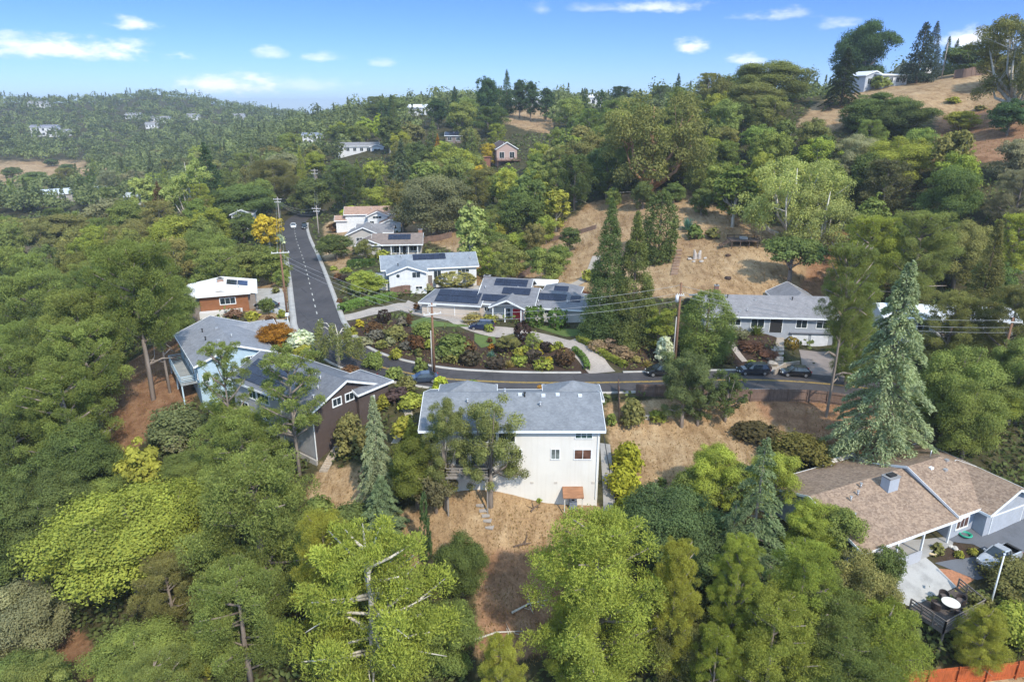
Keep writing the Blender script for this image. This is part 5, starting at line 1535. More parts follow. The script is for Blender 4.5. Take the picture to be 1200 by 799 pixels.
def cone(seed, n, size=.02, z0=.04, pw=.8, wob=.12, bark='brown', belly=0.):
    """dense pointed conifer with a ragged outline"""
    rs = np.random.RandomState(seed); k = int(170 * ASP[0] ** .9)
    z = z0 + (1 - z0) * rs.uniform(0, 1, k) ** 1.25; f = (z - z0) / (1 - z0)
    prof = (1 - f) ** pw if not belly else np.sin(np.clip((f + .18) / 1.18, 0, 1) * math.pi) ** belly
    L = .44 * prof * rs.uniform(1 - wob * 2.2, 1 + wob, k); a = rs.uniform(0, 6.28, k)
    C = np.stack([np.cos(a) * L, np.sin(a) * L, z - .03], -1); Rr = rs.uniform(.07, .115, k) * (.45 + .9 * prof)
    V, t = clumps(C, Rr, n, size, rs, flat=.8, mode='hang', keep=.6)
    tops = np.array([[0, 0, .97], [0, 0, .93], [0, 0, .88]]); V2, t2 = clumps(tops, np.array([.018, .025, .035]), n // 60, size, rs, mode='hang')
    return pack('cone', [V, V2], [t, t2], limbs([], .5, .025, rs, [(0, 0, -.05), (0, 0, .3), (0, 0, .6), (0, 0, .95)]), bark)


def gum(seed, n, size=.016, bark='tan', nl=13, z0=.2):
    """open gum tree: bare leaning limbs with foliage masses at their ends"""
    rs = np.random.RandomState(seed); C, Rr = [], []; m = MB()
    for i in range(nl):
        a = i * 2.4 + rs.uniform(-.4, .4); L = rs.uniform(.2, .47); zt = rs.uniform(.26, .92)
        tip = Vector((math.cos(a) * L, math.sin(a) * L, zt)); p0 = Vector((0, 0, z0 * rs.uniform(.2, 1.2)))
        mid = p0.lerp(tip, .5) + Vector((math.cos(a) * .06, math.sin(a) * .06, -.05)); m.tube([p0, mid, tip], [.022, .015, .005], 6)
        for j in range(11):
            q = tip + Vector(rs.normal(size=3) * np.array([.10, .10, .085])); C.append(tuple(q)); Rr.append(rs.uniform(.06, .115))
            if j < 3: m.tube([mid.lerp(tip, .5), q], [.007, .002], 4)
    m.tube([(0, 0, -.05), (0, 0, z0), (.02, 0, .6), (0, .01, .9)], [.045, .035, .02, .004], 8)
    V, t = clumps(np.clip(np.array(C), -1, .97), np.array(Rr), n, size, rs, flat=.8, mode='hang', keep=.7)
    return pack('gum', [V], [t], m.mesh('limbs'), bark)


def bush(seed, n, size=.05, lumps=26, bark='brown', mode='leaf', asp=1.6):
    rs = np.random.RandomState(seed); d = sphere(rs, lumps); d[:, 2] = np.abs(d[:, 2])
    C = d * np.array([.34, .34, .58]) * rs.uniform(.65, 1, lumps)[:, None] + np.array([0, 0, .14]); Rr = rs.uniform(.14, .22, lumps)
    V, t = clumps(C, Rr, n, size, rs, mode=mode, asp=asp); V[:, 2] = np.maximum(V[:, 2], -.02)
    return pack('bush', [V], [t], limbs(C[:5], .2, .03, rs), bark)


def ball(seed, n, size=.06, box=False):
    rs = np.random.RandomState(seed); d = sphere(rs, n)
    if box: d = d / np.abs(d).max(1, keepdims=True)
    P = d * .48 * rs.uniform(.9, 1.02, n)[:, None] + np.array([0, 0, .5])
    P = P[P[:, 2] > .02]; d = d[:len(P)]
    nr = unit(P - np.array([0, 0, .5]) + rs.normal(size=P.shape) * .25); V = leaves(P, nr, size * 1.5, size, rs)
    return pack('ball', [V], [np.clip(rs.normal(.5, .16, len(P)), 0, 1)], limbs([], .3, .03, rs, [(0, 0, -.05), (0, 0, .2), (0, 0, .4), (0, 0, .6)]), 'brown')


def spiky(seed, n):
    rs = np.random.RandomState(seed); a = rs.uniform(0, 6.28, n); e = rs.uniform(.15, 1.35, n); L = .5 * rs.uniform(.8, 1.05, n)
    al = np.stack([np.cos(a) * np.cos(e), np.sin(a) * np.cos(e), np.sin(e) * 1.7], -1); b = np.stack([-np.sin(a), np.cos(a), 0 * a], -1) * .035
    o = al * .04; mid = al * L[:, None] * .55; tip = al * L[:, None]
    V = np.stack([o - b * .6, mid - b, tip, mid + b], 1).reshape(-1, 3)
    return pack('spiky', [V], [np.clip(rs.normal(.5, .15, n), 0, 1)], limbs([], .1, .03, rs, [(0, 0, -.02), (0, 0, .02), (0, 0, .05), (0, 0, .08)]), 'brown')


def weeping(seed, n):
    rs = np.random.RandomState(seed); C, Rr = [], []; m = MB(); m.tube([(0, 0, -.05), (.01, 0, .4), (-.02, .01, .7), (.02, 0, .93)], [.035, .026, .016, .004], 7)
    for i in range(12):
        a = i * 2.4; L = rs.uniform(.2, .42); z = rs.uniform(.35, .85); tip = Vector((math.cos(a) * L, math.sin(a) * L, z + .08)); m.tube([(0, 0, z - .12), tip * .6 + Vector((0, 0, z * .45)), tip], [.014, .009, .003], 5)
        for j in range(5): C.append((tip.x * (1 + .12 * j * .5), tip.y * (1 + .1 * j * .5), tip.z - j * .085)); Rr.append(rs.uniform(.05, .08))
    V, t = clumps(np.array(C), np.array(Rr), n, .017, rs, flat=1.5, mode='hang', keep=1)
    return pack('weeping', [V], [t], m.mesh('limbs'), 'pale')


PROTO = {}
def proto(kind, lod, var, asp=1.0):
    asp = 1.0 if asp < 1.25 else 1.5 if asp < 1.8 else 2.1 if asp < 2.6 else 3.2
    if kind in ('column', 'box', 'ball', 'spiky', 'cedar', 'thincedar'): asp = 1.0
    key = (kind, lod, var, asp); ASP[0] = asp
    if key in PROTO: return PROTO[key]
    sd = var * 37 + sum(map(ord, kind)); q = {'hi': 1.0, 'mid': .26, 'lo': .075}[lod]; z = {'hi': 1.0, 'mid': 1.95, 'lo': 3.4}[lod]
    N = lambda n: int(n * q * asp ** .75)
    p = {'lumpy': lambda: broad(sd, N(58000), 70, (.085, .155), .50, (.50, .50, .48), .0118 * z),
         'oak': lambda: broad(sd, N(44000), 52, (.09, .18), .53, (.50, .50, .46), .0138 * z),
         'airy': lambda: broad(sd, N(30000), 40, (.075, .15), .55, (.5, .5, .45), .0128 * z, keep=.7, open_=.08),
         'spread': lambda: broad(sd, N(9000), 34, (.10, .17), .68, (.52, .52, .24), .03 * z),
         'pine': lambda: pine(sd, N(60000), size=.0077 * z),
         'bushpine': lambda: pine(sd, N(68000), .05, 74, .0075 * z, .3, dead=5),
         'palepine': lambda: pine(sd, N(52000), .12, 46, .0078 * z, .3, 'pale', 18),
         'wispy': lambda: broad(sd, N(19000), 50, (.055, .12), .54, (.5, .5, .48), .0125 * z, keep=.8, open_=.12),
         'tallpine': lambda: pine(sd, N(42000), .46, 36, size=.0078 * z, top=.5, dead=7),
         'thinpine': lambda: pine(sd, N(13000), .34, 18, size=.012 * z, top=.6, dead=8),
         'cedar': lambda: cedar(sd, N(36000), .0125 * z, 112, droop=.17, flatness=.3), 'thincedar': lambda: cedar(sd, N(15000), .013 * z, 64, .1, .16, .12),
         'fir': lambda: cone(sd, N(13000), .018 * z, .08, .75, .2), 'cone': lambda: cone(sd, N(22000), .017 * z, .02, .85, .1),
         'dense': lambda: cone(sd, N(20000), .019 * z, .0, .6, .08, belly=.5), 'column': lambda: cone(sd, N(5000), .03 * z, .0, .45, .05),
         'gum': lambda: gum(sd, N(24000), .015 * z), 'palegum': lambda: gum(sd, N(22000), .015 * z, 'pale', 12, .25),
         'poplar': lambda: broad(sd, N(12000), 50, (.09, .15), .55, (.46, .46, .5), .026 * z, 'pale'),
         'weeping': lambda: weeping(sd, N(8000)),
         'bush': lambda: bush(sd, N(3600), .045 * z), 'wild': lambda: bush(sd, N(7000), .034 * z, 40), 'grassy': lambda: bush(sd, N(2600), .03 * z, 26, mode='needle'),
         'ball': lambda: ball(sd, N(2200), .05 * z), 'box': lambda: ball(sd, N(2600), .05 * z, True), 'spiky': lambda: spiky(sd, 90)}[kind]()
    PROTO[key] = p
    return p


TINT = dict(dk=(0.106, 0.176, 0.050), md=(0.161, 0.248, 0.062), br=(0.224, 0.325, 0.056), yg=(0.285, 0.307, 0.060), lime=(0.342, 0.427, 0.057), ol=(0.203, 0.216, 0.078), gg=(0.253, 0.273, 0.161), pale=(0.304, 0.367, 0.126),
            bl=(.33, .41, .26), fir=(0.067, 0.116, 0.049), ye=(0.529, 0.414, 0.052), go=(0.345, 0.172, 0.032), re=(0.170, 0.035, 0.028), rust=(0.150, 0.085, 0.045), pu=(0.060, 0.042, 0.038), mau=(0.170, 0.150, 0.125), wh=(0.598, 0.621, 0.460), teal=(0.149, 0.276, 0.230), straw=(0.380, 0.310, 0.115), gum=(0.193, 0.215, 0.075))
TNAME = dict(dk='dark green', md='green', br='bright green', yg='yellow-green', lime='lime green', ol='olive green', gg='grey-green', pale='pale green', bl='blue-green', fir='blackish green', ye='yellow', go='orange', re='red',
             rust='rusty', pu='purple-brown', mau='mauve-grey', wh='white-flowering', teal='blue-grey', straw='straw-coloured', gum='olive-tan')
KNAME = dict(lumpy='lumpy broadleaf tree', oak='round oak', airy='open-crowned oak', wispy='open-crowned oak', spread='spreading oak', pine='bushy pine', bushpine='bushy pine', palepine='bushy pine', tallpine='tall bare-trunked pine', thinpine='thin tufted pine', cedar='tiered cedar', thincedar='sparse cedar',
             fir='pointed fir', cone='conical redwood', dense='dense egg-shaped tree', column='narrow cypress', gum='gum tree', palegum='pale-limbed tree', poplar='leafy upright tree', weeping='weeping birch', bush='shrub', wild='wild thicket shrub', grassy='feathery shrub', ball='clipped round shrub', box='clipped hedge', spiky='spiky plant')
ONAME = dict(lumpy='broadleaf_tree', oak='oak_tree', airy='oak_tree', wispy='oak_tree', spread='oak_tree', pine='pine_tree', bushpine='pine_tree', palepine='pine_tree', tallpine='pine_tree', thinpine='pine_tree', cedar='cedar_tree', thincedar='cedar_tree', fir='fir_tree', cone='redwood_tree', dense='dense_tree', column='cypress_tree', gum='gum_tree', palegum='gum_tree',
             poplar='poplar_tree', weeping='birch_tree', bush='shrub', wild='shrub', grassy='shrub', ball='round_shrub', box='clipped_hedge', spiky='spiky_plant')
SHRUB = {'bush', 'wild', 'grassy', 'ball', 'box', 'spiky'}
GREENS = {'dk', 'md', 'br', 'yg', 'lime', 'ol', 'gg', 'pale', 'bl', 'fir', 'gum'}
PLANTS = []                        # (x, y, radius, px, ytop, ...)
VY = 399.5 + FOC / math.tan(PITCH)


def plant(kind, cx, ytop, w, h, tint='md', label=None, group=None, vary=.10, dmax=None, yaw=None, wd=None):
    """h > 0: height in metres of a plant whose top shows at (cx, ytop); h < 0: its foot shows at y = -h. w = width in photo pixels"""
    if h < 0:
        yb = -h; ym = (ytop + yb) / 2
        bx = 600 + (cx - 600) * (VY - yb) / (VY - ym)
        for q in range(0, 60, 2):
            g = G(bx, yb + q)
            if g: break
        if (q > 4 or g is None) and cx > 930:                # stands just behind the crest
            k = 262 / ray(bx, yb)[1]; g = (ray(bx, yb)[0] * k, 262, Hh(ray(bx, yb)[0] * k, 262))
        if g is None: print('no ground for', label); return None
        H = hfor(0, ytop, g)
    else:
        g = G(cx, ytop, h)
        if g is None or (dmax and g[1] > dmax):
            for q in range(1, 60):
                g = G(cx, ytop + q, h)
                if g and not (dmax and g[1] > dmax): break
        if g is None: print('no ground for', label); return None
        # shift the foot inwards so that the middle of the crown shows at cx
        bx, by, _ = proj(*g); mx, my, _ = proj(g[0], g[1], g[2] + h * .6)
        x = g[0] - (mx - cx) / FOC * proj(g[0], g[1], g[2] + h * .6)[2] * 1.0
        g = (x, g[1], Hh(x, g[1])); H = h
    dep = proj(g[0], g[1], g[2] + H * .5)[2]
    return put(kind, g[0], g[1], w * dep / FOC, H, tint, label, group, vary, yaw, wd, cx, ytop)


def put(kind, x, y, width, H, tint, label=None, group=None, vary=.10, yaw=None, wd=None, cx=0, ytop=0, z=None):
    z = Hh(x, y) if z is None else z
    dep = proj(x, y, z + H * .5)[2]
    spx = max(width, H * .6) * FOC / dep
    lod = 'hi' if spx > 62 else 'mid' if spx > 24 else 'lo'
    var = rnd.randrange(3 if kind in ('pine', 'lumpy', 'oak', 'tallpine', 'airy', 'bush', 'cone', 'fir') else 2)
    if kind in SHRUB: var = rnd.randrange(2)
    me, tr = proto(kind, lod, var, H / max(width, .1))
    rz = rnd.uniform(0, 6.28) if yaw is None else yaw
    r_, g_, b_ = TINT[tint] if isinstance(tint, str) else tint
    if tint in ('md', 'br', 'dk'): r_, g_, b_ = r_ * 1.34, g_ * 1.03, b_ * 1.15 + .004
    elif not isinstance(tint, str) or tint in GREENS: r_, g_, b_ = r_ * 1.14, g_ * 1.04, b_ * 1.0 + .003
    k_ = rnd.uniform(1 - vary, 1 + vary); col = [c * k_ * rnd.uniform(1 - vary * .4, 1 + vary * .4) for c in (r_, g_, b_)]
    tn = ONAME[kind]
    zo = z - .1
    if kind in SHRUB and spx < 40:                       # too small for parts
        o = link(tn, me); o.location = (x, y, zo); o.rotation_euler = (0, 0, rz); root = o
        o.scale = (width, wd or width, H); o.color = (*col, 1)
    else:
        root = empty(tn, (x, y, zo), rz)
        root.scale = (width, wd or width, H)
        c = link('crown' if kind not in SHRUB else 'foliage', me, root); c.color = (*col, 1)
        link('trunk' if kind not in SHRUB else 'stems', tr, root)
    tag(root, label, ONAME[kind].replace('_tree', ' tree').replace('dense', 'evergreen').replace('redwood', 'conifer') if kind not in SHRUB else 'hedge' if kind == 'box' else 'shrub', group)
    root['_t'] = tint if isinstance(tint, str) else 'md'; root['_k'] = kind
    PLANTS.append(dict(o=root, x=x, y=y, r=width / 2, px=cx, py=ytop, w=width * FOC / dep, t=root['_t'], k=kind, H=H, D=dep))
    return root
T = plant
# ---- nearest trees, bottom of the picture
T('lumpy', 150, 572, 205, 13, 'br', 'big bright green lumpy tree at the lower left', vary=.04)
T('lumpy', 214, 562, 115, 12, 'br', 'bright green tree behind the big lumpy tree at lower left', vary=.04)
T('lumpy', 12, 548, 120, 15, 'dk', 'dark green tree filling the left edge beside the big lumpy tree')
T('oak', 15, 690, 110, 9, 'gg', 'grey-green tree in the bottom left corner')
T('bush', 227, 742, 66, 5, 'yg', 'bright yellow-green shrub at the bottom between lumpy tree and pine', vary=.03)
T('lumpy', 160, 738, 120, 7, 'md', 'dull green low tree below the big lumpy tree')
T('bushpine', 300, 545, 180, 16, 'md', 'bushy green pine below the brown gabled house', vary=.05)
T('pine', 283, 672, 135, 12, 'md', 'green pine at the bottom left of the white-branched pine')
T('palepine', 434, 628, 200, 17, 'br', 'broad light green pine with bare pale branches at the bottom', vary=.04)
T('bushpine', 383, 603, 84, 16, 'yg', 'narrow lime-tipped pine at the left of the pale-branched pine', vary=.04)
T('oak', 540, 630, 64, 6.5, 'dk', 'dark round tree at the left edge of the bare strip')
T('oak', 518, 712, 90, 7, 'md', 'green broadleaf tree between the pale-branched pine and the bare strip')
T('pine', 588, 748, 60, 10, 'yg', 'yellow-green pine top at the bottom below the bare strip')
T('bushpine', 698, 610, 178, 17, 'br', 'big bright green bushy pine right of the bare strip', vary=.04)
T('bushpine', 672, 700, 70, 10, 'br', 'lower bright pine right of the bare strip')
T('pine', 789, 634, 62, 16, 'yg', 'pale yellow-green pine top right of the big bushy pine', vary=.04)
T('lumpy', 786, 570, 130, 10, (.095, .145, .06), 'dark blue-green tree right of the yellow-green hedge bushes', vary=.03)
T('thincedar', 888, 512, 128, 17.5, (.18, .25, .13), 'sparse grey-green cedar with bare leader above the lower trees', vary=.03)
T('thincedar', 858, 585, 80, 11, (.17, .24, .125), 'smaller cedar at the left foot of the sparse cedar', vary=.03)
T('pine', 862, 630, 66, 15, 'br', 'bright narrow pine top below the sparse cedar')
T('bushpine', 938, 640, 95, 14, 'br', 'bright pine right of the narrow pine top')
T('pine', 838, 738, 66, 10, 'br', 'bright pine tip at the bottom right of the big bushy pine')
T('bushpine', 905, 700, 115, 12, 'br', 'broad bright pine at the bottom below the sparse cedar')
T('bushpine', 968, 692, 115, 11, 'md', 'green pine at the bottom left of the patio oak')
T('bushpine', 1035, 716, 115, 8.5, 'br', 'low bright pine left of the deck')
T('pine', 783, 705, 105, 9, 'ol', 'dull pine in the gap between the bright pines at the bottom')
T('bushpine', 995, 755, 110, 8, 'md', 'green pine at the bottom beside the red fence')
T('oak', 986, 595, 56, 7, 'md', 'round green tree overlapping the brown shingle roof')
T('lumpy', 948, 584, 66, 8, 'br', 'bright tree at the left corner of the brown shingle roof')
T('airy', 1008, 650, 100, 9, 'ol', 'olive oak leaning over the concrete patio')
T('oak', 1040, 640, 45, 6, 'dk', 'small dark tree at the porch end of the brown-shingled house')
T('bush', 962, 655, 66, 4, 'ol', 'dull shrub below the left corner of the brown roof')
T('bushpine', 1153, 716, 64, 6.5, 'yg', 'small yellow-green pine in front of the deck by the red fence', vary=.03)
T('wild', 1190, 652, 76, 4.0, 'ol', 'large olive shrub right of the flagpole')
T('wild', 1150, 690, 40, 3, 'ol', 'low olive shrub between deck and flagpole')
T('wild', 1195, 700, 72, 5, 'br', 'bright green shrub in the right bottom corner')
T('wild', 938, 503, 84, 4.5, (0.152, 0.145, 0.043), 'big olive-rust shrub left of the white retaining wall')
T('wild', 888, 494, 62, 2.2, (0.102, 0.094, 0.043), 'low dark shrub on the bare lot left of the olive-rust shrub')
T('lumpy', 838, 522, 74, 8, 'br', 'bright green oak left of the bare cedar leader')
T('lumpy', 815, 548, 62, 6, 'md', 'green oak under the bright oak of the bare lot')
T('airy', 908, 528, 74, 8, 'br', 'loose bright tree right of the bare cedar leader')
T('airy', 870, 545, 60, 6, 'md', 'small loose tree at the left of the cedar trunk')
T('bush', 776, 557, 14, 1.3, 'dk', 'single dark small bush on the bare lot')
T('bush', 950, 515, 8, .8, 'dk', 'tiny dark bush on the reddish bare slope')
for i, (cx, yt, w, h) in enumerate(((736, 509, 42, 5), (732, 541, 48, 4.4), (738, 573, 46, 4.2))):
    T('wild', cx, yt, w, h, (0.290, 0.319, 0.041), ('topmost', 'middle', 'lowest')[i] + ' of the yellow-green hedge bushes right of the cream house', 'yellow-green hedge bushes', vary=.03)
T('bush', 742, 455, 34, -500, 'ol', 'loose shrub at the corner between the two old fences'); T('bush', 717, 478, 14, -498, 'md', 'small green shrub at the right side of the cream house')
T('bush', 770, 477, 26, -492, 'br', 'low bright shrub at the lower end of the pale wall')
# ---- round the cream house
T('wispy', 520, 457, 66, -596, (.19, .225, .08), 'slim olive-green oak at the left front of the cream house', vary=.02)
T('wispy', 574, 456, 92, -592, (.19, .225, .08), 'wide olive-green oak hiding the middle of the cream house', vary=.02)
T('oak', 487, 512, 66, -594, (0.145, 0.174, 0.043), 'round olive tree at the left corner of the cream house', vary=.03)
T('airy', 510, 540, 60, -600, (0.189, 0.189, 0.102), 'thin greyish tree under the round olive tree', vary=.03)
T('cedar', 441, 463, 66, -592, 'bl', 'pale blue-green cedar between the brown house and the cream house', vary=.03)
T('cedar', 448, 556, 80, -632, (.22, .31, .17), 'low drooping blue-green cedar below the pale cedar', vary=.03)
T('bush', 475, 474, 36, 5, 'yg', 'yellow-green shrub between the pale cedar and the cream house')
T('wild', 409, 470, 42, 7, 'ol', 'tall olive shrub against the brown gable wall')
T('bush', 447, 458, 26, 2.6, 'yg', 'light shrub behind the brown gabled house roof end')
T('column', 497.5, 575, 16, -652, (0.087, 0.145, 0.058), 'single narrow cypress on the bare ground below the cream house', vary=.02)
T('wild', 412, 586, 86, 4.5, 'dk', 'dark shrub mass left of the low cedar')
T('wild', 372, 578, 50, 3.5, 'md', 'green shrub at the foot of the leaning pine')
T('thinpine', 343, 411, 84, -557, 'md', 'thin leaning pine with tufts in front of the brown house', vary=.03)
T('thinpine', 266, 400, 60, 18, 'md', 'tall pine covering the left end of the brown house', vary=.04)
T('bushpine', 282, 482, 112, 11, 'md', 'broad lower pine below the solar roof', vary=.04)
T('wild', 202, 466, 72, 6, (0.145, 0.181, 0.080), 'rounded grey-green shrub below the pale blue house')
T('wild', 203, 500, 34, 3.2, 'gg', 'small grey shrub in front of the rounded grey-green shrub')
T('lumpy', 222, 528, 70, 5, 'md', 'green shrubby tree below the grey shrub')
T('bush', 252, 524, 22, 2.5, 'yg', 'small yellow-green shrub at the bare patch below the pines')
T('poplar', 163, 520, 62, 8, 'yg', 'yellow-green tree above the bright lumpy tree', vary=.03)
T('lumpy', 128, 558, 90, 9, 'md', 'green tree between the yellow-green tree and the left edge')
T('bush', 340, 560, 40, 3, 'md', 'green shrub under the solar-roofed brown house')
# ---- left-hand pines
T('tallpine', 163, 288, 108, -468, 'md', 'tall pine with two bare grey trunks left of the pale blue house', vary=.04)
T('tallpine', 188, 330, 62, -460, 'md', 'bare-trunked pine closest to the pale blue house balcony', vary=.04)
T('tallpine', 105, 375, 100, -522, 'md', 'leaning pine at the left of the red dirt slope', vary=.04)
for cx, yt, w, h, tn, lab in ((42, 318, 118, 20, 'md', 'large pine at the left edge under the grey oak'), (98, 335, 105, 20, 'md', 'large pine left of the two bare grey trunks'), (20, 405, 112, 18, 'md', 'dense pine at the left edge level with the balcony house'),
                              (78, 428, 112, 18, 'md', 'pine below the leaning pine left of the red dirt'), (18, 480, 120, 16, 'dk', 'dark pine at the left edge level with the red dirt'), (92, 492, 105, 14, 'dk', 'dark tree below the dead branches left of the red dirt'),
                              (60, 545, 100, 14, 'dk', 'dark green tree between left edge and the bright lumpy tree')):
    T('pine' if 'pine' in lab else 'lumpy', cx, yt, w, h, tn, lab)
# ---- left middle
for a in (('oak', 78, 250, 105, 12, 'ol', 'dark olive oak left of the grey open tree'), ('airy', 125, 232, 62, 13, 'gg', 'grey-green open tree below the left valley hall'), ('oak', 165, 262, 70, 12, 'ol', 'olive oak below the pale bare-topped tree'), ('oak', 40, 288, 96, 10, (0.189, 0.181, 0.131), 'grey-brown oak at the left edge'),
          ('lumpy', 32, 312, 92, 12, 'br', 'bright oak at the left edge under the grey-brown oak'), ('lumpy', 124, 284, 88, 14, (0.145, 0.167, 0.043), 'olive-yellow oak in the middle of the left slope'), ('lumpy', 166, 290, 80, 14, 'md', 'green oak right of the olive-yellow oak'), ('column', 93, 320, 24, 10, 'lime', 'single lime green pointed tree on the left slope'),
          ('lumpy', 225, 268, 72, 12, 'md', 'green tree behind the dark-roofed hidden house'), ('lumpy', 200, 318, 66, 12, 'md', 'green tree left of the dark-roofed hidden house'), ('oak', 205, 252, 60, 12, 'br', 'bright tree below the white-trunked gums'), ('poplar', 168, 205, 34, 17, 'pale', 'pale half-bare tree with whitish twigs'),
          ('fir', 187, 210, 26, 18, 'rust', 'rusty brown conifer beside the pale half-bare tree'), ('palegum', 220, 179, 46, 24, 'pale', 'tall pale gum with white trunks beside the dark fir'), ('fir', 243, 164, 44, 26, 'fir', 'tall blackish fir right of the pale gum'), ('oak', 286, 216, 82, 13, 'dk', 'dark round oak left of the road end'),
          ('pine', 321, 190, 66, 17, 'ol', 'dull open pine above the yellow tree'), ('oak', 366, 208, 52, 14, 'dk', 'dark oak just beyond the bend of the road'), ('lumpy', 245, 266, 66, -328, 'md', 'green tree above the white-roofed house'), ('lumpy', 290, 284, 62, 9, 'md', 'green tree left of the kerb pole'),
          ('poplar', 313, 251, 40, 9.5, 'ye', 'pale yellow tree beside the straight road'), ('bush', 328, 272, 15, 3.5, 'wh', 'white-flowering shrub at the kerb under the yellow tree'), ('oak', 284, 249, 40, 9, 'dk', 'dark tree left of the yellow tree'), ('oak', 317, 290, 46, 8, 'md', 'green tree between yellow tree and kerb pole'), ('lumpy', 268, 290, 46, -326, 'md', 'green tree over the back of the white-roofed house'),
          ('lumpy', 330, 315, 22, 4, 'md', 'small green tree at the kerb pole foot')): T(*a)
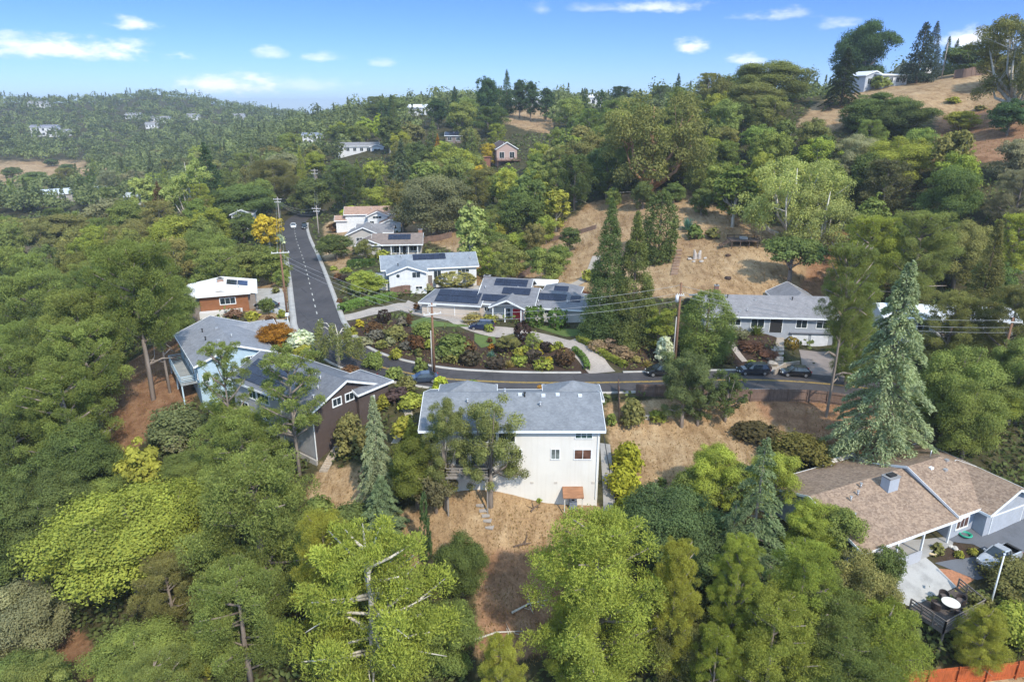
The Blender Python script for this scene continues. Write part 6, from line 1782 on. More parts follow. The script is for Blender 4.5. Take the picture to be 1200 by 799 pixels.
# ---- right of the straight road
for a in (('oak', 393, 275, 44, 6.2, 'dk', 'dark round tree at the right kerb of the straight road'), ('airy', 428, 280, 28, 6, 'ol', 'small olive tree in front of the low grey-roofed house'), ('lumpy', 428, 317, 46, 4.6, 'br', 'bright green round tree left of the white house'),
          ('lumpy', 413, 240, 32, 7, 'lime', 'lime green tree left of the salmon roof'), ('poplar', 467, 231, 20, 8.5, 'lime', 'narrow lime green tree right of the salmon roof'), ('ball', 459, 253, 20, 4.2, 're', 'dark red round tree in front of the salmon-roofed house'), ('bush', 393, 257, 22, 4, 'rust', 'brownish shrub left of the lime green tree'),
          ('oak', 434, 268, 22, 3.6, 'ol', 'small olive tree by the low grey roof'), ('oak', 509, 204, 98, -277, (.175, .195, .10), 'huge grey-green oak behind the porch column house'), ('poplar', 551, 243, 46, -314, 'pale', 'tall pale-topped tree right of the white house'), ('oak', 556, 282, 40, 5.5, 'md', 'green lower tree in front of the pale-topped tree'),
          ('ball', 533, 317, 50, 3.4, 'ol', 'wide olive clipped shrub beside the white house'), ('bush', 500, 331, 20, 2, 'gg', 'grey-green shrub at the white house corner'), ('grassy', 513, 315, 14, 3, 'yg', 'light yellowish shrub behind the wide clipped shrub'),
          ('lumpy', 611, 271, 44, 6, 'br', 'bright round tree on the slope behind the solar-roofed house'), ('oak', 628, 289, 30, 5, 'dk', 'dark round tree right of the bright round tree'), ('oak', 656, 287, 30, 6, 'md', 'green column-like tree on the slope'), ('oak', 668, 265, 24, 6, 'dk', 'darker tree above the column-like tree on the slope'),
          ('lumpy', 586, 261, 24, 6, 'yg', 'yellow-olive bush left of the bright round tree'), ('lumpy', 612, 224, 58, -280, 'dk', 'dark green tree above the bright round tree'), ('poplar', 652, 221, 36, -271, 'yg', 'yellow-green tree at the edge of the bare slope', None, .03), ('wild', 605, 306, 32, 2.4, 'straw', 'low straw-yellow shrub behind the solar-roofed house'),
          ('wild', 571, 309, 28, 2.4, 'br', 'low bright shrub beside the white house yard'), ('bush', 692, 312, 22, 3, 'br', 'bright shrub left of the dark redwood'), ('bush', 503, 290, 20, 3, 'ol', 'small shrub in the yard behind the porch columns'), ('ball', 573, 378, 0.1 + 12, 1.6, 'br', 'bright shrub at the tail of the blue car'),
          ('cone', 714, 226, 64, -394, (.115, .175, .065), 'dark conical redwood right of the solar-roofed house'), ('cone', 744, 244, 66, -398, (.15, .19, .06), 'olive conical redwood in front of the dark redwood'), ('dense', 774, 220, 42, -306, 'dk', 'dense dark conifer alone on the bare slope'),
          ('airy', 772, 355, 42, -410, 'br', 'light green tree at the foot of the redwoods'), ('bush', 779, 384, 28, -424, 'wh', 'white-flowering climber mass beside the tall pole'), ('dense', 829, 337, 62, -418, 'md', 'big dense green tree right of the tall pole'),
          ('airy', 803, 400, 66, -500, (0.123, 0.160, 0.065), 'slim tree in front of the tall pole below the road'), ('airy', 820, 440, 50, -498, (0.123, 0.160, 0.065), 'lower tree leaning at the slim tree foot'), ('wispy', 853, 430, 52, -493, (0.116, 0.167, 0.058), 'small pale-trunked tree behind the weathered fence'), ('spread', 928, 276, 70, -334, 'dk', 'small dark spreading oak alone on the bare hillside'),
          ('palegum', 930, 186, 92, -290, 'pale', 'large pale yellow-green tree with grey limbs above the spreading oak'), ('palegum', 968, 215, 75, -300, 'pale', 'pale green tree at the right of the large pale tree'), ('poplar', 862, 196, 54, -266, (0.145, 0.196, 0.051), 'round tree with yellow-green top above the timber platform'),
          ('gum', 765, 112, 116, -229, 'gum', 'huge olive-tan eucalyptus with orange limbs on the hillside', None, .02), ('spiky', 807, 249, 24, -270, 'teal', 'large blue-grey agave on the hillside'), ('bush', 815, 258, 22, -280, 'dk', 'dark bush below the blue-grey agave'), ('bush', 836, 263, 20, -279, 'ol', 'olive bush left of the timber platform'),
          ('cedar', 1046, 306, 148, -542, (.285, .365, .215), 'large pale tiered cedar at the right', None, .02), ('tallpine', 985, 285, 62, -488, 'md', 'tall pine with dark bare trunk right of the garages'), ('pine', 1016, 254, 74, -372, 'br', 'light pine behind the pale cedar'), ('bushpine', 1000, 330, 56, -452, 'md', 'green pine between the garages and the pale cedar'), ('pine', 1075, 250, 92, 18, 'md', 'green pine behind the right of the pale cedar'),
          ('cone', 1157, 255, 66, 22, (0.145, 0.152, 0.058), 'olive-brown conifer rising at the right edge'), ('lumpy', 1125, 402, 92, -500, 'md', 'large leafy tree behind the brown-shingled house'), ('lumpy', 1194, 392, 74, -498, 'md', 'leafy tree at the right edge behind the brown-shingled house'), ('lumpy', 1166, 450, 66, -498, 'br', 'brighter leafy tree over the garage roof'), ('lumpy', 1096, 448, 56, -502, 'md', 'leafy tree between the pale cedar and the garage roof'),
          ('lumpy', 1196, 440, 60, -496, 'md', 'lowest leafy tree at the right edge beside the garage roof'), ('pine', 1115, 345, 82, 13, 'ol', 'thin pine in front of the hidden white house'), ('pine', 1185, 335, 72, 16, 'ol', 'dull pine at the right edge above the leafy trees'), ('oak', 1012, 375, 40, 7, 'md', 'green tree beside the garages'),
          ('ball', 928, 374, 18, 3.0, 're', 'dark red clipped shrub beside the dark entry'), ('ball', 928, 394, 17, 2.2, (0.232, 0.189, 0.043), 'mustard clipped shrub below the dark red one'), ('spiky', 888, 376, 24, 2.4, 'md', 'green cycad in front of the blue-grey house'), ('grassy', 866, 380, 30, 2.2, 'gg', 'grey spiky shrubs at the left of the cycad'),
          ('wild', 880, 398, 34, 1.4, (0.145, 0.087, 0.058), 'dry brown ground shrub on the bank'), ('wild', 900, 408, 30, 1.2, (0.145, 0.087, 0.058), 'dry brown shrub low on the bank beside the steps'), ('bush', 882, 420, 16, 1.2, 'br', 'small bright bush above the charcoal car'), ('ball', 853, 412, 16, 1.8, (0.189, 0.160, 0.072), 'dull clipped shrub left of the brown bank')): T(*a)
# ---- skyline
for a in (('oak', 1016, 24, 78, -92, 'fir', 'tall dark oak against the sky on the hilltop'), ('cedar', 990, 56, 54, -124, (0.065, 0.096, 0.041), 'dark tiered cedar at the left end of the dry hilltop'), ('fir', 1080, 25, 40, -98, (0.051, 0.072, 0.051), 'dark fir behind the white hilltop house'), ('fir', 1094, 23, 24, -88, (0.087, 0.116, 0.116), 'bluish fir right of the dark hilltop fir'),
          ('fir', 1110, 41, 14, -80, 'fir', 'small pointed fir by the hilltop pole'), ('fir', 1120, 44, 14, -80, 'fir', 'second small pointed fir right of the hilltop pole'), ('oak', 1136, 52, 60, -88, 'dk', 'dark rounded trees behind the hilltop fence'), ('ball', 1062, 73, 27, -98, (0.435, 0.464, 0.319), 'whitish round tree in front of the hilltop house'), ('bush', 1042, 80, 24, -101, 'ol', 'olive shrub left of the whitish round tree'),
          ('bush', 1080, 80, 22, -96, 'ol', 'olive shrub behind the basketball board'), ('bush', 1033, 84, 26, -104, 'md', 'green shrub at the wall of the pale hilltop cabin'), ('palegum', 1196, 0, 84, 24, 'gum', 'tall gum tree at the top right edge', None, .1, 180), ('lumpy', 1180, 60, 60, 10, 'ol', 'olive tree below the tall gum at the right edge'), ('bush', 1117, 112, 20, 2.0, 'yg', 'round bush alone on the dry hill'), ('bush', 1150, 122, 16, 1.6, 'ol', 'small bush right of the round hill bush'),
          ('oak', 905, 53, 92, 14, 'md', 'large rounded oak on the skyline left of the hilltop'), ('oak', 868, 66, 60, 13, 'dk', 'dark oak at the left of the large skyline oak'), ('oak', 884, 96, 70, 12, 'ol', 'olive oak below the large skyline oak'), ('pine', 830, 73, 36, 14, 'ol', 'yellowish pine on the skyline right of the fir'),
          ('fir', 794, 66, 18, 17, 'fir', 'pointed fir on the skyline above the eucalyptus'), ('pine', 774, 80, 34, 14, 'dk', 'dark pine left of the skyline fir'), ('fir', 750, 95, 18, 12, 'fir', 'small fir above the eucalyptus left side'), ('pine', 727, 93, 32, 13, 'fir', 'blackish pine on the skyline left of the eucalyptus'),
          ('oak', 1035, 108, 70, 9, 'dk', 'dark oak in front of the dry hill'), ('oak', 1065, 118, 76, 10, 'dk', 'dark oak right in front of the dry hill'), ('oak', 1008, 120, 46, 8, 'dk', 'small dark oak at the left below the dry hill'), ('lumpy', 1128, 130, 40, 5, 'yg', 'yellow-green shrubby tree under the dry hill'), ('oak', 1185, 118, 44, 8, 'fir', 'dark tree at the right edge of the dry hill'),
          ('lumpy', 1055, 160, 86, 12, 'br', 'bright tree on the right hillside'), ('pine', 1038, 190, 62, 14, (0.145, 0.152, 0.072), 'dull brownish pine in front of the bright hillside tree'), ('airy', 1005, 158, 62, 10, 'gg', 'grey-green tree left of the bright hillside tree')): T(*a)
# ---- far pines on the middle ridge
for cx, yt, w, h, lab in ((571, 89, 32, 24, 'big round dark tree on the middle ridge'), (594, 80, 18, 24, 'pointed fir right of the big ridge tree'), (609, 91, 20, 20, 'dark pine left of the ridge hall'), (622, 93, 20, 20, 'dark pine behind the ridge hall'), (533, 100, 20, 20, 'pointed fir left of the big ridge tree'),
                          (459, 110, 20, 18, 'dark fir left of the ridge white house'), (447, 117, 15, 15, 'small fir at the left of the middle ridge'), (513, 115, 24, 15, 'dark tree behind the ridge white house'), (640, 103, 22, 16, 'dark tree right of the ridge hall'), (685, 102, 12, 16, 'small pointed fir at the right of the middle ridge')):
    T('fir' if 'fir' in lab else 'oak', cx, yt, w, h, 'fir', lab, None, .1, 520)
T('wild', 555, 188, 46, 7, 'ye', 'golden yellow bushes left of the pink cottage', dmax=400); T('lumpy', 573, 166, 22, 10, 'ye', 'yellow tree touching the pink cottage', dmax=400); T('lumpy', 470, 152, 27, 14, 'yg', 'yellowish round tree right of the long white valley house', dmax=450)
T('fir', 513, 156, 13, 12, 'go', 'small orange tree on the far slope', dmax=450); T('lumpy', 443, 132, 12, 14, 'lime', 'narrow lime tree under the middle ridge', dmax=450); T('cedar', 471, 163, 42, 22, (0.131, 0.181, 0.102), 'pale tiered cedar in the woods above the salmon roof', dmax=400)
for cx, yt, w, h, lab in ((14, 196, 22, 7, 'dark oak at the left end of the far dry slope'), (40, 201, 30, 8, 'dark oak in the middle of the far dry slope'), (78, 192, 18, 6, 'small oak right of the middle of the far dry slope'), (112, 199, 26, 8, 'dark oak at the right end of the far dry slope'), (60, 186, 16, 6, 'small oak at the top of the far dry slope')):
    T('oak', cx, yt, w, h, 'dk', lab, None, .1, 760)
# ---- beds, hedges and shrubs of the gardens
def hedge(label, pix, w, h, tint='md'):
    g = PX(*pix); L = smooth_line(g, .6); rs = np.random.RandomState(int(pix[0][0])); Vs, ts = [], []
    o = L[0].copy(); o[2] = Hh(o[0], o[1])
    for k in range(len(L) - 1):
        d = unit(L[k + 1, :2] - L[k, :2]); nrm = np.array([d[1], -d[0]]); n = 150
        u = rs.uniform(-1, 1, n); side = rs.rand(n); t = rs.rand(n)
        s = np.where(side < .45, u, np.sign(u)); zz = np.where(side < .45, 1., rs.rand(n)) * h
        P = np.stack([L[k, 0] + d[0] * t * .6 + nrm[0] * s * w / 2, L[k, 1] + d[1] * t * .6 + nrm[1] * s * w / 2, Hh(L[k, 0], L[k, 1]) + zz], -1) + rs.normal(0, .05, (n, 3))
        N = np.where((side < .45)[:, None], np.array([0, 0, 1.]), np.stack([nrm[0] * s, nrm[1] * s, 0 * s], -1)); Vs.append(leaves(P - o, unit(N + rs.normal(0, .35, (n, 3))), np.full(n, .28), np.full(n, .2), rs)); ts.append(np.clip(rs.normal(.5, .15, n), 0, 1))
    V = np.concatenate(Vs); me = mesh_np('hedge', V, quads(V), np.concatenate(ts)); ob = link('clipped_hedge', me, mat=FOL); ob.location = o; ob.color = (*TINT[tint], 1)
    return tag(ob, label, 'hedge')
hedge('yellow-green low hedge along the right side of the paved drive', ((678, 399), (700, 412), (722, 425), (733, 431)), .9, .8, 'yg')
hedge('green low hedge along the left side of the paved drive curve', ((672, 411), (682, 420), (687, 428), (688, 434)), .7, .7, 'md')
hedge('long green hedge above the paved drive left of the white house', ((400, 366), (420, 359), (450, 353), (462, 350)), 1.7, 1.3, 'md')
hedge('square hedge behind the lawn left of the white house', ((408, 313), (425, 312), (440, 311)), 1.5, 1.6, 'dk')
T('box', 626.5, 360, 19, -381, (0.080, 0.145, 0.032), 'left of the two big clipped hedge blocks by the red door', 'clipped hedge blocks by the red door'); T('box', 653, 363, 19, -384, (0.080, 0.145, 0.032), 'right of the two big clipped hedge blocks by the red door', 'clipped hedge blocks by the red door')
bedl = [('wild', 555, 364, 30, 2.2, 'straw', 'straw-yellow ornamental shrubs under the tan wall'), ('wild', 574, 366, 22, 1.8, 'yg', 'yellowish shrub left of the entry step'), ('ball', 612, 376, 20, 3.4, 'pu', 'purple-leaved small tree before the red door'), ('wild', 530, 386, 50, 4, 'md', 'big green bush right of the kerb pole'), ('wild', 548, 394, 24, 2.8, 'rust', 'reddish-brown shrub at the right of the big green bush'),
        ('wild', 487, 388, 24, 2.8, 'rust', 'reddish-brown shrub left of the kerb pole'), ('wild', 497, 372, 30, 3.4, 'md', 'green shrub behind the kerb pole'), ('ball', 551, 410, 24, 2.3, (.085, .075, .055), 'left of the dark purple-brown mounds by the kerb'), ('ball', 581, 418, 22, 1.8, (.085, .075, .055), 'middle one of the dark purple-brown mounds by the kerb'), ('ball', 662, 407, 25, 2.8, (0.109, 0.072, 0.043), 'largest purple-brown mound at the drive corner'), ('ball', 626, 409, 22, 2.0, (.085, .075, .055), 'purple-brown mound between the garden greens'),
        ('ball', 589, 400, 18, 1.8, 'pu', 'dark plum mound behind the middle mound'), ('ball', 640, 400, 16, 1.6, 'pu', 'dark plum mound by the garden lawn'), ('box', 608, 417, 16, 1.4, 'br', 'bright clipped cube among the mounds'), ('box', 637, 421, 18, 1.7, 'br', 'bright clipped cube nearest the kerb'), ('ball', 528, 413, 17, 1.5, (0.203, 0.217, 0.072), 'pale olive round shrub left of the mounds'), ('bush', 516, 408, 18, 1.5, 'gg', 'small grey-green shrub left of the olive one'),
        ('spiky', 597, 418, 16, 1.6, 'straw', 'straw-coloured spiky plant at the kerb'), ('spiky', 576, 408, 14, 1.5, 'teal', 'blue-grey spiky plant behind the mounds'), ('bush', 607, 405, 17, 1.6, 'yg', 'yellow-green ball in the middle of the bed'), ('bush', 615, 402, 16, 1.5, 'br', 'bright green ball in the middle of the bed'), ('bush', 634, 397, 12, 1.4, 'yg', 'yellow-green ball near the lawn edge'), ('bush', 646, 402, 10, 1.4, 'yg', 'second yellow-green ball toward the drive'), ('bush', 633, 407, 9, 1.1, 'ye', 'yellow ball by the plum mound'), ('box', 643, 418, 8, .9, 'ye', 'small yellow clipped plant behind the bright cube'),
        ('bush', 629, 402, 10, 1.3, 'yg', 'small lime ball beside the bright one'), ('bush', 576, 401, 10, 1.3, 'go', 'small orange shrub behind the blue-grey spiky plant'), ('bush', 574, 394, 9, 1.1, 'rust', 'tiny rusty shrub at the lawn end'), ('airy', 596, 391, 30, 3, 'ol', 'thin olive small tree in the garden bed'), ('airy', 625, 388, 18, 3.2, 'md', 'slender upright small tree beyond the bed'), ('bush', 655, 397, 14, 1.6, 'br', 'bright shrub at the drive bend'), ('bush', 660, 405, 10, 1.1, 'yg', 'yellow ball at the drive bend'),
        ('bush', 462, 377, 32, 3, 'ol', 'olive shrub in the left part of the bed'), ('bush', 438, 372, 25, 2.8, 'rust', 'rusty shrub at the left part of the bed'), ('ball', 450, 362, 16, 2.4, 'pu', 'plum-coloured shrub near the drive end'), ('wild', 440, 383, 24, 2., 'mau', 'mauve-grey lavender clump in the left bed'), ('bush', 428, 392, 23, 1.8, 'gg', 'grey-green round shrub at the left kerb'), ('bush', 421, 372, 13, 1.6, 'ye', 'pale yellow shrub at the left bed corner'), ('bush', 412, 380, 16, 1.8, 'yg', 'yellow-green shrub at the left bed corner'),
        ('ball', 447, 398, 15, 1.4, (0.203, 0.217, 0.072), 'dull round shrub at the left kerb bend'), ('bush', 463, 405, 18, 2.2, 'yg', 'loose yellowish shrub by the kerb bend'), ('bush', 456, 393, 16, 1.6, 'gg', 'grey shrub in the left bed'), ('bush', 475, 397, 16, 1.7, 'mau', 'mauve shrub left of the reddish-brown one'), ('bush', 443, 409, 10, 1.1, 'br', 'small bright ball at the kerb bend'), ('bush', 404, 387, 12, 1.5, 'rust', 'rusty shrub where road and drive meet'), ('bush', 472, 368, 18, 2, 'mau', 'mauve clump near the drive lawn'), ('bush', 490, 405, 12, 1.5, 'ol', 'small olive shrub left of the kerb pole foot'),
        ('airy', 480, 366, 10, 2.6, 'rust', 'thin reddish small tree on the lawn strip'), ('bush', 488, 352, 10, 2, 'rust', 'small brownish shrub on the drive apron'),
        ('wild', 700, 396, 26, 1.8, (0.290, 0.217, 0.145), 'dry tan shrub right of the yellow-green hedge'), ('wild', 728, 402, 30, 2.2, (0.319, 0.246, 0.160), 'larger dry tan shrub under the redwoods'), ('ball', 715, 396, 16, 1.6, (0.232, 0.174, 0.116), 'brownish mound right of the hedge'), ('bush', 738, 392, 13, 1.4, 'yg', 'yellow-green ball under the redwoods'), ('spiky', 758, 418, 16, 1.5, 'straw', 'straw spiky plant left of the black off-road car'), ('bush', 690, 388, 14, 1.2, 'ol', 'olive shrub at the end of the right lawn'),
        ('bush', 745, 415, 14, 1.2, 'straw', 'dry straw shrub near the white-flowering climber'),
        ('bush', 502, 395, 14, 2, 'br', 'bright shrub at the foot of the kerb pole'), ('wild', 516, 435, 22, 3.2, 'lime', 'lime green shrub below the kerb pole'), ('bush', 475, 436, 32, 3, 'ol', 'olive shrub at the inner bend of the road'), ('wild', 462, 425, 24, 2.6, 'md', 'green shrub at the inner bend of the road'), ('bush', 492, 415, 20, 3, 'md', 'green shrub in front of the kerb pole'), ('bush', 466, 448, 36, 2.6, (0.102, 0.072, 0.072), 'dark plum shrub right of the brown house'), ('bush', 480, 455, 34, 2.8, 'br', 'bright shrub right of the brown house'),
        ('bush', 440, 434, 22, 2.4, 're', 'dark red shrub behind the brown house'), ('bush', 409, 424, 26, 2.2, 'rust', 'rust-red shrub behind the brown house roof'), ('weeping', 395, 375, 66, -428, (0.217, 0.246, 0.087), 'pale-trunked weeping birch at the start of the bend'), ('wild', 437, 408, 26, 3.2, 'md', 'green shrub right of the weeping birch'), ('bush', 351, 380, 38, 4, 'wh', 'white-flowering bush at the end of the straight road'), ('bush', 356, 398, 30, 3, 'yg', 'yellow-green bush under the white-flowering one'),
        ('lumpy', 322, 377, 46, 4.5, 'go', 'orange autumn tree behind the brown house'), ('lumpy', 305, 397, 34, 4, 'go', 'orange-green tree left of the autumn tree'), ('bush', 315, 367, 20, 2.5, 'rust', 'rusty shrub beside the pale driveway'), ('bush', 300, 382, 14, 2.2, 'ol', 'olive shrub on the pale driveway edge'), ('bush', 295, 362, 22, 2, 'yg', 'yellow-green shrub below the white-roofed house'), ('lumpy', 312, 347, 20, 3.4, 'dk', 'small dark tree in the pale courtyard'), ('bush', 329, 360, 13, 2, 'br', 'bright bush at the kerb by the pale courtyard'),
        ('bush', 273, 360, 26, 2, (0.203, 0.131, 0.087), 'reddish shrub against the white balcony wall'), ('bush', 323, 335, 12, 1.5, 'ol', 'olive bush beside the courtyard'),
        ('bush', 396, 318, 14, 1.8, 'rust', 'rusty bush at the right pavement'), ('ball', 403, 322, 14, 1.4, 'pu', 'plum bush at the right pavement'), ('bush', 391, 310, 12, 1.4, 'br', 'bright bush at the right pavement'), ('bush', 403, 336, 12, 1.2, 'ol', 'olive bush by the pavement near the hedge'), ('bush', 398, 348, 10, 1.2, 'rust', 'small rusty bush by the pavement'), ('bush', 388, 272, 18, 3, 'ol', 'shrub between the far pole and the salmon-roofed house'), ('bush', 405, 312, 18, 1.4, 'br', 'low clipped green shrub above the lawn'), ('bush', 447, 290, 22, 3, 'yg', 'yellowish shrub at the porch column house'),
        ('ball', 511, 343, 12, 1.6, (0.217, 0.189, 0.058), 'mustard round shrub at the end of the long hedge'), ('bush', 1100, 634, 20, 1.6, 'ol', 'round olive shrub in the planted island'), ('bush', 1125, 643, 13, 1., 'yg', 'yellow-green tuft in the planted island'), ('bush', 1141, 640, 13, .9, 'yg', 'second yellow-green tuft at the right of the island'), ('bush', 1045, 650, 10, 1., 'lime', 'potted lime plant at the porch end'),
        ('bush', 985, 555, 22, 1.4, 'br', 'bright bush at the left corner behind the brown roof'), ('bush', 553, 440, 30, 3, 'md', 'green bush between the two roof peaks of the cream house'), ('bush', 640, 448, 34, 2, 'go', 'orange-brown bush behind the cream house ridge'), ('bush', 632, 581, 9, .7, 'br', 'tiny bright bush at the foot of the cream wall'), ('bush', 1120, 690, 8, .8, 'yg', 'small light plant on the deck side')]
for a in bedl: T(*a[:7])
# dead wood lying about
def branch(label, px, py, L, yaw, lift, col='pale', k=5):
    g = G(px, py); m = MB(); rr = random.Random(int(px + py)); m.tube([(-L / 2, 0, 0), (0, .1 * L, .1), (L / 2, 0, .25)], [.12, .09, .03], 6)
    for i in range(k):
        u = rr.uniform(-.3, .4) * L; m.tube([(u, 0, .1), (u + rr.uniform(-.5, .8), rr.choice((-1, 1)) * rr.uniform(.5, 1.4), rr.uniform(0, .8))], [.05, .015], 5)
    o = m.build('dead_branch', BARK[col]); o.location = (g[0], g[1], g[2] + lift); o.rotation_euler = (0, 0, yaw); return tag(o, label, 'branch')
branch('grey fallen branches on the bare strip below the cream house', 622, 712, 4, .4, .1); branch('pale fallen branch at the left edge of the bare strip', 583, 749, 5, .2, .3); branch('dead grey branches hanging left of the red dirt', 120, 500, 7, 1.2, 1.2, 'grey', 9)
branch('pale dead branches at the foot of the huge eucalyptus', 735, 228, 12, .3, .4, 'pale', 8); branch('small brush heap on the bare ground below the cream wall', 628, 596, 1.6, .8, .05, 'brown', 7); branch('brown brush heap on the bare strip', 612, 640, 2, .2, .05, 'brown', 8)
# ------------------------------------------- the rest of the woods, tree by tree
FILL = [   # outline in the photo, (kind, weight), tint weights, height range, spacing in metres, furthest, place words
 ([(0, 222), (60, 235), (210, 232), (330, 200), (345, 262), (330, 300), (205, 350), (190, 290), (100, 300), (0, 330)], 'lumpy oak airy pine', 'md md ol ol dk br', (10, 16), 9.5, 260, 'on the left slope'),
 ([(0, 330), (190, 300), (215, 350), (150, 400), (110, 430), (0, 620)], 'pine pine lumpy', 'md md dk', (13, 18), 10, 170, 'among the left-hand pines'),
 ([(0, 185), (140, 180), (250, 170), (340, 175), (345, 200), (210, 232), (60, 235), (0, 222)], 'oak oak lumpy fir pine', 'dk md ol gg br', (9, 15), 15, 560, 'in the left valley'),
 ([(330, 150), (470, 140), (570, 150), (570, 190), (480, 205), (470, 240), (375, 225), (345, 200)], 'oak airy lumpy pine fir poplar', 'dk md ol md br', (10, 17), 12.5, 420, 'in the woods past the end of the street'),
 ([(570, 150), (640, 140), (730, 132), (770, 200), (690, 228), (640, 222), (600, 225), (540, 210)], 'oak lumpy airy pine poplar', 'dk md md br ol', (10, 16), 10, 380, 'in the woods left of the eucalyptus'),
 ([(720, 120), (860, 95), (950, 130), (985, 165), (890, 195), (830, 215), (790, 218), (740, 200)], 'oak lumpy airy poplar', 'dk md md br ol', (9, 15), 9, 260, 'in the woods right of the eucalyptus'),
 ([(960, 150), (1090, 140), (1200, 170), (1200, 340), (1060, 270), (1010, 250), (960, 225), (985, 180)], 'oak lumpy airy poplar pine', 'dk md md br ol gg', (9, 15), 9, 230, 'on the right-hand hillside'),
 ([(1000, 250), (1200, 330), (1200, 420), (1100, 420), (1000, 330)], 'pine lumpy oak', 'md ol br', (9, 14), 9.5, 170, 'behind the pale cedar'),
 ([(1085, 425), (1200, 425), (1200, 530), (1110, 530)], 'lumpy lumpy oak', 'md br md', (9, 13), 8, 120, 'behind the brown-shingled house'),
 ([(0, 560), (120, 560), (120, 799), (0, 799)], 'lumpy oak', 'dk md gg', (6, 10), 8.5, 100, 'in the bottom left woods'),
 ([(100, 680), (340, 640), (340, 799), (180, 799)], 'pine lumpy', 'md md ol', (6, 10), 8.5, 80, 'below the bottom left pines'),
 ([(340, 700), (560, 690), (560, 799), (340, 799)], 'pine lumpy', 'md br', (5, 9), 8.5, 75, 'under the pale-branched pine'),
 ([(640, 700), (1050, 700), (1060, 799), (600, 799)], 'pine pine lumpy', 'br md ol', (6, 10), 8.5, 72, 'under the bottom right pines'),
 ([(745, 585), (960, 580), (1000, 680), (800, 700)], 'lumpy pine oak', 'md dk ol', (5, 8), 8, 80, 'round the sparse cedar'),
 ([(560, 235), (640, 205), (655, 262), (640, 300), (570, 305)], 'oak lumpy airy', 'dk md ol br', (6, 9), 6.5, 230, 'on the slope behind the white house'),
 ([(700, 190), (740, 180), (830, 200), (835, 232), (780, 215), (710, 228)], 'lumpy oak airy', 'dk md gum', (5, 8), 6.5, 260, 'under the huge eucalyptus'),
 ([(440, 118), (740, 118), (740, 140), (560, 150), (440, 150)], 'oak fir lumpy pine', 'dk fir md', (11, 17), 17, 520, 'on the middle ridge'),
]
PROT = [(213, 316, 302, 374, 136), (335, 255, 374, 300, 260), (334, 296, 402, 388, 150), (203, 366, 312, 470, 106), (285, 403, 457, 548, 92), (490, 444, 714, 592, 79), (397, 238, 705, 442, 100), (945, 536, 1200, 650, 81), (1028, 640, 1200, 752, 52),
        (838, 342, 985, 442, 102), (714, 462, 1002, 548, 72), (640, 228, 982, 346, 140), (574, 163, 613, 196, 290), (404, 166, 441, 186, 360), (354, 157, 380, 173, 430), (476, 124, 512, 142, 430), (600, 110, 642, 165, 440), (38, 148, 72, 166, 760), (140, 130, 200, 160, 860), (48, 214, 112, 246, 370), (945, 84, 1180, 140, 205), (270, 252, 298, 276, 200), (445, 606, 660, 742, 44), (120, 430, 210, 520, 84)]
def blocks(x, y, w, H, z):
    a = proj(x, y, z + H); b = proj(x, y, z); hw = w * .42 * FOC / a[2]
    return any(a[0] + hw > r[0] and a[0] - hw < r[2] and a[1] < r[3] - 2 and b[1] > r[1] and y < r[4] for r in PROT)
KNAME.update(poplar='upright tree', airy='open oak', lumpy='lumpy tree')
WORDS = dict(lumpy='lumpy', oak='round', pine='pine', fir='fir')
frs = random.Random(5); nfill = 0
HOUSES = [(o.location.x, o.location.y) for o in S.objects if o.parent is None and o.get('category') in ('house', 'building')]
drym = GM['dry'] + GM['red'] + GM['mulch']
def bare(x, y):
    i = min(max(int(np.searchsorted(GX, x)), 0), len(GX) - 1); j = min(max(int(np.searchsorted(GY, y)), 0), len(GY) - 1); return drym[j, i] > .4
QUOTA = [46, 28, 38, 44, 48, 48, 56, 18, 8, 8, 8, 6, 12, 8, 14, 8, 16]
for (poly, kinds, tints, (h0, h1), gap, dm, where), quota in zip(FILL, QUOTA):
    xs = [p[0] for p in poly]; ys = [p[1] for p in poly]; bad = 0; mine = 0
    while bad < 260 and mine < quota:
        px, py = frs.uniform(min(xs), max(xs)), frs.uniform(min(ys), max(ys))
        if not in_poly(np.array([px]), np.array([py]), poly)[0]: continue
        H = frs.uniform(h0, h1); g = G(px, py, H * .8); bad += 1
        if g is None or g[1] > dm or (bare(g[0], g[1]) and gap > 7): continue
        gp = gap * frs.uniform(.85, 1.2)
        if any((p['x'] - g[0]) ** 2 + (p['y'] - g[1]) ** 2 < (max(gp * .5, p['r'] * .55) + gp * .42) ** 2 for p in PLANTS if p['k'] not in SHRUB): continue
        if any((hx - g[0]) ** 2 + (hy - g[1]) ** 2 < 130 for hx, hy in HOUSES): continue
        k = nearest(RLINE, g[0], g[1])
        if math.hypot(RLINE[k][0] - g[0], RLINE[k][1] - g[1]) < 8: continue
        # keep clear of the line of sight to the houses and roads: only fill below tree tops already there
        kind = frs.choice(kinds.split()); tint = frs.choice(tints.split())
        if gap > 7 and blocks(g[0], g[1], gp, H, g[2]): continue
        put(kind, g[0], g[1], gp * frs.uniform(.85, 1.2) * (.5 if kind == 'fir' else 1), H * (1.25 if kind == 'fir' else 1), tint, None, None, .14, cx=px, ytop=py)
        PLANTS[-1]['where'] = where; nfill += 1; bad = 0; mine += 1

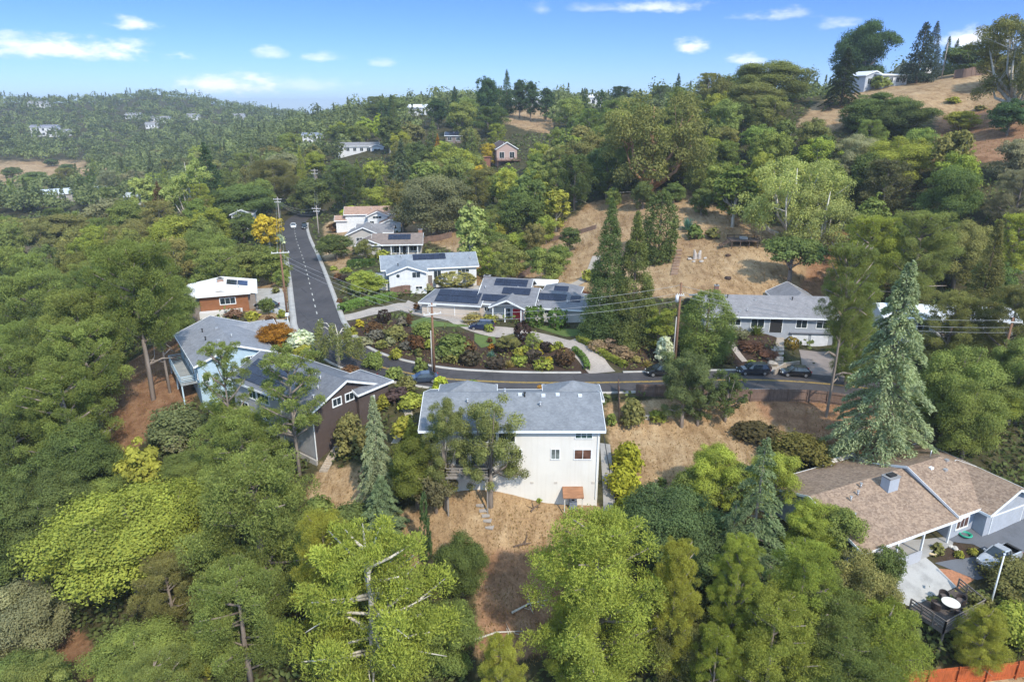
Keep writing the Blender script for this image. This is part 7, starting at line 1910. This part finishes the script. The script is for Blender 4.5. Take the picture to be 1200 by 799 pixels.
# far woods: thousands of crowns that read as one mass
rs = np.random.RandomState(8)
def far_woods():
    Vs, ts, edge = [], [], []
    ASP[0] = 1.0; pts = []
    for _ in range(16000):
        Y = 330 * (1700 / 330) ** rs.rand(); X = rs.uniform(-1.05, 1.05) * Y
        pts.append((X, Y))
    pts = np.array(pts); Z = Hv(pts[:, 0], pts[:, 1])
    dep = pts[:, 1] * CP - (Z - CAMZ) * SP; px = 600 + FOC * pts[:, 0] / dep; py = 399.5 - FOC * (pts[:, 1] * SP + (Z - CAMZ) * CP) / dep
    i = np.clip(np.searchsorted(GX, pts[:, 0]), 0, len(GX) - 1); j = np.clip(np.searchsorted(GY, pts[:, 1]), 0, len(GY) - 1)
    ok = (drym[j, i] < .35)
    ok &= ~((pts[:, 1] < 520) & (px > 300) & (px < 760) & (rs.rand(len(px)) < .55))
    for hx, hy in HOUSES:
        d2 = (pts[:, 0] - hx) ** 2 + (pts[:, 1] - hy) ** 2; front = (np.abs(pts[:, 0] / pts[:, 1] - hx / hy) < 7 / hy) & (pts[:, 1] < hy) & (pts[:, 1] > hy - (34 if hy < 600 else 8))
        ok &= (d2 > (130 if hy < 600 else 70)) & ~((hy > 300) & front)
    for p in PLANTS:
        if p['y'] > 300: ok &= ((pts[:, 0] - p['x']) ** 2 + (pts[:, 1] - p['y']) ** 2 > (p['r'] * 1.1 + 4) ** 2)
    pts, Z = pts[ok], Z[ok]
    for (X, Y), z in zip(pts, Z):
        f = rs.rand(); fir = f < .09; h = rs.uniform(7, 13) * (1.35 if fir else 1) * (1.6 if rs.rand() < .08 and not fir else 1); w = rs.uniform(5, 9) * (.75 if fir else 1.25)
        n = int(np.clip(70 * 600 / Y, 26, 110) * (1.8 if fir else 1)); d = sphere(rs, n); d[:, 2] = np.abs(d[:, 2]) * rs.choice([1, 1, -.5], n)
        if fir: u = rs.rand(n) ** .8; P = np.stack([d[:, 0] * w * (1.02 - u) * .6, d[:, 1] * w * (1.02 - u) * .6, u * h], -1)
        else:
            b = unit(rs.normal(size=(7, 3))) * .55; c = b[rs.randint(7, size=n)]; P = (c + d * .52) * np.array([w * .62, w * .62, h * .36]) + np.array([0, 0, h * .56])
        s = np.full(n, (1.25 if not fir else .9) * (Y / 600) ** .45)
        Vs.append(leaves(P + np.array([X, Y, z]), unit(d + rs.normal(size=(n, 3)) * .4 + np.array([0, 0, .4])), s * 1.5, s, rs)); ts.append(np.clip((rs.normal(.18, .1) if fir else rs.normal(.48, .22)) + rs.normal(0, .1, n), 0, 1))
    # the same woods go on past both edges of the view
    for _ in range(1500):
        Y = 52 * (330 / 52) ** rs.rand(); sg = rs.choice([-1, 1]); z0 = 0
        X = sg * (.75 * (Y * .95 + 15) + 9 + rs.uniform(0, 60) * rs.rand()); z = float(Hv(X, Y)); d_ = Y * CP - (z - CAMZ) * SP
        if abs(X) * FOC / d_ < 600 + 8 * FOC / d_: continue
        if np.hypot(RLINE[:, 0] - X, RLINE[:, 1] - Y).min() < 8 or any((X - a) ** 2 + (Y - b) ** 2 < 30 for a, b in edge) or any((X - h[0] - 12) ** 2 + (Y - h[1] - 8) ** 2 < 420 for h in HOUSES): continue
        edge.append((X, Y)); h = rs.uniform(8, 14); w = rs.uniform(6, 9); n = 620; d = sphere(rs, n); b = unit(rs.normal(size=(16, 3))) * .62; c = b[rs.randint(16, size=n)]
        P = (c + d * .4) * np.array([w * .55, w * .55, h * .42]) + np.array([0, 0, h * .5]); sz = np.full(n, .42)
        Vs.append(leaves(P + np.array([X, Y, z]), unit(d + rs.normal(size=(n, 3)) * .4 + np.array([0, 0, .4])), sz * 1.5, sz, rs)); ts.append(np.clip(rs.normal(.45, .2) + rs.normal(0, .1, n), 0, 1))
    V = np.concatenate(Vs); me = mesh_np('far_woods', V, quads(V), np.concatenate(ts)); o = link('far_woods', me, mat=FOL); o.color = (.17, .20, .085, 1)
    return tag(o, 'wooded hills of mixed oaks and firs below the skyline', 'woods', kind='stuff')
far_woods()

# undergrowth on the ground between the trees, and dry weeds on the bare lots
def ground_cover(name, n, cond, size, col, label, y0, y1, hmax, mode):
    X = rs.uniform(-1, 1, n * 3) * 1.0; Y = y0 * (y1 / y0) ** rs.rand(n * 3); X = X * (Y * .92 + 12)
    i = np.clip(np.searchsorted(GX, X), 0, len(GX) - 1); j = np.clip(np.searchsorted(GY, Y), 0, len(GY) - 1); d = (GM['mulch'] if name == 'garden_planting' else drym)[j, i]
    ok = cond(d)
    rd = np.full(len(X), 99.)
    for q in RLINE[::3]: rd = np.minimum(rd, np.hypot(X - q[0], Y - q[1]))
    ok &= rd > 5.5
    for h in HBOX: 
        c, s = math.cos(h[2]), math.sin(h[2]); u = (X - h[0]) * c + (Y - h[1]) * s; v = -(X - h[0]) * s + (Y - h[1]) * c; ok &= ~((u > h[3] - .5) & (u < h[4] + .5) & (v > h[5] - .5) & (v < h[6] + .5))
    for o in S.objects:
        if o.get('kind') == 'structure' and o.name.split('.')[0] in ('driveway', 'patio', 'courtyard', 'lawn', 'footpath', 'driveway_apron', 'side_path', 'garden_path', 'gravel_bed'):
            co_ = np.array([v.co[:2] for v in o.data.vertices]);
            for q in co_[::2]: ok &= (X - q[0]) ** 2 + (Y - q[1]) ** 2 > 2.6
    X, Y = X[ok][:n], Y[ok][:n]; m = len(X); patch = .5 + .5 * np.sin(X * .35 + 2 * np.sin(Y * .21)) * np.cos(Y * .31 + np.sin(X * .17))
    keepm = rs.rand(m) < .25 + .75 * patch; X, Y, patch = X[keepm], Y[keepm], patch[keepm]; m = len(X)
    P = np.stack([X, Y, Hv(X, Y) + rs.rand(m) ** 1.5 * hmax * (.3 + patch)], -1); sc = size * (1 + Y / 160)
    N = unit(rs.normal(size=(m, 3)) * .6 + np.array([0, 0, .9])); 
    V = leaves(P, N, sc * 1.6, sc, rs) if mode == 'leaf' else leaves(P, unit(np.cross(rs.normal(size=(m, 3)), np.array([0, 0, 1.]))), sc * 2.2, sc * .5, rs, np.tile(np.array([0, 0, 1.]), (m, 1)))
    me = mesh_np(name, V, quads(V), np.clip(patch * .5 + rs.normal(.25, .15, m), 0, 1)); o = link(name, me, mat=FOL); o.color = (*col, 1)
    return tag(o, label, 'garden plants' if name == 'garden_planting' else 'undergrowth' if mode == 'leaf' else 'dry grass', kind='stuff')
HBOX = []
for o in S.objects:
    if o.parent is None and o.get('category') in ('house', 'building'):
        xs, ys = [], []
        for c in o.children:
            if c.name.startswith('wall'): xs += [v.co.x for v in c.data.vertices]; ys += [v.co.y for v in c.data.vertices]
        if xs: HBOX.append((o.location.x, o.location.y, o.rotation_euler.z, min(xs), max(xs), min(ys), max(ys)))
ground_cover('undergrowth', 150000, lambda d: d < .25, .30, (.12, .145, .055), 'low mixed undergrowth on the ground between the trees', 34, 330, 1.5, 'leaf')
ground_cover('garden_planting', 13000, lambda d, i=None: d > .5, .20, (.17, .18, .07), 'low mixed planting and weeds between the garden shrubs', 95, 150, .55, 'leaf')
ground_cover('dry_weeds', 42000, lambda d: d > .5, .13, (.30, .21, .10), 'dry weeds scattered over the bare slopes and lots', 42, 200, .25, 'blade')

# ----------------------------------------------------- labels for the filled woods
from collections import defaultdict
groups = defaultdict(list)
for p in PLANTS:
    if not p['o'].get('label'):
        size = 'tall' if p['H'] > 13 else 'low' if p['H'] < 8.5 else ''
        base = f"{size} {TNAME[p['t']]} {KNAME[p['k']]}".strip()
        # a landmark near it in the photo
        if len((base + ' ' + p['where']).split()) > 12: base = base.replace('tall ', '').replace('low ', '').replace('broadleaf ', '')
        p['base'] = base; groups[(base, p['where'])].append(p)
ORD = ['leftmost', 'second from left', 'third from left', 'fourth from left', 'fifth from left', 'sixth from left', 'seventh from left', 'eighth from left']
for (base, where), L in groups.items():
    L.sort(key=lambda p: p['px'])
    for i, p in enumerate(L):
        if len(L) == 1: lab = f"the only {base} {where}"
        elif i == len(L) - 1: lab = f"rightmost {base} {where}"
        elif i < len(ORD): lab = f"{ORD[i]} {base} {where}"
        else: lab = f"{i + 1}th from left {base} {where}"
        p['o']['label'] = lab; p['o']['group'] = 'trees ' + where
for p in PLANTS:
    for k in ('_t', '_k'):
        if k in p['o']: del p['o'][k]

# ---------------------------------------------------------------------- air
HAZE_ON = True
if HAZE_ON:
    m = MB(); m.box(-3400, 3400, -120, 6200, -210, 100)
    hz = NT('haze'); pv = hz.n('ShaderNodeVolumePrincipled'); pv.inputs['Color'].default_value = (.86, .93, 1.0, 1); pv.inputs['Density'].default_value = .00022; pv.inputs['Anisotropy'].default_value = .3
    hz.l(pv.outputs[0], hz.out.inputs['Volume'])
    tag(m.build('haze', hz.m), kind='stuff')
print([o['label'] for o in S.objects if o.get('label') and len(o['label'].split()) > 16])
print('plants', len(PLANTS), 'fill', nfill, 'protos', len(PROTO))
